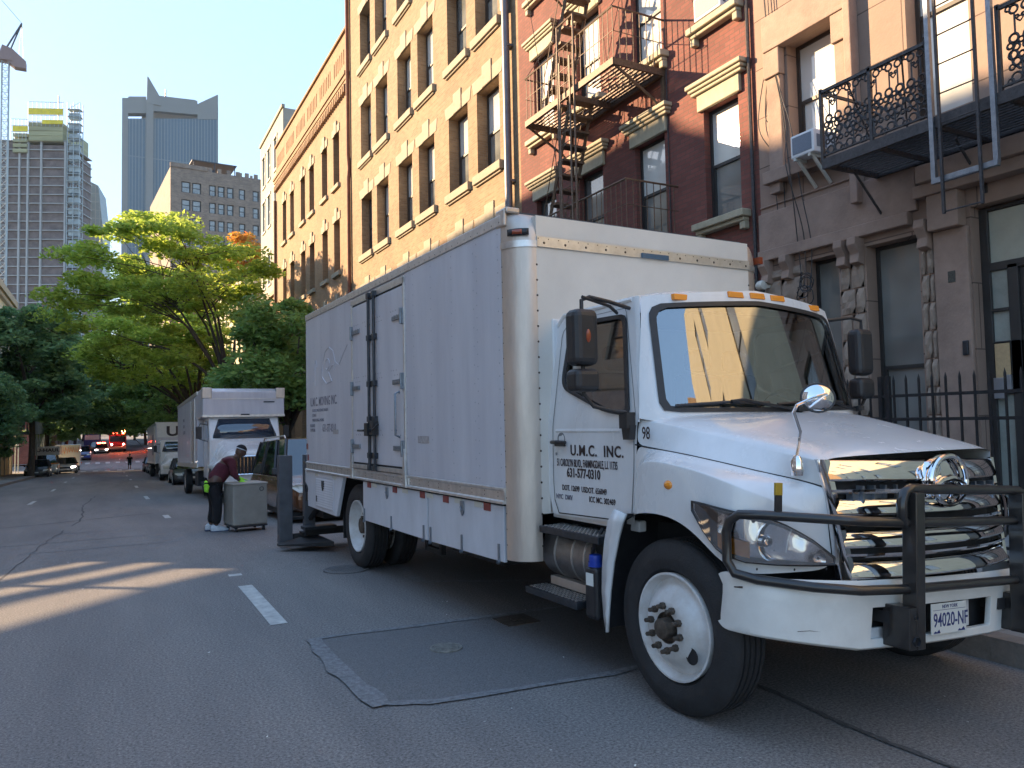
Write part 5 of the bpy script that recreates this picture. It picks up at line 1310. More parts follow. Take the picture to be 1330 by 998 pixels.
def by_angle(poly, c, n=72):
    P_ = [Vector(p)-Vector(c) for p in poly]; out = []
    for k in range(n):
        a = 2*PI*k/n; d = Vector((math.cos(a), math.sin(a))); best = None
        for i in range(len(P_)):
            p, q = P_[i], P_[(i+1)%len(P_)]; e = q-p; den = d.x*e.y-d.y*e.x
            if abs(den) < 1e-12: continue
            t = (p.x*e.y-p.y*e.x)/den; s = (p.x*d.y-p.y*d.x)/den
            if t > 0 and -1e-9 <= s <= 1+1e-9: best = t if best is None else max(best,t)
        out.append((c[0]+d.x*best, c[1]+d.y*best))
    return out
door_o = [(1.44,.98),(1.50,1.2),(1.50,2.34),(1.40,2.44),(.62,2.44),(.44,1.72),(.47,1.35),(.50,1.00)]
win_i = rounded([(1.32,1.90),(1.27,2.35),(.66,2.33),(.54,1.69),(.80,1.72)], [.10,.07,.05,.05,.2])
c_ = (.93,2.03)
for s in (1,-1):
    f = (lambda y,z: side_pt(y,z)) if s == 1 else (lambda y,z: (2*XC-tumble(z), y, z))
    mb = ring_between(by_angle(door_o,c_,96), by_angle(win_i,c_,96), f, 5)
    d = tp('cab_door', mb, 'cab_paint', smooth=True, solid=.04 if s == -1 else 0)
    if s == 1:
        g1 = by_angle(win_i,c_,96); g0 = [((p[0]-c_[0])*1.06+c_[0],(p[1]-c_[1])*1.05+c_[1]) for p in g1]; gi = [((p[0]-c_[0])*.955+c_[0],(p[1]-c_[1])*.96+c_[1]) for p in g1]
        mb = ring_between(g0, gi, lambda y,z: (tumble(z)-.006, y, z), 1); tp('window_seal', mb, 'black_plastic', d, solid=-.012)
        mb = MB(); mb.box(0,1,0,1,0,1); mb.v = []; mb.f = []
        yy = [(p[0],p[1]) for p in g1]; mb.add([(tumble(z)+.012,y,z) for y,z in yy], [tuple(range(len(yy)))]); tp('window_glass', mb, 'side_glass', d)
        # door shut line
        dl = by_angle([(1.40,1.00),(1.42,1.25),(1.40,2.30),(1.30,2.385),(.66,2.385),(.475,1.70),(.49,1.36),(.53,1.02)],c_,80)
        dl2 = [((p[0]-c_[0])*1.011+c_[0],(p[1]-c_[1])*1.008+c_[1]) for p in dl]
        mb = ring_between(dl2, dl, lambda y,z:(tumble(z)-.0035,y,z),1); tp('shut_line', mb, 'chassis', d)
        mb = MB(); mb.box(.085,.103,1.25,1.38,1.475,1.51); mb.tube([(.075,1.215,1.503),(.06,1.31,1.505),(.075,1.40,1.503)],.015,8); tp('door_handle', mb, 'black_plastic', d, bevel=.006)
        mb = MB(); mb.lathe([(-.002,.045),(.0,.05),(.004,.001)],(.104,1.31,1.525),'x',16); mb.lathe([(-.006,.012),(-.006,.001)],(.103,1.37,1.42),'x',10); tp('handle_recess', mb, 'galv', d)
        # pressed crease below the window
        mb = MB(); mb.prism([(.105,1.60),(.099,1.585),(.105,1.57)],'y',.62,1.38); tp('door_crease', mb, 'cab_paint', d)
    else:
        mb = MB(); yy = by_angle(win_i,c_,60); mb.add([(2*XC-tumble(z)-.012,y,z) for y,z in yy],[tuple(range(60))]); tp('window_glass', mb, 'side_glass', d)
# lettering on the door (left side reads front-to-back = decreasing y)
def dtx(s, h, y, z, sx, bold=0, mt='letter_black', sp=1.0): text(s, h, G(mt), TR, (.101, y, z), RS, sx, sp, bold=bold)
dtx('U.M.C.  INC.', .072, 1.195, 1.415, 1.0, .0022, sp=1.1); dtx('51 CAROLYN BLVD., FARMINGDALE, L.I. 11735', .052, 1.37, 1.335, .47, .0008)
dtx('631-577-0310', .062, 1.245, 1.262, .80, .002); dtx('DOT. 12699  USDOT. 656049', .038, 1.31, 1.165, .78, .0008); dtx('ICC MC. 302469', .038, .98, 1.105, .78, .0008)
dtx('NYC  DMV', .034, 1.39, 1.10, .9, .001, 'letter_faded')
dtx('98', .075, .40, 1.535, .72, .001)
# rear wall, B pillar edge, cowl side, sill
mb = MB()
mb.grid([[(XC-w_,1.50,z) for w_ in (1.02,)]+[(XC+w_,1.50,z) for w_ in (1.02,)] for z in (1.0,1.7)]); mb.box(.16,2.09,1.48,1.52,1.0,2.42)
mb.box(.14,.20,.5,1.5,.95,1.02); mb.box(2.05,2.11,.5,1.5,.95,1.02)
tp('cab_rear_wall', mb, 'cab_paint', bevel=.01)
# rounded rear corner of the cab
mb = MB()
for s in (1,-1):
    rows = []
    for z in np.linspace(.98,2.40,8):
        x0 = tumble(z); rows.append([(XC+s*((x0+.05)-.05*math.cos(a)-XC), 1.475+.05*math.sin(a), z) for a in np.linspace(0,PI/2,6)])
    mb.grid(rows)
tp('cab_corner', mb, 'cab_paint', smooth=True)
# windscreen surround (white), rubber, glass
ws_o = [(tumble(1.66),1.64),(tumble(2.0),2.0),(tumble(2.44)+.02,2.45),(XC,2.52),(2*XC-tumble(2.44)-.02,2.45),(2*XC-tumble(2.0),2.0),(2*XC-tumble(1.66),1.64),(XC,1.60)]
wi = rounded([(.215,1.70),(.27,2.39),(XC,2.44),(2*XC-.27,2.39),(2*XC-.215,1.70),(XC,1.69)], [.07,.09,.02,.09,.07,.02])
cw_ = (XC,2.05)
A_ = by_angle(ws_o,cw_,120); I_ = by_angle(wi,cw_,120)
def wf(x,z):
    # bend the pillar back towards the door plane at the very edge
    e = max(0, abs(x-XC)-.90); return (x, y_ws(x,z)+e*e*3.5, z)
mb = ring_between(A_, I_, wf, 4); tp('windscreen_surround', mb, 'cab_paint', smooth=True)
I2 = [((p[0]-cw_[0])*.958+cw_[0],(p[1]-cw_[1])*.93+cw_[1]) for p in I_]; I0 = [((p[0]-cw_[0])*1.008+cw_[0],(p[1]-cw_[1])*1.012+cw_[1]) for p in I_]
mb = ring_between(I0, I2, lambda x,z:(x,y_ws(x,z)-.010+max(0,abs(x-XC)-.9)**2*3.5,z), 2); tp('windscreen_seal', mb, 'black_plastic', smooth=True)
mb = MB(); rows = []
for k in range(13):
    z = 1.69+.76*k/12; hw = .905-.055*k/12; rows.append([(XC+hw*(2*j/24-1), y_ws(XC+hw*(2*j/24-1),z)+.006+.02*math.sin(PI*k/12)*0, z-(.04 if k == 12 else 0)*abs(2*j/24-1)**3) for j in range(25)])
mb.grid(rows); ws = tp('windscreen', mb, 'windshield', smooth='all')
# fill strips between A pillar and door
mb = MB()
for s in (1,-1):
    rows = []
    for z in np.linspace(1.64,2.45,9):
        x0 = tumble(z); p = wf(x0,z); yd = .44+(z-1.72)*.25; X_ = lambda q: XC+s*(q-XC)
        rows.append([(X_(x0+.012),p[1]-.001,z),(X_(x0-.0015),p[1]+.022,z),(X_(x0-.002),(p[1]+yd)/2+.01,z),(X_(x0-.002),max(yd,p[1])+.045,z)])
    mb.grid(rows)
tp('door_pillar', mb, 'cab_paint', smooth=True)
# roof
mb = MB(); rows = []
for j in range(17):
    t = 2*j/16-1; row = []
    for i in range(13):
        s = i/12; hw = .912*(1-.02*(1-s)**4-.02*s**6)
        x = XC+hw*math.copysign(abs(t)**.9,t); zt = 2.545-.12*abs(t)**5-.012*t*t
        yf = y_ws(x,2.46)+.0; y = yf+(1.51-yf)*s
        z = zt-.075*(1-s)**7-.08*s**10
        row.append((x,y,z))
    rows.append(row)
mb.grid(rows); tp('cab_roof', mb, 'cab_paint', smooth='all')
mb = MB()        # gutter/drip edge between roof and doors
for s in (1,-1): mb.tube([(XC+s*(tumble(2.42)+.005-XC),y,2.435) for y in (.60,.8,1.1,1.4)]+[(XC+s*(tumble(2.36)+.005-XC),1.49,2.36)],.018,8)
tp('roof_gutter', mb, 'cab_paint', smooth=True)
mb = MB(); mb.box(.32,1.93,.66,1.45,2.38,2.40); tp('headliner', mb, 'interior')
for x,z in ((.50,2.435),(.93,2.470),(1.13,2.473),(1.33,2.470),(1.76,2.435)):
    y = y_ws(x,z); mb = MB(); mb.add([(x-.07,y-.012,z-.012),(x+.07,y-.012,z-.012),(x+.066,y-.004,z+.030),(x-.066,y-.004,z+.030),(x-.07,y+.03,z-.012),(x+.07,y+.03,z-.012),(x+.066,y+.03,z+.030),(x-.066,y+.03,z+.030)],[(0,1,2,3),(4,7,6,5),(0,4,5,1),(1,5,6,2),(2,6,7,3),(3,7,4,0)]); tp('roof_marker_light', mb, 'amber', bevel=.005)
# interior
mb = MB(); mb.box(.22,2.03,.38,.62,1.35,1.66); mb.box(.2,2.05,.62,1.45,.95,1.0); tp('dashboard', mb, 'interior', bevel=.03)
for x in (.55,1.35,1.75):
    mb = MB(); mb.box(x-.2,x+.2,1.15,1.3,1.35,2.0); mb.box(x-.2,x+.2,.85,1.3,1.25,1.4); mb.box(x-.12,x+.12,1.18,1.27,2.02,2.2); tp('seat', mb, 'seat_cloth', bevel=.05)
mb = MB(); mb.tube([(1.65+.21*math.cos(a),.70-.08*math.sin(a),1.68+.17*math.sin(a)) for a in np.linspace(0,2*PI,24,endpoint=False)],.015,6,closed=True); mb.tube([(1.65,.7,1.68),(1.65,.6,1.55)],.03,6); tp('steering_wheel', mb, 'black_plastic', smooth=True)
mb = MB()
for (x,y,a) in ((1.30,.44,.2),(1.42,.46,-.3),(1.52,.42,.1)):
    mb.add([(x,y,1.668),(x+.14,y+.03*a,1.668),(x+.13,y+.1,1.70),(x-.01,y+.1,1.70)],[(0,1,2,3)])
tp('papers', mb, 'paper', solid=.004)
mb = MB(); x=1.93; mb.grid([[(x,y_ws(x,1.76)+.012,1.76),(x+.05,y_ws(x+.05,1.76)+.012,1.76)],[(x,y_ws(x,1.83)+.012,1.83),(x+.05,y_ws(x+.05,1.83)+.012,1.83)]]); tp('inspection_sticker', mb, 'paper')
# wipers
for (x0,xa,za,xb,zb) in ((.80,.30,1.735,.98,1.745),(1.62,1.05,1.735,1.80,1.75)):
    mb = MB(); mb.tube([(xa,y_ws(xa,za)-.02,za),((xa+xb)/2,y_ws((xa+xb)/2,za)-.03,(za+zb)/2+.012),(xb,y_ws(xb,zb)-.02,zb)],.010,5); mb.tube([(x0+.45,y_ws(x0+.45,1.69)-.03,1.69),((xa+xb)/2+.1,y_ws(x0,1.74)-.045,1.765),((xa+xb)/2,y_ws(x0,1.74)-.035,1.755)],.012,5)
    mb.box(x0+.40,x0+.47,y_ws(x0+.4,1.69)-.05,y_ws(x0+.4,1.69)-.01,1.69,1.72); tp('wiper', mb, 'black_plastic')

# ================================================================ hood and fenders
ST_ = [.47,.36,.22,.06,-.10,-.24,-.37,-.48,-.57,-.64,-.69]
#            .47   .36   .22   .06  -.10  -.24  -.37  -.49  -.59  -.67  -.73
Lx = {
 'e0':[.075,-.02,-.045,-.05,-.05,-.05,-.035, .03, .14, .27, .42],
 'e1':[.08, -.02,-.045,-.05,-.05,-.045,-.03, .035,.135,.26, .40],
 'e2':[.09,  .00,-.03, -.035,-.03,-.02, .0,   .06, .15, .26, .39],
 'e3':[.10,  .07, .04,  .04,  .05, .065,.09,  .14, .21, .30, .385],
 'e4':[.105,.115,.13,.147,.17,.20,.24,.285,.33,.365,.39],
 'e5':[.145,.17,.20,.235,.265,.295,.325,.345,.36,.368,.374],
 'e6':[.20,  .24, .27, .295,.315,.335,.355, .375,.39, .405,.415],
 'e7':[.36,  .38, .40, .42, .435,.45, .46,  .47, .475,.48, .48],
 'e8':[.70,  .70, .71, .72, .73, .73, .73,  .73, .73, .73, .73],
 'e9':[XC]*11}
Lz = {
 'e0':[1.03,1.09,1.115,1.12,1.09,1.02,.91, .86, .87, .875,.88],
 'e1':[1.10,1.16,1.19,1.20,1.17,1.13,1.06, 1.02,1.01,1.0,1.0],
 'e2':[1.12,1.36,1.42,1.41,1.39,1.365,1.33,1.28,1.23,1.18,1.14],
 'e3':[1.30,1.42,1.45,1.435,1.41,1.385,1.355,1.325,1.295,1.27,1.25],
 'e4':[1.50,1.485,1.467,1.447,1.422,1.397,1.370,1.347,1.327,1.307,1.29],
 'e5':[1.655,1.637,1.613,1.58,1.545,1.51,1.478,1.458,1.442,1.43,1.421],
 'e6':[1.685,1.668,1.645,1.61,1.575,1.54,1.508,1.485,1.465,1.45,1.434],
 'e7':[1.70,1.688,1.668,1.636,1.60,1.565,1.532,1.508,1.485,1.465,1.442],
 'e8':[1.71,1.70,1.685,1.652,1.617,1.58,1.547,1.522,1.498,1.475,1.449],
 'e9':[1.718,1.708,1.69,1.658,1.623,1.586,1.553,1.528,1.503,1.48,1.453]}
yoff = {'e7':-.02,'e8':-.08,'e9':-.12}
crisp = {'e2':.10,'e5':.12}
def clip(levels, close_center=False):
    mb = MB(); rows = []
    for li, L in enumerate(levels):
        k = yoff.get(L,0)
        rows.append([(Lx[L][i], ST_[i]+k*(i/10)+( -.14 if (L in ('e7','e8','e9') and i==0) else (-.06 if (L in ('e8','e9') and i==1) else 0)), Lz[L][i]) for i in range(11)])
        if L in crisp and li+1 < len(levels):
            N_ = levels[li+1]; t = crisp[L]; a_ = rows[-1]
            rows.append([(a_[i][0]*(1-t)+Lx[N_][i]*t, a_[i][1], a_[i][2]*(1-t)+Lz[N_][i]*t) for i in range(11)])
            if li: P0 = levels[li-1]; rows.insert(-2, [(a_[i][0]*(1-t)+Lx[P0][i]*t, a_[i][1], a_[i][2]*(1-t)+Lz[P0][i]*t) for i in range(11)])
    mb.grid(rows); mb.mirror(XC); return mb
fend = tp('fender', clip(['e0','e1','e2','e3','e4']), 'cab_paint', subsurf=2, merge=.001)
hood = tp('hood', clip(['e4','e5','e6','e7','e8','e9']), 'cab_paint', subsurf=2, merge=.001)
mb = MB()
for s in (1,-1): mb.tube([(XC+s*(Lx['e4'][i]-.003-XC), ST_[i], Lz['e4'][i]-.001) for i in range(11)],.0045,4)
tp('hood_seam', mb, 'chassis', hood)
# wheel arch liner and trailing splash guard
mb = MB()
for s in (1,-1):
    X_ = lambda q: XC+s*(q-XC); rows = []
    for (y,z) in ((.66,.35),(.64,.7),(.58,1.03),(.40,1.09),(.06,1.115),(-.20,1.04),(-.40,.86)): rows.append([(X_(-.03 if y < .5 else .0),y,z),(X_(.25),y*.98,z),(X_(.55),y*.95,z-.02)])
    mb.grid(rows)
tp('wheel_arch_liner', mb, 'black_plastic', smooth=True)
mb = MB()
for s in (1,-1):
    X_ = lambda q: XC+s*(q-XC)
    mb.grid([[(X_(-.052),.395,1.085),(X_(-.052),.50,1.11)],[(X_(-.052),.43,1.03),(X_(-.05),.57,1.03)],[(X_(-.052),.475,.93),(X_(-.045),.62,.9)],[(X_(-.052),.53,.78),(X_(-.04),.655,.75)],[(X_(-.052),.575,.60),(X_(-.04),.668,.58)],[(X_(-.052),.60,.45),(X_(-.04),.655,.43)],[(X_(-.052),.615,.34),(X_(-.045),.63,.335)]])
tp('splash_guard', mb, 'cab_paint', solid=.02, smooth=True)
# front panel under the headlights
# --- radiator grille
def front_y(x, z=0): t = (x-XC)/.75; return -.825+.13*abs(t)**2.2-(.0 if not z else (1.42-z)*.12)
def gx(z, s): # grille side edge: slopes outward at the top
    return XC+s*(.757-(1.42-z)*.11)
mb = MB(); rows = []
for z in (.84,1.05,1.25,1.42): rows.append([(gx(z,-1)+(gx(z,1)-gx(z,-1))*k/16, front_y(gx(z,-1)+(gx(z,1)-gx(z,-1))*k/16, z)+.06, z) for k in range(17)])
mb.grid(rows); gr_ = tp('grille_mesh', mb, 'chassis')
gf = bpy.data.objects.new('grille', None); COL.objects.link(gf); gf.parent = TR; gr_.parent = gf
def gbar(z0, z1, t0=.0, t1=.0, name='grille_bar', par=gf, dep=.05, inset=0):
    mb = MB(); rows = []
    za, zb = z0, z1; prof = [(0,za),(-.030,za+.010),(-.034,za+.022),(-.018,zb-.012),(-.008,zb-.003),(.004,zb),(dep,zb),(dep,za)]
    for k in range(25):
        u_ = k/24; row = []
        for (dy,z) in prof:
            xl, xr = gx(z,-1)+inset, gx(z,1)-inset; x = xl+(xr-xl)*u_; row.append((x, front_y(x,z)+dy+.02, z))
        rows.append(row)
    mb.grid(rows, closed=True); return tp(name, mb, 'chrome', par, smooth=True)
gbar(1.315,1.432,name='grille_top_bar',dep=.08)
gbar(1.145,1.235); gbar(.985,1.075); gbar(.835,.925)
for z in (1.27,1.11,.955): gbar(z-.010,z+.002,dep=.05)
mb = MB()
for s in (-1,1):
    rows = []
    for z in np.linspace(.835,1.432,8):
        x = gx(z,s); fy = front_y(x,z); rows.append([(x-s*.0,fy+.08,z),(x+s*.010,fy+.02,z),(x,fy-.010,z),(x-s*.035,fy-.012,z),(x-s*.05,fy+.05,z)])
    mb.grid(rows)
tp('grille_side_frame', mb, 'chrome', gf, smooth=True)
mb = MB(); mb.box(.5,1.75,-.76,-.72,1.22,1.28)
for k in range(14): mb.box(.55+k*.09,.565+k*.09,-.78,-.74,1.2,1.3)
tp('radiator_vanes', mb, 'galv', gf)
# emblem: chrome oval ring with an arched bar
ec = (XC,-.882,1.322)
mb = MB(); mb.tube([(ec[0]+.152*math.cos(a),ec[1],ec[2]+.128*math.sin(a)) for a in np.linspace(0,2*PI,40,endpoint=False)],.015,8,closed=True)
mb.tube([(ec[0]-.15,ec[1],ec[2]-.035),(ec[0]-.07,ec[1]-.004,ec[2]+.0),(ec[0],ec[1]-.006,ec[2]+.012),(ec[0]+.07,ec[1]-.004,ec[2]+.0),(ec[0]+.15,ec[1],ec[2]-.035)],[.012,.018,.02,.018,.012],8)
em = tp('emblem', mb, 'chrome', gf, smooth=True)
mb = MB(); mb.lathe([(.03,.155),(.005,.15),(-.012,.13),(-.018,.08),(-.02,.001)],(0,0,0),'y',32); mb.v = [(ec[0]+x*.92,ec[1]+.035+y,ec[2]+z*.78) for x,y,z in mb.v]; tp('emblem_disc', mb, 'chrome', em, smooth=True)
mb = MB(); rows = []
for k in range(13):      # raised hood boss round the emblem
    a = PI*k/12; rows.append([(ec[0]+.19*math.cos(a),-.80,ec[2]+.125*math.sin(a)),(ec[0]+.165*math.cos(a),-.845,ec[2]+.135*math.sin(a)),(ec[0]+.15*math.cos(a),-.85,ec[2]+.125*math.sin(a))])
mb.grid(rows); tp('emblem_surround', mb, 'chrome', gf, smooth=True)
# --- headlights, following the fender corner
HN = 0
def hl_surface(u_, v_):
    """u 0 = rear outer point .. 1 = inner front; v 0 bottom .. 1 top -> point on the fender corner"""
    path = [(-.052,-.22),(-.05,-.30),(-.033,-.385),(.025,-.485),(.13,-.59),(.255,-.668),(.37,-.715)]
    s = u_*(len(path)-1); i = min(int(s),len(path)-2); t = s-i; x = path[i][0]*(1-t)+path[i+1][0]*t; y = path[i][1]*(1-t)+path[i+1][1]*t
    zt = 1.212-.075*u_-.03*u_*u_; zb = 1.19-.30*min(1,u_*2.4)+.0 if u_ < .42 else .925-.0*u_
    zb = [1.17,1.06,.965,.935,.925,.92,.918][i]*(1-t)+[1.17,1.06,.965,.935,.925,.92,.918][i+1]*t
    zt = [1.215,1.205,1.19,1.165,1.135,1.05,.95][i]*(1-t)+[1.215,1.205,1.19,1.165,1.135,1.05,.95][i+1]*t
    return x, y, zb+(zt-zb)*v_
NRM = Vector((-.62,-.78,0))
for s in (1,-1):
    def S(u_,v_,off):
        x,y,z = hl_surface(u_,v_); an = R(8+62*min(1,u_*1.1)); q = (x-math.cos(an)*off, y-math.sin(an)*off, z)
        return (XC+s*(q[0]-XC), q[1], q[2])
    mb = MB(); mb.grid([[S(u_/14,v_/5,.014) for v_ in range(6)] for u_ in range(15)]); hh = tp('headlight', mb, 'black_plastic', smooth=True)
    bd = [(u_/14,0) for u_ in range(15)]+[(1,1)]+[(u_/14,1) for u_ in range(14,-1,-1)]
    mb = MB(); mb.tube([S(a,b_,.030) for a,b_ in bd],.009,5,closed=True); tp('bezel', mb, 'black_plastic', hh, smooth=True)
    mb = MB(); mb.grid([[S(u_,v_,.022+.010*math.sin(u_*26)*math.sin(v_*5)) for v_ in (.10,.30,.5,.7,.90)] for u_ in np.linspace(.30,.95,14)]); tp('reflector', mb, 'chrome', hh, smooth=True)
    mb = MB(); mb.grid([[S(u_,v_,.034) for v_ in (.08,.25,.42)] for u_ in np.linspace(.30,.52,6)]); tp('turn_signal', mb, 'amber', hh, smooth=True)
    mb = MB(); c = Vector(S(.62,.5,.034)); mb.lathe([(-.02,.092),(0,.085),(.03,.06),(.04,.03),(.02,.028),(-.01,.02),(-.015,.0)],(0,0,0),'y',20); mb.v = [(c.x+x,c.y+y*.6,c.z+z) for x,y,z in mb.v]; tp('lamp_bowl', mb, 'chrome', hh, smooth=True)
    mb = MB(); mb.grid([[S(u_/14,v_,.034+.014*math.sin(PI*u_/14)) for v_ in (0,.25,.5,.75,1)] for u_ in range(15)]); tp('lens', mb, 'lens', hh, smooth=True)
    mb = MB()
    for u_ in (.55,.75,.95): p = S(u_,0,.01); mb.lathe([(-.004,.007),(-.004,.0)],(p[0],p[1]-.004,.895),'y',8)
    tp('screws', mb, 'black_plastic', hh)
    p = (XC+s*(-.052-XC), .01, 1.285); mb = MB(); mb.lathe([(-.018,.0),(-.014,.016),(-.002,.026),(.004,.028)],(0,0,0),'x',16); mb.v = [(p[0]+s*x+s*.012,p[1]+y*1.35,p[2]+z) for x,y,z in mb.v]; tp('side_repeater', mb, 'amber', smooth=True)
# --- bumper
BP = [(.03,-.35),(-.045,-.37),(-.055,-.43),(-.04,-.53),(.02,-.63),(.17,-.74),(.40,-.845),(.47,-.855),(.66,-.875),(.72,-.88),(.82,-.89),(1.0,-.895)]
def catmull(P_, k):
    out = []
    for i in range(len(P_)-1):
        a = P_[max(i-1,0)]; b_ = P_[i]; c = P_[i+1]; d = P_[min(i+2,len(P_)-1)]
        for q in range(k):
            t = q/k; out.append(tuple(.5*((2*b_[j])+(c[j]-a[j])*t+(2*a[j]-5*b_[j]+4*c[j]-d[j])*t*t+(3*b_[j]-a[j]-3*c[j]+d[j])*t**3) for j in range(2)))
    return out
BP = catmull(BP[1:7],4)+BP[6:]; JH = BP.index((.47,-.855))
BPm = BP+[(2*XC-x,y) for x,y in reversed(BP)]
zb = lambda x: .56-.05*min(1,max(0,((x if x < XC else 2*XC-x)+.05)/.45))
hol = {7,8}            # opening columns left (between BP[6..8]) and mirrored; centre opening
mb = MB(); rows = []
for t in (0,.04,.13,.16,.62,.80,1.0):
    row = []
    for (x,y) in BPm:
        z0_ = zb(x)+(.03*max(0,(y+.46)/.09)**2 if y > -.46 else 0); z1_ = .845-(.02*max(0,(y+.44)/.07)**2 if y > -.44 else 0); ins = (.02 if t in (0,1.0) else 0)
        row.append((x,y+ins+(-.012 if .2 < t < .85 else 0),z0_+(z1_-z0_)*t))
    rows.append(row)
n = len(BPm); base = len(mb.v); mb.v += [p for r in rows for p in r]
for i in range(len(rows)-1):
    for j in range(n-1):
        if i == 3 and (j == JH or j == n-2-JH or JH+3 <= j <= n-2-JH-3): continue
        mb.f.append((i*n+j,i*n+j+1,(i+1)*n+j+1,(i+1)*n+j))
bump_ = [tp('bumper', mb, 'bumper_paint', solid=.03, bevel=.010, merge=.001, smooth=True)]
mb = MB(); mb.box(.5,1.75,-.80,-.74,.52,.80); mb.box(.55,.75,-.9,-.6,.64,.70); mb.box(1.5,1.7,-.9,-.6,.64,.70); tp('bumper_beam', mb, 'chassis')
mb = MB(); mb.box(.48,.60,-.835,-.82,.56,.61); mb.box(1.62,1.74,-.835,-.82,.56,.61); mb.box(1.27,1.32,-.84,-.82,.56,.72); tp('tow_bracket', mb, 'rim_white')
mb = MB(); mb.tube([(.03,-.640,.735),(.10,-.698,.732),(.20,-.757,.734)],.004,4); mb.tube([(.12,-.712,.60),(.17,-.742,.606),(.24,-.775,.600)],.0015,4); mb.tube([(-.052,-.47,.78),(-.048,-.52,.786)],.005,4)
mb.tube([(.18,-.748,.68),(.38,-.838,.683)],.0018,4); tp('scratches', mb, 'rust_metal')
# licence plate
pl = MB(); pl.box(.865,1.17,-.915,-.908,.560,.715); lp_ = tp('licence_plate', pl, mat('plate_white',(.66,.66,.62),.4,var=.05), bevel=.006)
LPR = (R(90),0,0); lb_ = mat('plate_blue',(.02,.03,.14),.5,var=0)
text('94020-NF', .068, lb_, lp_, (.880,-.9155,.600), LPR, .76, bold=.001); text('NEW YORK', .018, lb_, lp_, (.955,-.9155,.690), LPR, 1.0); text('COMMERCIAL', .014, lb_, lp_, (.955,-.9155,.570), LPR, 1.0)
mb = MB(); mb.box(.88,1.16,-.9155,-.915,.681,.6832); 
for (a,c) in ((.88,.94),(1.09,1.155)): mb.prism([(a,.567),(a+.015,.579),(a+.03,.572),(c-.012,.586),(c,.567)],'y',-.916,-.9152)
tp('plate_trim', mb, lb_, lp_)
# --- push bar
gd = bpy.data.objects.new('push_bar', None); COL.objects.link(gd); gd.parent = TR
GY_ = -.96; r_ = .024
for s in (-1,1):
    x = XC+s*.475; mb = MB(); mb.box(x-.034,x+.034,GY_-.05,GY_+.03,.52,1.27); mb.box(x-.085 if s == -1 else x-.02,x+.02 if s == -1 else x+.085,GY_-.045,GY_+.10,.52,.72); tp('upright', mb, 'black_paint', gd, bevel=.006)
    mb = MB(); mb.lathe([(-.012,.024),(0,.024)],(x-s*-.04*0-.05 if s==-1 else x+.05,GY_-.05,.565),'y',6); mb.lathe([(-.008,.012),(0,.012)],(x-.05 if s==-1 else x+.05,GY_-.05,.675),'y',8); tp('bolt', mb, 'steel_dark', gd)
    # side wing loop
    w0 = x; X_ = lambda q: XC+s*(XC-q) if s == 1 else q
    loop = [(x,GY_,1.12),(.35,-.93,1.125),(.17,-.82,1.13),(.0,-.62,1.13),(-.065,-.52,1.125),(-.085,-.475,1.09),(-.09,-.46,1.03),(-.085,-.465,.89),(-.07,-.50,.835),(-.01,-.59,.815),(.15,-.79,.805),(.33,-.91,.80),(x,GY_,.80)]
    loop = [(q[0] if s == -1 else 2*XC-q[0], q[1], q[2]) if i not in (0,len(loop)-1) else q for i,q in enumerate(loop)]
    mb = MB(); mb.tube(loop, r_, 10); tp('side_loop', mb, 'black_paint', gd, smooth=True)
mb = MB(); a, c = XC-.475, XC+.475
mb.tube([(a-.055,GY_,1.12),(a-.075,GY_,1.14),(a-.075,GY_,1.22),(a-.055,GY_,1.265),(a+.0,GY_,1.285),(a+.08,GY_,1.285),(c-.08,GY_,1.285),(c,GY_,1.285),(c+.055,GY_,1.265),(c+.075,GY_,1.22),(c+.075,GY_,1.14),(c+.055,GY_,1.12)],.026,10)
tp('top_tube', mb, 'black_paint', gd, smooth=True)
for z in (1.12,.80): mb = MB(); mb.tube([(a,GY_,z),(c,GY_,z)],r_,10); tp('cross_tube', mb, 'black_paint', gd, smooth=True)
mb = MB(); mb.box(.03,.075,-.665,-.655,1.14,1.23); g_ = tp('bar_end_marker', mb, 'black_plastic', gd); mb = MB(); mb.box(.03,.075,-.667,-.653,1.23,1.29); tp('marker_tip', mb, mat('ochre',(.42,.28,.03),.5), g_)
for x in (.02,2.23): pass
def roll(root, ang, px, pz):
    for o in [root]+list(root.children_recursive):
        if o.type != 'MESH': continue
        m_ = Matrix.Translation((px,0,pz)) @ Matrix.Rotation(ang,4,'Y') @ Matrix.Translation((-px,0,-pz))
        if o.location.length > 1e-6: o.matrix_local = m_ @ o.matrix_local
        else: o.data.transform(m_)
for o in list(TR.children):
    if o.name.split('.')[0] == 'push_bar': roll(o, R(3.9), XC-.475, .9)
    elif o.name.split('.')[0] in ('bumper','licence_plate','tow_bracket','scratches','bumper_beam'): roll(o, R(3.6), .41, .7)
    elif o.name.split('.')[0] == 'grille': roll(o, R(1.8), .37, 1.2)
# --- mirrors
mr = bpy.data.objects.new('door_mirror', None); COL.objects.link(mr); mr.parent = TR
mb = MB(); mb.box(-.30,-.12,.50,.64,1.99,2.34); tp('mirror_housing', mb, 'black_plastic', mr, bevel=.045, seg=3)
mb = MB(); mb.box(-.30,-.12,.50,.64,1.83,1.97); tp('mirror_housing', mb, 'black_plastic', mr, bevel=.035, seg=3)
mb = MB(); mb.lathe([(-.008,.0),(-.006,.014),(.0,.018)],(0,0,0),'y',14); mb.v = [(x-.21,y+.498,z*2.3+2.17) for x,y,z in mb.v]; tp('repeater', mb, 'amber_dark', mr, smooth=True)
mb = MB(); mb.tube([(-.20,.58,2.30),(-.20,.58,2.40),(-.14,.58,2.425),(.0,.56,2.40),(.19,.60,2.375)],.013,8); mb.tube([(-.20,.57,2.42),(.03,.6,2.38),(.18,.72,2.36)],.011,8)
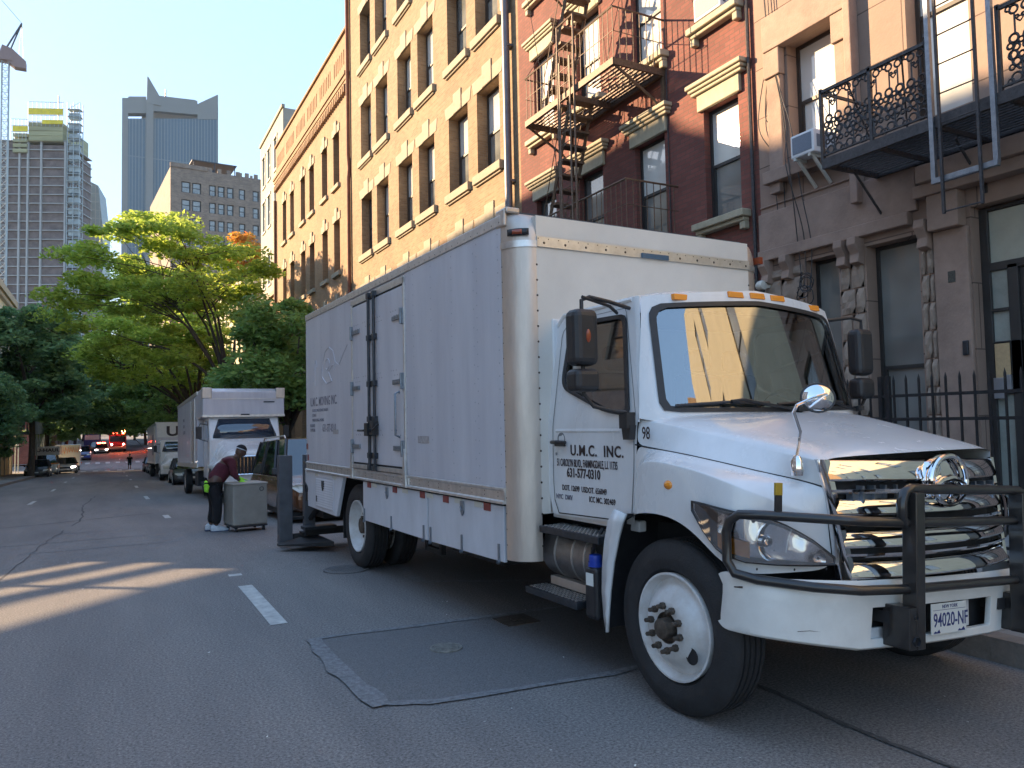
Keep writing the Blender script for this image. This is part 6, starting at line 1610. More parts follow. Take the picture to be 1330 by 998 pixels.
mb.tube([(-.20,.58,1.99),(-.20,.58,1.82),(-.14,.56,1.74),(-.02,.52,1.71),(.06,.5,1.70)],.013,8); mb.box(.035,.10,.46,.54,1.60,1.70); mb.prism([(.455,1.62),(.545,1.62),(.53,1.53),(.47,1.53)],'x',.055,.103); tp('mirror_arm', mb, 'black_plastic', mr, smooth=True)
mr = bpy.data.objects.new('door_mirror', None); COL.objects.link(mr); mr.parent = TR
mb = MB(); mb.box(2.28,2.46,.45,.58,1.96,2.32); tp('mirror_housing', mb, 'black_plastic', mr, bevel=.045, seg=3)
mb = MB(); mb.box(2.28,2.46,.45,.58,1.78,1.94); tp('mirror_housing', mb, 'black_plastic', mr, bevel=.04, seg=3)
mb = MB(); mb.tube([(2.40,.52,2.3),(2.40,.52,2.39),(2.3,.54,2.41),(2.05,.58,2.38)],.013,8); mb.tube([(2.42,.52,1.8),(2.36,.52,1.72),(2.2,.5,1.70),(2.14,.5,1.69)],.013,8); tp('mirror_arm', mb, 'black_plastic', mr, smooth=True)
# convex mirror on a chrome stalk on the near side of the hood
hm = bpy.data.objects.new('hood_mirror', None); COL.objects.link(hm); hm.parent = TR
mb = MB(); mb.lathe([(0,.030),(.02,.034),(.075,.031),(.10,.018),(.104,.0)],(0,0,0),'z',16); mb.v = [(.287+x*.9,-.60+y*1.1,1.352+z) for x,y,z in mb.v]; tp('stalk_base', mb, 'chrome', hm, smooth=True)
mb = MB(); mb.tube([(.287,-.60,1.44),(.305,-.605,1.52),(.31,-.61,1.575),(.255,-.62,1.675),(.27,-.63,1.71),(.36,-.65,1.745),(.455,-.665,1.765)],.0085,8)
mb.tube([(.335,-.655,1.70),(.46,-.665,1.765)],.006,6); tp('stalk', mb, 'chrome', hm, smooth=True)
vd = Vector((-.55,-.83,.12)).normalized(); a_ = vd.cross(Vector((0,0,1))).normalized(); b2_ = vd.cross(a_); c0 = Vector((.468,-.60,1.748))
mb = MB(); rows = []
for (t,r) in ((.036,.0),(.034,.022),(.026,.05),(.012,.074),(.0,.086)): rows.append([tuple(c0+vd*t+a_*r*math.cos(2*PI*k/28)+b2_*r*.86*math.sin(2*PI*k/28)) for k in range(28)])
mb.grid(rows, closed=True); tp('mirror_dome', mb, 'chrome', hm, smooth='all')
mb = MB(); mb.tube([tuple(c0+a_*.087*math.cos(2*PI*k/28)+b2_*.075*math.sin(2*PI*k/28)) for k in range(28)],.006,6,closed=True); tp('mirror_rim', mb, 'black_plastic', hm, smooth=True)
mb = MB(); mb.add([tuple(c0-vd*.002+a_*.086*math.cos(2*PI*k/28)+b2_*.074*math.sin(2*PI*k/28)) for k in range(28)],[tuple(range(28))]); tp('mirror_back', mb, 'black_plastic', hm)
# --- steps, exhaust aftertreatment tank, fluid bottle
mb = MB(); mb.prism([(.10+.17*math.cos(a)+.17, .70+.19*math.sin(a)*1.0) for a in np.linspace(0,2*PI,28,endpoint=False)],'y',.93,1.62); tk = tp('exhaust_tank', mb, 'tank', smooth=True, bevel=.02)
mb = MB()
for y in (1.05,1.2,1.42): mb.prism([(.27+.178*math.cos(a), .70+.198*math.sin(a)) for a in np.linspace(0,2*PI,28,endpoint=False)],'y',y,y+.012)
tp('strap', mb, 'alu_rail', tk, smooth=True)
for (y0_,y1_,x0_,x1_,z) in ((.72,1.44,-.02,.2,.915),(.97,1.64,-.03,.17,.455)):
    mb = MB(); mb.box(x0_,x1_,y0_,y1_,z-.055,z-.006); st_ = tp('cab_step', mb, 'steel_dark', bevel=.006)
    mb = MB(); k = y0_+.03
    while k < y1_-.02:
        for j in range(5): mb.box(x0_+.02+j*(x1_-x0_-.04)/5,x0_+.02+j*(x1_-x0_-.04)/5+.018,k,k+.018,z-.008,z)
        k += .042
    tp('tread', mb, 'alu_rail', st_)
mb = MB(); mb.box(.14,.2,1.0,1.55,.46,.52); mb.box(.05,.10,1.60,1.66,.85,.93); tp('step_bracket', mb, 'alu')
mb = MB(); mb.box(.0,.16,.78,.92,.36,.70); bt = tp('fluid_bottle', mb, 'black_plastic', bevel=.03, seg=3)
mb = MB(); mb.lathe([(0,.042),(.035,.045),(.05,.04),(.055,.0)],(.05,.85,.725),'z',14); mb.lathe([(-.03,.05),(0,.05)],(.05,.85,.73),'z',14); tp('cap', mb, 'blue_cap', bt, smooth=True)
mb = MB(); mb.box(-.003,.0,.81,.89,.58,.66); tp('label', mb, 'paper', bt)
mb = MB(); mb.tube([(.08,.80,.95),(.02,.82,.85),(.06,.9,.76),(.1,.95,.8)],.012,6); mb.box(.12,.3,.72,.95,.55,.88); tp('bracket', mb, 'chassis')
# ================================================================ other vehicles.  local frame: y runs back from the nose, x across, z up
def paint(name, c, rough=.3, metal=0.0): return mat(name, c, rough, metal, var=.05, coat=.6)
MAT['red_glow'] = mat('red_glow', (.8,.02,.01), .4, var=0, emit=(1,.05,.02,14)); MAT['white_glow'] = mat('white_glow', (.9,.9,.9), .4, var=0, emit=(1,.9,.8,5))
def small_wheel(par, x, y, r, side, w_=.2, rim='rim_white', label=None):
    o = bpy.data.objects.new('wheel', None); COL.objects.link(o); o.parent = par; o.location = (x,y,r); o.scale = (side,1,1)
    mb = MB(); mb.lathe([(.02,r*.66),(0,r*.72),(0,r*.9),(.03,r),(w_-.03,r),(w_,r*.9),(w_,r*.6)],(0,0,0),'x',28); part('tyre', mb, MAT['rubber'], o, smooth=True)
    mb = MB(); mb.lathe([(.02,r*.67),(.012,r*.62),(.05,r*.58),(.05,r*.2),(.02,r*.16),(.02,.0)],(0,0,0),'x',28); part('rim', mb, MAT[rim], o, smooth=True)
    mb = MB()
    for k in range(5):
        a = 2*PI*k/5; mb.tube([(.015,r*.14*math.cos(a),r*.14*math.sin(a)),(.02,r*.62*math.cos(a),r*.62*math.sin(a))],r*.07,5)
    part('spokes', mb, MAT[rim], o)
    return o
def car(name, label, cat, loc, L, W, H, pm, rotz=0, belt=.58, hood=.24, wsb=.26, wst=.38, rft=.90, rbt=.97, rear='hatch', group=None, rails=False, rwh=.34, tilt=0, lights='lens', detail=True):
    """hood..rbt are fractions of the length: windscreen base/top, roof end, tail glass base"""
    t = thing(name, label, cat, loc, rotz, group); t.rotation_euler[0] = tilt
    hw = W/2; zb_ = H*belt; rows = []
    ys_ = [0,.015,.06,.14,hood,wsb+.02,.5,.7,rbt-.02,.975,1.0]
    top = [H*.36,H*.42,H*.47,H*.51,zb_-.03,zb_,zb_,zb_+.01,zb_+.02,zb_-.02,H*.40]
    wd = [.80,.88,.95,.99,1,1,1,1,1,.96,.86]
    for f_,tz,k in zip(ys_,top,wd):
        h = hw*k; y = f_*L; b_ = .20 if f_ > .03 else .26
        half = [(0,b_),(h*.86,b_),(h*.97,b_+.10),(h,H*.30),(h*.985,H*.40 if tz > H*.42 else tz*.85),(h*.93,tz-.02),(h*.80,tz+.012),(0,tz+.03)]
        rows.append([(x,y,z) for x,z in half]+[(-x,y,z) for x,z in reversed(half[1:-1])])
    mb = MB(); mb.grid(rows, closed=True); n = len(rows[0]); mb.f += [tuple(range(n)), tuple(range(len(mb.v)-n, len(mb.v)))]
    body = part('body', mb, MAT[pm], t, subsurf=2 if detail else 1)
    # glasshouse
    gb = [(hw*.90,wsb*L),(hw*.92,.5*L),(hw*.90,rbt*L)]; gt = [(hw*.70,wst*L),(hw*.74,.55*L),(hw*.70,rft*L)]
    zt = H-.03; z0_ = zb_-.01
    mb = MB(); lo = [(-gb[0][0],gb[0][1]+.04),(0,gb[0][1]-.10),(gb[0][0],gb[0][1]+.04),(gb[1][0],gb[1][1]),(gb[2][0],gb[2][1]-.03),(0,gb[2][1]+.05),(-gb[2][0],gb[2][1]-.03),(-gb[1][0],gb[1][1])]
    hi = [(-gt[0][0],gt[0][1]+.03),(0,gt[0][1]-.05),(gt[0][0],gt[0][1]+.03),(gt[1][0],gt[1][1]),(gt[2][0],gt[2][1]-.02),(0,gt[2][1]+.03),(-gt[2][0],gt[2][1]-.02),(-gt[1][0],gt[1][1])]
    mb.grid([[(x,y,z0_) for x,y in lo],[(x,y,zt) for x,y in hi]], closed=True); part('windows', mb, MAT['car_glass'], t)
    mb = MB(); mb.grid([[(x*1.0,y,zt-.02) for x,y in hi],[(x*.97,L*.5+(y-L*.5)*.985,zt+.015) for x,y in hi],[(x*.55,L*.55+(y-L*.55)*.8,zt+.045) for x,y in hi]], closed=True); mb.f.append(tuple(range(16,24))); part('roof', mb, MAT[pm], t, smooth=True)
    for s in (-1,1):
        mb = MB()
        for (a,b_) in (((gb[0][0],gb[0][1]+.03),(gt[0][0],gt[0][1]+.02)),((hw*.915,wsb*L+(.5-wsb)*L*.62),(gt[1][0],.49*L)),((hw*.92,.70*L),(hw*.735,.70*L)),((gb[2][0],gb[2][1]-.04),(gt[2][0],gt[2][1]-.02))):
            mb.tube([(s*a[0],a[1],z0_),(s*b_[0],b_[1],zt)],.035,5)
        part('pillars', mb, MAT['black_plastic'], t)
        mb = MB(); mb.add([(s*(hw*.96),wsb*L+.25,zb_-.01),(s*(hw*1.10),wsb*L+.27,zb_+.01),(s*(hw*1.10),wsb*L+.30,zb_+.15),(s*(hw*.98),wsb*L+.28,zb_+.14),(s*(hw*.96),wsb*L+.38,zb_),(s*(hw*1.10),wsb*L+.38,zb_+.01),(s*(hw*1.10),wsb*L+.38,zb_+.15),(s*(hw*.98),wsb*L+.38,zb_+.14)],[(0,1,2,3),(4,7,6,5),(0,4,5,1),(1,5,6,2),(2,6,7,3),(3,7,4,0)]); part('wing_mirror', mb, MAT['black_plastic'], t, bevel=.02)
        mb = MB(); mb.add([(s*hw*.52,-.005,H*.37),(s*hw*.80,.02,H*.37),(s*hw*.95,.22,H*.44),(s*hw*.80,.10,H*.46),(s*hw*.55,.03,H*.44)],[(0,1,2,3,4)]); part('headlight', mb, MAT[lights] if lights != 'lens' else MAT['reflector_white'], t, solid=.03)
        mb = MB()
        for yc in (.185*L,(.80)*L): mb.lathe([(-.004*s,rwh*1.17),(-.004*s,.001)],(s*hw*.997,yc,rwh*1.02),'x',28)
        part('wheel_arch', mb, MAT['chassis'], t)
        small_wheel(t, s*(hw+.006), .185*L, rwh, -s); small_wheel(t, s*(hw+.006), .80*L, rwh, -s)
        if rails: mb = MB(); mb.tube([(s*hw*.66,gt[0][1]+.3,zt+.03),(s*hw*.66,gt[0][1]+.4,zt+.09),(s*hw*.66,gt[2][1]-.3,zt+.09),(s*hw*.66,gt[2][1]-.15,zt+.03)],.018,6); part('roof_rail', mb, MAT['alu_rail'], t)
        mb = MB()
        for yc in (wsb*L+.75, .62*L): mb.box(s*hw-.012,s*hw+.012,yc,yc+.16,zb_-.12,zb_-.09)
        part('door_handles', mb, MAT[pm], t)
    mb = MB(); mb.box(-hw*.48,hw*.48,-.012,.05,H*.32,H*.42); mb.box(-hw*.6,hw*.6,-.01,.05,H*.15,H*.22); part('grille', mb, MAT['black_plastic'], t)
    mb = MB(); mb.box(-.16,.16,-.03,-.012,H*.25,H*.32); part('licence_plate', mb, MAT['reflector_white'], t)
    mb = MB(); mb.box(-hw*.9,hw*.9,.3,L-.3,.16,.26); part('underbody', mb, MAT['chassis'], t)
    return t
MAT['paint_brown'] = paint('paint_brown', (.17,.075,.035), .25, .4); MAT['paint_black'] = paint('paint_black', (.012,.012,.014)); MAT['paint_grey'] = paint('paint_grey', (.09,.095,.10), .3, .4)
MAT['paint_white'] = paint('paint_white', (.70,.70,.68)); MAT['paint_blue'] = paint('paint_blue', (.02,.05,.30)); MAT['paint_red'] = paint('paint_red', (.35,.02,.02)); MAT['paint_silver'] = paint('paint_silver', (.4,.4,.4), .3, .6)
MAT['orange_stripe'] = paint('orange_stripe', (.75,.22,.03))
SL = -R(1.8)
car('minivan', 'brown metallic minivan with roof rails, parked right behind the near moving truck', 'minivan', (4.06,15.05,gz(15.9)), 5.1, 1.98, 1.74, 'paint_brown', belt=.56, hood=.15, wsb=.17, wst=.33, rft=.93, rbt=.99, rails=True, rwh=.34, tilt=SL)
car('parked_car', 'dark grey car squeezed between the two farther white trucks', 'car', (3.9,43.6,gz(44.5)), 4.6, 1.85, 1.45, 'paint_grey', tilt=-R(1.7))
for i,(x,y,m_,lb_) in enumerate([(3.85,66,'paint_black','black car parked just behind the truck with the letter U'),(3.85,72.5,'paint_silver','silver car in the row behind the truck with the letter U'),(3.8,79.5,'paint_black','last dark car before the avenue on the right')]):
    car('parked_car', lb_, 'car', (x,y,gz(y+1)), 4.5, 1.82, 1.45, m_, group='cars parked along the right kerb', tilt=-R(1.8), detail=False)
car('black_sedan', 'black sedan facing us at the left kerb with a white number plate', 'car', (-5.55+.0,77.5,gz(78.5)), 4.7, 1.9, 1.55, 'paint_black', tilt=-R(1.8), belt=.6)
car('white_utility_vehicle', 'white boxy car with its lights on, beside the left row of parked cars', 'car', (-3.85,88,gz(89)), 4.9, 1.95, 1.65, 'paint_white', lights='white_glow', tilt=-R(1.5), belt=.6, hood=.27, wsb=.29, wst=.36)
car('police_car', 'white police car with red flashing roof lights far down the street', 'car', (-1.05,133,gz(133)), 4.9, 1.95, 1.55, 'paint_white', lights='white_glow')
pc = [o for o in COL.objects if o.name == 'police_car'][0]
for k in range(4): mb = MB(); mb.box(-.6+k*.32,-.42+k*.32,2.2,2.5,1.58,1.72); part('roof_light', mb, MAT['red_glow'], pc)
car('blue_pickup', 'dark blue pickup crossing at the avenue', 'car', (-3.2,118,gz(118)), 5.6, 2.05, 1.9, 'paint_blue', belt=.6)
car('parked_car', 'silver blue car beyond the avenue behind the dark blue pickup', 'car', (-1.9,142,gz(142)), 4.6, 1.85, 1.5, 'paint_silver', detail=False)

def big_wheel(par, x, y, r, side, deep=False):
    o = bpy.data.objects.new('wheel', None); COL.objects.link(o); o.parent = par; o.location = (x,y,r); o.scale = (side,1,1)
    mb = MB(); mb.lathe([(.02,r*.6),(0,r*.68),(0,r*.88),(.04,r),(.24,r),(.27,r*.88),(.27,r*.6)],(0,0,0),'x',28); part('tyre', mb, MAT['rubber'], o, smooth=True)
    mb = MB(); mb.lathe([(.02,r*.61),(.03,r*.56),(.12 if deep else .0,r*.45),(.12 if deep else -.03,r*.2),(.10 if deep else -.06,.0)],(0,0,0),'x',28); part('rim', mb, MAT['rim_white'], o, smooth=True)
def box_truck(name, label, loc, W, L, ztop, zfloor, nose, over, r, hoodz, wz0, wz1, pbox='white_paint', group='white trucks parked along the right side', letters=None, tilt=SL):
    """nose = distance from bumper to the windscreen; over = length of the box over the cab; the box starts at nose-.3+..."""
    t = thing(name, label, 'truck', loc, 0, group); t.rotation_euler[0] = tilt; hw = W/2
    yb = nose+1.9                       # front wall of the box proper
    mb = MB(); mb.box(-hw,hw,yb,yb+L,zfloor,ztop)
    if over:
        y0_ = yb-over; zo = ztop-over*0-.95
        mb.prism([(y0_,zo),(yb-.002,zo),(yb-.002,ztop-.001),(y0_+.25,ztop-.001),(y0_,ztop-.12)],'x',-hw,hw)
    bx_ = part('cargo_box', mb, MAT[pbox], t, bevel=.03)
    mb = MB()
    for s in (-1,1): mb.box(s*hw-.02,s*hw+.02,yb,yb+L,ztop-.10,ztop+.01); mb.box(s*hw-.02,s*hw+.02,yb,yb+L,zfloor-.02,zfloor+.12)
    if over: mb.box(-hw-.01,hw+.01,y0_-.012,y0_+.0,zo-.02,zo+.06); mb.box(-hw+.2,hw-.2,y0_-.014,y0_-.002,ztop-.38,ztop-.36)
    part('rail', mb, MAT['alu_rail'], bx_)
    if over:
        mb = MB()
        for s in (-1,1): mb.box(s*hw-.02 if s > 0 else -hw-.02, s*hw+.02 if s > 0 else -hw+.28, y0_-.016, y0_+.3, ztop-.35, ztop+.01) if s < 0 else mb.box(hw-.28,hw+.02,y0_-.016,y0_+.3,ztop-.35,ztop+.01)
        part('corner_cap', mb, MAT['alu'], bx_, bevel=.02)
    mb = MB(); d0 = yb+.9; mb.box(-hw-.012,-hw,d0,d0+1.3,zfloor+.15,ztop-.25); mb.box(-hw-.02,-hw,d0-.03,d0,zfloor+.1,ztop-.2); mb.box(-hw-.02,-hw,d0+1.3,d0+1.33,zfloor+.1,ztop-.2); mb.tube([(-hw-.03,d0+.62,zfloor+.15),(-hw-.03,d0+.62,ztop-.3)],.015,6); part('side_door', mb, MAT['alu_rail'], bx_)
    cw2 = hw*.86
    # cab: sloping screen, hood with fenders
    yw0, yw1 = nose, nose+.28
    mb = MB(); mb.prism([(yw0,wz0-.5),(yw0,wz0),(yw1,wz1+.10),(yb-.15,wz1+.12),(yb-.1,wz0-.6),(yb-.1,.75),(nose+.1,.75)],'x',-cw2,cw2); part('cab', mb, MAT['cab_paint'], t, bevel=.05, seg=3)
    mb = MB(); n_ = 9; mb.grid([[( -cw2*.9+cw2*1.8*k/(n_-1), yw0+.012-.03+.08*abs(2*k/(n_-1)-1)**2.2-.03, wz0+.04) for k in range(n_)],[( -cw2*.84+cw2*1.68*k/(n_-1), yw1-.045+.08*abs(2*k/(n_-1)-1)**2.2-.03, wz1) for k in range(n_)]]); part('windscreen', mb, MAT['windscreen_far'], t, solid=.02, smooth='all')
    for s in (-1,1):
        mb = MB(); mb.prism([(yw0+.35,wz0+.02),(yw1+.25,wz1-.03),(yb-.45,wz1-.03),(yb-.4,wz0+.05)],'x',s*cw2-.006 if s > 0 else -cw2-.006,s*cw2+.006 if s > 0 else -cw2+.006); part('side_window', mb, MAT['car_glass'], t)
        mb = MB(); mb.box(s*(hw+.10)-.09,s*(hw+.10)+.09,nose+.35,nose+.47,wz0+.05,wz0+.45); mb.tube([(s*(hw+.1),nose+.41,wz0+.45),(s*(hw+.05),nose+.41,wz0+.55),(s*cw2,nose+.45,wz0+.5)],.015,5); mb.tube([(s*(hw+.1),nose+.41,wz0+.05),(s*cw2,nose+.45,wz0-.05)],.015,5); part('door_mirror', mb, MAT['black_plastic'], t, bevel=.02)
    hz = hoodz; rows = []
    for f_,w1,zt_ in ((0,.62,hz-.28),(.06,.70,hz-.12),(.25,.80,hz-.04),(.6,.86,hz+.08),(1.0,.90,wz0+.03)):
        y = nose*f_+.05; h = hw*w1; fo = hw*(.92 if f_ > .05 else .80)
        rows.append([(-fo,y,.62 if f_ < .2 else .70),(-fo,y,hz*.62),(-fo*.97,y,hz*.70),(-h*.86,y,hz*.76),(-h*.74,y,zt_-.02),(-h*.4,y,zt_+.02),(0,y,zt_+.03)])
    mb = MB(); mb.grid(rows); q = [(-x,y,z) for r_ in rows for x,y,z in r_]; o_ = len(mb.v); nn = len(rows[0]); mb.v += q
    mb.f += [tuple(i+o_ for i in reversed(f)) for f in mb.f[:]]
    mb.f.append(tuple(list(range(nn))+[o_+i for i in range(nn-2,-1,-1)])); part('hood', mb, MAT['cab_paint'], t, subsurf=2, merge=.001)
    mb = MB(); g0, g1 = hz*.52, hz-.27; mb.box(-hw*.42,hw*.42,-.02,.08,g0,g1); gl_ = part('grille', mb, MAT['chassis'], t)
    mb = MB()
    for k in range(11): x = -hw*.40+hw*.8*k/10; mb.box(x-.014,x+.014,-.05,-.02,g0,g1)
    mb.tube([(-hw*.44,-.03,g0),(hw*.44,-.03,g0),(hw*.44,-.03,g1),(-hw*.44,-.03,g1)],.025,6,closed=True); part('bars', mb, MAT['chrome'], gl_)
    mb = MB(); mb.box(-hw*.93,hw*.93,-.16,.0,.42,.70); part('bumper', mb, MAT['bumper_paint'], t, bevel=.04)
    for s in (-1,1):
        mb = MB(); mb.box(s*hw*.66-.17,s*hw*.66+.17,.0,.12,hz*.50,hz*.50+.20); part('headlight', mb, MAT['reflector_white'], t, bevel=.04)
        mb = MB(); mb.lathe([(-.005*s,r*1.22),(-.005*s,.001)],(s*hw*.925,nose*.5,r*1.0),'x',24); part('wheel_arch', mb, MAT['chassis'], t)
        big_wheel(t, s*(hw*.93+.01), nose*.5, r, -s)
        big_wheel(t, s*(hw*.98), yb+L*.62, r, -s, True)
    mb = MB(); mb.box(-.5,.5,.3,yb+L-.2,.5,.85); mb.box(-hw*.8,hw*.8,yb+.2,yb+.6,.3,zfloor); mb.box(-hw*.95,-hw*.5,yb+.5,yb+1.5,.45,.95); part('chassis_frame', mb, MAT['chassis'], t)
    return t, yb, y0_ if over else yb
MAT['windscreen_far'] = mat('windscreen_far', (.02,.035,.06), .03, var=0, coat=1, spec=1)
T2, yb, y0_ = box_truck('box_truck', 'white box truck with the cargo box reaching over its cab, behind the worker', (4.02,24.9,gz(25.6)), 2.62, 8.6, 3.74, 1.12, 1.75, 1.75, .50, 1.72, 2.02, 2.70)
mb = MB(); mb.box(-.12,.16,y0_-.02,y0_-.01,2.82,2.87); mb.box(.62,.98,y0_-.02,y0_-.012,3.25,3.29); part('marker_light', mb, MAT['steel_dark'], T2)
for k in range(5): mb = MB(); mb.box(-.8+k*.38,-.72+k*.38,2.05,2.12,2.80,2.83); part('roof_marker_light', mb, MAT['amber'], T2)
for k,z in enumerate((2.9,2.65,2.4)): text(['MOVING','STORAGE','631-577-0310'][k], .13, G('letter_faded'), T2, (-1.325,yb+5.6,z), (R(90),0,R(-90)), .9)
mb = MB()
for (x,w_) in ((-.45,.22),(-.15,.25),(.12,.16),(.45,.3)): mb.box(x,x+w_,1.95,2.1,2.06,2.17)
part('dashboard_papers', mb, MAT['paper'], T2, bevel=.03)
T3, yb3, y3 = box_truck('box_truck', 'smaller white box truck lettered U. on its box front, third in the row', (3.92,51.6,gz(52.5)), 2.45, 12.5, 3.75, 1.05, 1.5, 0, .45, 1.45, 1.75, 2.42, pbox='white_paint', tilt=-R(1.75))
mb = MB(); mb.box(-1.15,1.15,yb3-.02,yb3-.006,2.75,3.7); part('front_panel', mb, MAT['paint_white'], T3)
text('U.', .62, G('letter_black'), T3, (-.62,yb3-.03,2.85), (R(90),0,0), 1.3, bold=.03)
mb = MB(); mb.box(-1.235,-1.23,yb3+2,yb3+5,1.6,3.0); part('side_sign', mb, mat('dull_blue',(.22,.24,.32),.6,var=.5,scale=3), T3)
# rental van with a name board, and the ladder-rack van beside it
VN = car('rental_van', 'white and orange rental van lettered U-HAUL, behind the black sedan', 'van', (-5.35,84.5,gz(85.5)), 6.2, 2.05, 1.95, 'paint_white', belt=.58, hood=.2, wsb=.22, wst=.30, rft=.96, rbt=.985, tilt=-R(1.5))
mb = MB(); mb.prism([(1.9,1.9),(1.7,2.75),(5.6,2.75),(5.6,1.9)],'x',-1.1,1.1); part('van_body', mb, MAT['paint_white'], VN, bevel=.05)
text('U-HAUL', .30, G('letter_black'), VN, (-.85,1.72,2.25), (R(104)-R(8),0,0), 1.25, bold=.012)
mb = MB(); mb.box(-1.06,1.06,.8,.9,1.05,1.15); mb.box(-1.03,-1.0,.5,5,.6,.9); mb.box(1.0,1.03,.5,5,.6,.9); part('stripe', mb, MAT['orange_stripe'], VN)
t = thing('trailer_panel', 'white patterned panel of a parked trailer behind the white boxy car', 'trailer', (-3.95,95,gz(95)), 0)
mb = MB(); mb.box(-1.15,1.15,0,4,.6,2.85); part('box', mb, MAT['paint_white'], t, bevel=.03)
mb = MB(); rnd = random.Random(3)
for k in range(9): x = -1+k*.24; mb.tube([(x,-.02,1.9+rnd.random()*.2),(x+.1,-.02,2.6),(x+.2,-.02,2.0+rnd.random()*.3)],.025,4)
part('lettering_pattern', mb, MAT['orange_stripe'], t)
for s in (-1,1): small_wheel(t, s*1.1, 2, .36, -s)
# fire engine
FE = thing('fire_engine', 'red fire engine with glaring red lights far down the street', 'fire engine', (1.2,138,gz(138)), 0)
mb = MB(); mb.box(-1.25,1.25,0,2.4,.6,2.9); part('cab', mb, MAT['paint_red'], FE, bevel=.12, seg=3)
mb = MB(); mb.box(-1.25,1.25,2.5,8.5,.6,3.1); part('body', mb, MAT['paint_red'], FE, bevel=.05)
mb = MB(); mb.box(-1.1,1.1,-.02,.05,1.6,2.5); part('windscreen', mb, MAT['car_glass'], FE)
mb = MB(); mb.box(-1.2,1.2,-.45,0,.45,.85); part('bumper', mb, MAT['paint_white'], FE, bevel=.04)
for k in range(5): mb = MB(); mb.box(-1.1+k*.45,-.8+k*.45,.3,.6,2.92,3.12); part('beacon', mb, MAT['red_glow'], FE)
mb = MB(); mb.lathe([(-.35,.0),(-.25,.26),(0,.36),(.25,.26),(.35,.0)],(.75,.2,3.35),'z',16); part('beacon', mb, mat('red_beacon',(.8,.1,.02),.4,var=0,emit=(1,.16,.05,45)), FE, smooth=True)
for s in (-1,1):
    mb = MB(); mb.lathe([(-.03,.12),(-.03,.0)],(s*.85,-.01,1.2),'y',12); part('headlight', mb, MAT['white_glow'], FE)
    small_wheel(FE, s*1.25, 1.2, .5, -s, .3); small_wheel(FE, s*1.25, 6.2, .5, -s, .3)
# blue lorry with pale cab behind the crossing
t = thing('blue_lorry', 'blue lorry with a pale windscreen across the avenue, left of the police car', 'truck', (-2.6,150,gz(150)), 0)
mb = MB(); mb.box(-1.25,1.25,0,2,.7,2.7); part('cab', mb, MAT['paint_blue'], t, bevel=.1); mb = MB(); mb.box(-1.3,1.3,2.1,9,.8,3.5); part('cargo_box', mb, MAT['paint_silver'], t, bevel=.03)
mb = MB(); mb.box(-1.1,1.1,-.03,.02,1.6,2.4); part('windscreen', mb, MAT['pane_pale'], t)
for s in (-1,1): small_wheel(t, s*1.2, 1.1, .5, -s, .3); small_wheel(t, s*1.2, 7, .5, -s, .3)
# one-way sign on its post
t = thing('street_sign', 'white rectangular street sign on a thin grey post by the far right kerb', 'sign', (2.95+2.6,110.5,gz(110)+.1), 0)
mb = MB(); mb.tube([(0,0,0),(0,0,3.6)],.04,6); part('post', mb, MAT['galv'], t); mb = MB(); mb.box(-.38,.38,-.05,-.03,2.5,3.4); pl_ = part('plate', mb, MAT['paint_white'], t)
mb = MB(); mb.prism([(0,.12),(.12,0),(.04,0),(.04,-.25),(-.04,-.25),(-.04,0),(-.12,0)],'y',-.056,-.052); mb.v = [(x,y,z+2.98) for x,y,z in mb.v]; part('arrow', mb, MAT['letter_black'], pl_)
# cart on its dolly
ct = thing('tool_bin', 'grey plastic box bin on a black four wheeled dolly, pushed by the worker in maroon', 'cart', (2.19,14.75,gz(14.75)), R(8))
MAT['bin_grey'] = mat('bin_grey', (.27,.262,.235), .5, var=.12, scale=5)
mb = MB(); mb.box(-.29,.33,-.33,.30,.12,.86); bn = part('bin', mb, MAT['bin_grey'], ct, bevel=.03, seg=3)
mb = MB(); mb.box(-.30,.34,-.34,.31,.84,.875); part('lid', mb, MAT['bin_grey'], ct, bevel=.012)
mb = MB(); mb.tube([(.22+.035*math.cos(a),-.332,.76+.035*math.sin(a)) for a in np.linspace(0,2*PI,18,endpoint=False)],.006,5,closed=True); part('lock_ring', mb, MAT['steel_dark'], bn)
mb = MB(); mb.box(-.28,.33,-.33,.30,.09,.12); part('dolly', mb, MAT['black_plastic'], ct, bevel=.01)
for (x,y) in ((-.22,-.27),(.27,-.27),(-.22,.24),(.27,.24)):
    mb = MB(); mb.lathe([(-.018,.01),(-.018,.045),(.018,.045),(.018,.01)],(x,y,.045),'x',14); c_o = part('caster', mb, MAT['rubber'], ct, smooth=True); mb = MB(); mb.box(x-.026,x-.02,y-.02,y+.02,.04,.10); mb.box(x+.02,x+.026,y-.02,y+.02,.04,.10); part('fork', mb, MAT['galv'], c_o)

# ================================================================ people
def skin(name, joints, edges, mt, parent, sub=2, root=0):
    me = bpy.data.meshes.new(name); me.from_pydata([j[:3] for j in joints], edges, [])
    o = bpy.data.objects.new(name, me); COL.objects.link(o)
    m_ = o.modifiers.new('skin','SKIN'); m_.use_smooth_shade = True
    lay = me.skin_vertices[0].data
    for i,j in enumerate(joints):
        r = j[3]; lay[i].radius = r if isinstance(r,tuple) else (r,r)
        lay[i].use_root = (i == root)
    m2 = o.modifiers.new('sub','SUBSURF'); m2.levels = sub; m2.render_levels = sub
    dg = bpy.context.evaluated_depsgraph_get(); res = bpy.data.meshes.new_from_object(o.evaluated_get(dg)); bpy.data.objects.remove(o); bpy.data.meshes.remove(me)
    res.materials.clear(); res.materials.append(MAT[mt]); res.polygons.foreach_set('use_smooth',[True]*len(res.polygons)); res.name = name
    return link(name, res, parent)
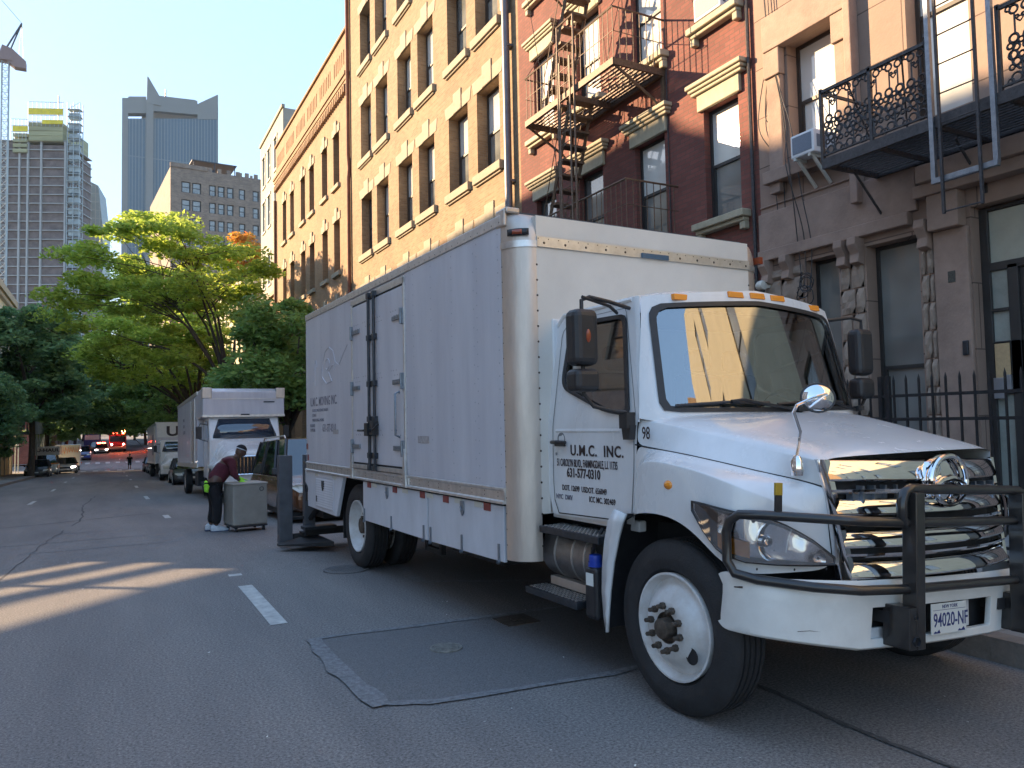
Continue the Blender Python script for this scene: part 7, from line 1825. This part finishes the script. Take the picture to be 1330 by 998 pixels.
MAT['skin_dark'] = mat('skin_dark', (.10,.055,.04), .5, var=.08); MAT['skin_light'] = mat('skin_light', (.35,.2,.14), .5, var=.08)
MAT['maroon'] = mat('maroon', (.085,.014,.024), .9, var=.3, scale=9, bump=.5, bscale=14); MAT['black_cloth'] = mat('black_cloth', (.010,.010,.013), .9, var=.4, scale=8, bump=.5, bscale=12)
MAT['neon'] = mat('neon', (.35,.85,.05), .6, var=.1); MAT['shoe'] = mat('shoe', (.55,.58,.62), .5, var=.2, scale=20); MAT['shoe_dark'] = mat('shoe_dark', (.03,.05,.10), .5)
# worker: stooping towards +x with both hands on the bin lid; local frame x forward, y to the far side, z up
PW = thing('person', 'worker in a maroon sweatshirt, black trousers and neon gloves stooping over the grey bin', 'person', (1.70,15.0,gz(15.0)), R(2))
B_ = [(0,0,.86,(.13,.15)),(.10,0,1.02,(.12,.14)),(.22,0,1.18,(.13,.165)),(.32,0,1.29,(.10,.13)),(.385,0,1.33,.055),(.43,0,1.385,.07),
      (.28,.19,1.27,.062),(.33,.23,1.05,.045),(.48,.20,.925,.034),
      (.28,-.19,1.27,.062),(.31,-.24,1.04,.045),(.42,-.22,.905,.034),
      (-.02,.10,.84,.10),(.03,.12,.46,.062),(-.04,.13,.09,.042),
      (-.02,-.10,.84,.10),(.05,-.12,.46,.062),(.02,-.13,.09,.042)]
E_ = [(0,1),(1,2),(2,3),(3,4),(4,5),(3,6),(6,7),(7,8),(3,9),(9,10),(10,11),(0,12),(12,13),(13,14),(0,15),(15,16),(16,17)]
bodyw = skin('body', B_, E_, 'skin_dark', PW)
# head with a face, profile towards the bin
def head(par, c, r, mt, tilt, fwd=0.0):
    mb = MB(); rows = []
    for i in range(13):
        v_ = PI*i/12; row = []
        for k in range(20):
            a = 2*PI*k/20; x = math.sin(v_)*math.cos(a); y = math.sin(v_)*math.sin(a); z = math.cos(v_)
            fx = 1.0+(.12 if x > 0 and -.6 < z < .1 else 0)*max(0,x)-(.08*(z < -.5))
            if x > .85 and -.35 < z < .05: fx += .16*(1-abs(y)*3) if abs(y) < .33 else 0        # nose
            if x > .7 and .02 < z < .3 and .15 < abs(y) < .5: fx -= .06                         # eye sockets
            row.append((x*.98*r*fx, y*.78*r*(1-.18*max(0,-z)), z*1.18*r))
        rows.append(row)
    mb.grid(rows, closed=True); m_ = Matrix.Rotation(tilt,4,'Y'); mb.v = [tuple(m_@Vector(p)+Vector(c)) for p in mb.v]
    h = part('head', mb, MAT[mt], par, subsurf=1)
    for s in (-1,1):
        e = MB(); e.lathe([(-.01,.0),(-.006,.022),(.006,.026),(.012,.012)],(0,0,0),'y',10); e.v = [tuple(m_@Vector((x-.1*r,y+s*.78*r,z))+Vector(c)) for x,y,z in e.v]; part('ear', e, MAT[mt], h, smooth=True)
        e = MB(); e.lathe([(0,.0),(.004,.010),(.0,.012)],(0,0,0),'x',8); e.v = [tuple(m_@Vector((x+.93*r,y+s*.32*r,z+.12*r))+Vector(c)) for x,y,z in e.v]; part('eye', e, MAT['black_cloth'], h)
    e = MB(); e.box(.96*r,1.02*r,-.25*r,.25*r,-.52*r,-.47*r); e.v = [tuple(m_@Vector(p)+Vector(c)) for p in e.v]; part('mouth', e, mat('lips',(.12,.04,.035),.5,var=0), h)
    return h, m_
hd, hm_ = head(PW, (.475,0,1.435), .098, 'skin_dark', R(22))
mb = MB(); rows = []
for i in range(7):
    v_ = (PI*.5)*i/6; rows.append([(math.sin(v_)*math.cos(a)*.106-.004, math.sin(v_)*math.sin(a)*.086, math.cos(v_)*.10+.035) for a in np.linspace(0,2*PI,20,endpoint=False)])
mb.grid(rows, closed=True); mb.v = [tuple(hm_@Vector(p)+Vector((.475,0,1.435))) for p in mb.v]; part('cap', mb, MAT['black_cloth'], PW, smooth=True)
mb = MB(); mb.tube([tuple(hm_@Vector((.104*math.cos(a)-.002,.084*math.sin(a),.045))+Vector((.475,0,1.435))) for a in np.linspace(0,2*PI,24,endpoint=False)],.010,5,closed=True); part('headband', mb, MAT['shoe'], PW, smooth=True)
sw = skin('sweatshirt', [(-.02,0,.86,(.165,.185)),(.10,0,1.03,(.145,.165)),(.22,0,1.19,(.155,.19)),(.31,0,1.29,(.125,.16)),(.37,0,1.33,.075),(.28,.19,1.27,.085),(.33,.235,1.05,.066),(.44,.21,.96,.050),(.28,-.19,1.27,.085),(.31,-.245,1.04,.066),(.39,-.225,.945,.050)],[(0,1),(1,2),(2,3),(3,4),(3,5),(5,6),(6,7),(3,8),(8,9),(9,10)],'maroon',PW)
skin('trousers', [(-.01,0,.90,(.16,.18)),(-.02,.10,.80,.125),(.03,.12,.46,.095),(-.03,.13,.12,.085),(-.02,-.10,.80,.125),(.05,-.12,.46,.095),(.02,-.13,.12,.085)],[(0,1),(1,2),(2,3),(0,4),(4,5),(5,6)],'black_cloth',PW)
for (w0,s) in (((.48,.20,.925),1),((.42,-.22,.905),-1)):
    J = [(w0[0]-.02,w0[1],w0[2]+.015,.030),(w0[0]+.035,w0[1],w0[2]-.015,(.016,.034)),(w0[0]+.075,w0[1],w0[2]-.022,(.014,.036))]; E2 = [(0,1),(1,2)]
    for k,(dy,ln) in enumerate(((-.03,.055),(-.01,.068),(.01,.065),(.03,.05))):
        i0 = len(J); J += [(w0[0]+.09,w0[1]+dy,w0[2]-.022,.0095),(w0[0]+.09+ln*.55,w0[1]+dy*1.15,w0[2]-.030,.009),(w0[0]+.09+ln,w0[1]+dy*1.2,w0[2]-.040,.008)]; E2 += [(2,i0),(i0,i0+1),(i0+1,i0+2)]
    i0 = len(J); J += [(w0[0]+.045,w0[1]-s*.042,w0[2]-.024,.010),(w0[0]+.08,w0[1]-s*.058,w0[2]-.034,.009)]; E2 += [(1,i0),(i0,i0+1)]
    skin('glove', J, E2, 'neon', PW, sub=1)
tag(skin('spare_glove', [(0,0,.12,.03),(.01,0,.05,.05),(.02,0,-.03,.045),(-.01,.0,-.10,.028),(.03,.0,-.11,.024),(.05,0,-.06,.018)],[(0,1),(1,2),(2,3),(2,4),(1,5)],'neon',None,sub=1), 'spare neon green glove tucked into the back pocket of the worker', 'glove').location = (1.545,14.82,gz(15)+.83)
for (x,y) in ((-.03,.13),(.03,-.13)):
    mb = MB(); mb.grid([[(x-.10+.30*t,y+s*wd_,z) for (s,z) in ((-1,.0),(-1,.05),(-.7,h_),(.7,h_),(1,.05),(1,.0))] for (t,wd_,h_) in ((0,.035,.10),(.12,.045,.14),(.35,.045,.15),(.6,.048,.10),(.85,.05,.075),(1,.03,.05))]); part('shoe', mb, MAT['shoe'], PW, subsurf=1)
    mb = MB(); mb.box(x-.105,x+.205,y-.05,y+.05,-.005,.025); part('sole', mb, MAT['shoe_dark'], PW, bevel=.01)
# walker near the avenue
PN = thing('person', 'pedestrian in dark clothes walking away at the far end of the right kerb', 'person', (1.95,92,gz(92)), 0)
skin('body', [(0,0,.92,(.14,.10)),(0,0,1.2,(.15,.10)),(0,0,1.42,(.16,.10)),(0,0,1.52,.06),(0,0,1.60,.07),(.2,0,1.4,.055),(.26,.02,1.12,.042),(.25,-.08,.88,.034),(-.2,0,1.4,.055),(-.26,.02,1.12,.042),(-.24,-.05,.88,.034),(.09,0,.88,.09),(.1,-.06,.48,.06),(.1,.05,.08,.045),(-.09,0,.88,.09),(-.1,.08,.48,.06),(-.1,.2,.1,.045)],[(0,1),(1,2),(2,3),(3,4),(2,5),(5,6),(6,7),(2,8),(8,9),(9,10),(0,11),(11,12),(12,13),(0,14),(14,15),(15,16)],'skin_light',PN,1)
skin('clothes', [(0,0,.92,(.17,.13)),(0,0,1.2,(.18,.13)),(0,0,1.42,(.19,.12)),(.2,0,1.4,.075),(.26,.02,1.15,.06),(-.2,0,1.4,.075),(-.26,.02,1.15,.06),(.09,0,.85,.11),(.1,-.06,.48,.08),(-.09,0,.85,.11),(-.1,.08,.48,.08)],[(0,1),(1,2),(2,3),(3,4),(2,5),(5,6),(0,7),(7,8),(0,9),(9,10)],'black_cloth',PN,1)
head(PN, (0,0,1.68), .098, 'skin_dark', 0)
# bicycle rider glimpsed at the crossing
# ================================================================ thin summer haze that pales the skyline
mb = MB(); mb.box(-500,500,-120,760,-80,260)
m = bpy.data.materials.new('haze'); m.use_nodes = True; nt = m.node_tree; nt.nodes.clear()
vo = nt.nodes.new('ShaderNodeVolumePrincipled'); vo.inputs['Color'].default_value = (.62,.82,1,1); vo.inputs['Density'].default_value = .00011; vo.inputs['Anisotropy'].default_value = 0
ou = nt.nodes.new('ShaderNodeOutputMaterial'); nt.links.new(vo.outputs[0], ou.inputs['Volume'])
hz_ = part1('haze', mb, m); hz_['kind'] = 'stuff'
bpy.context.view_layer.update()
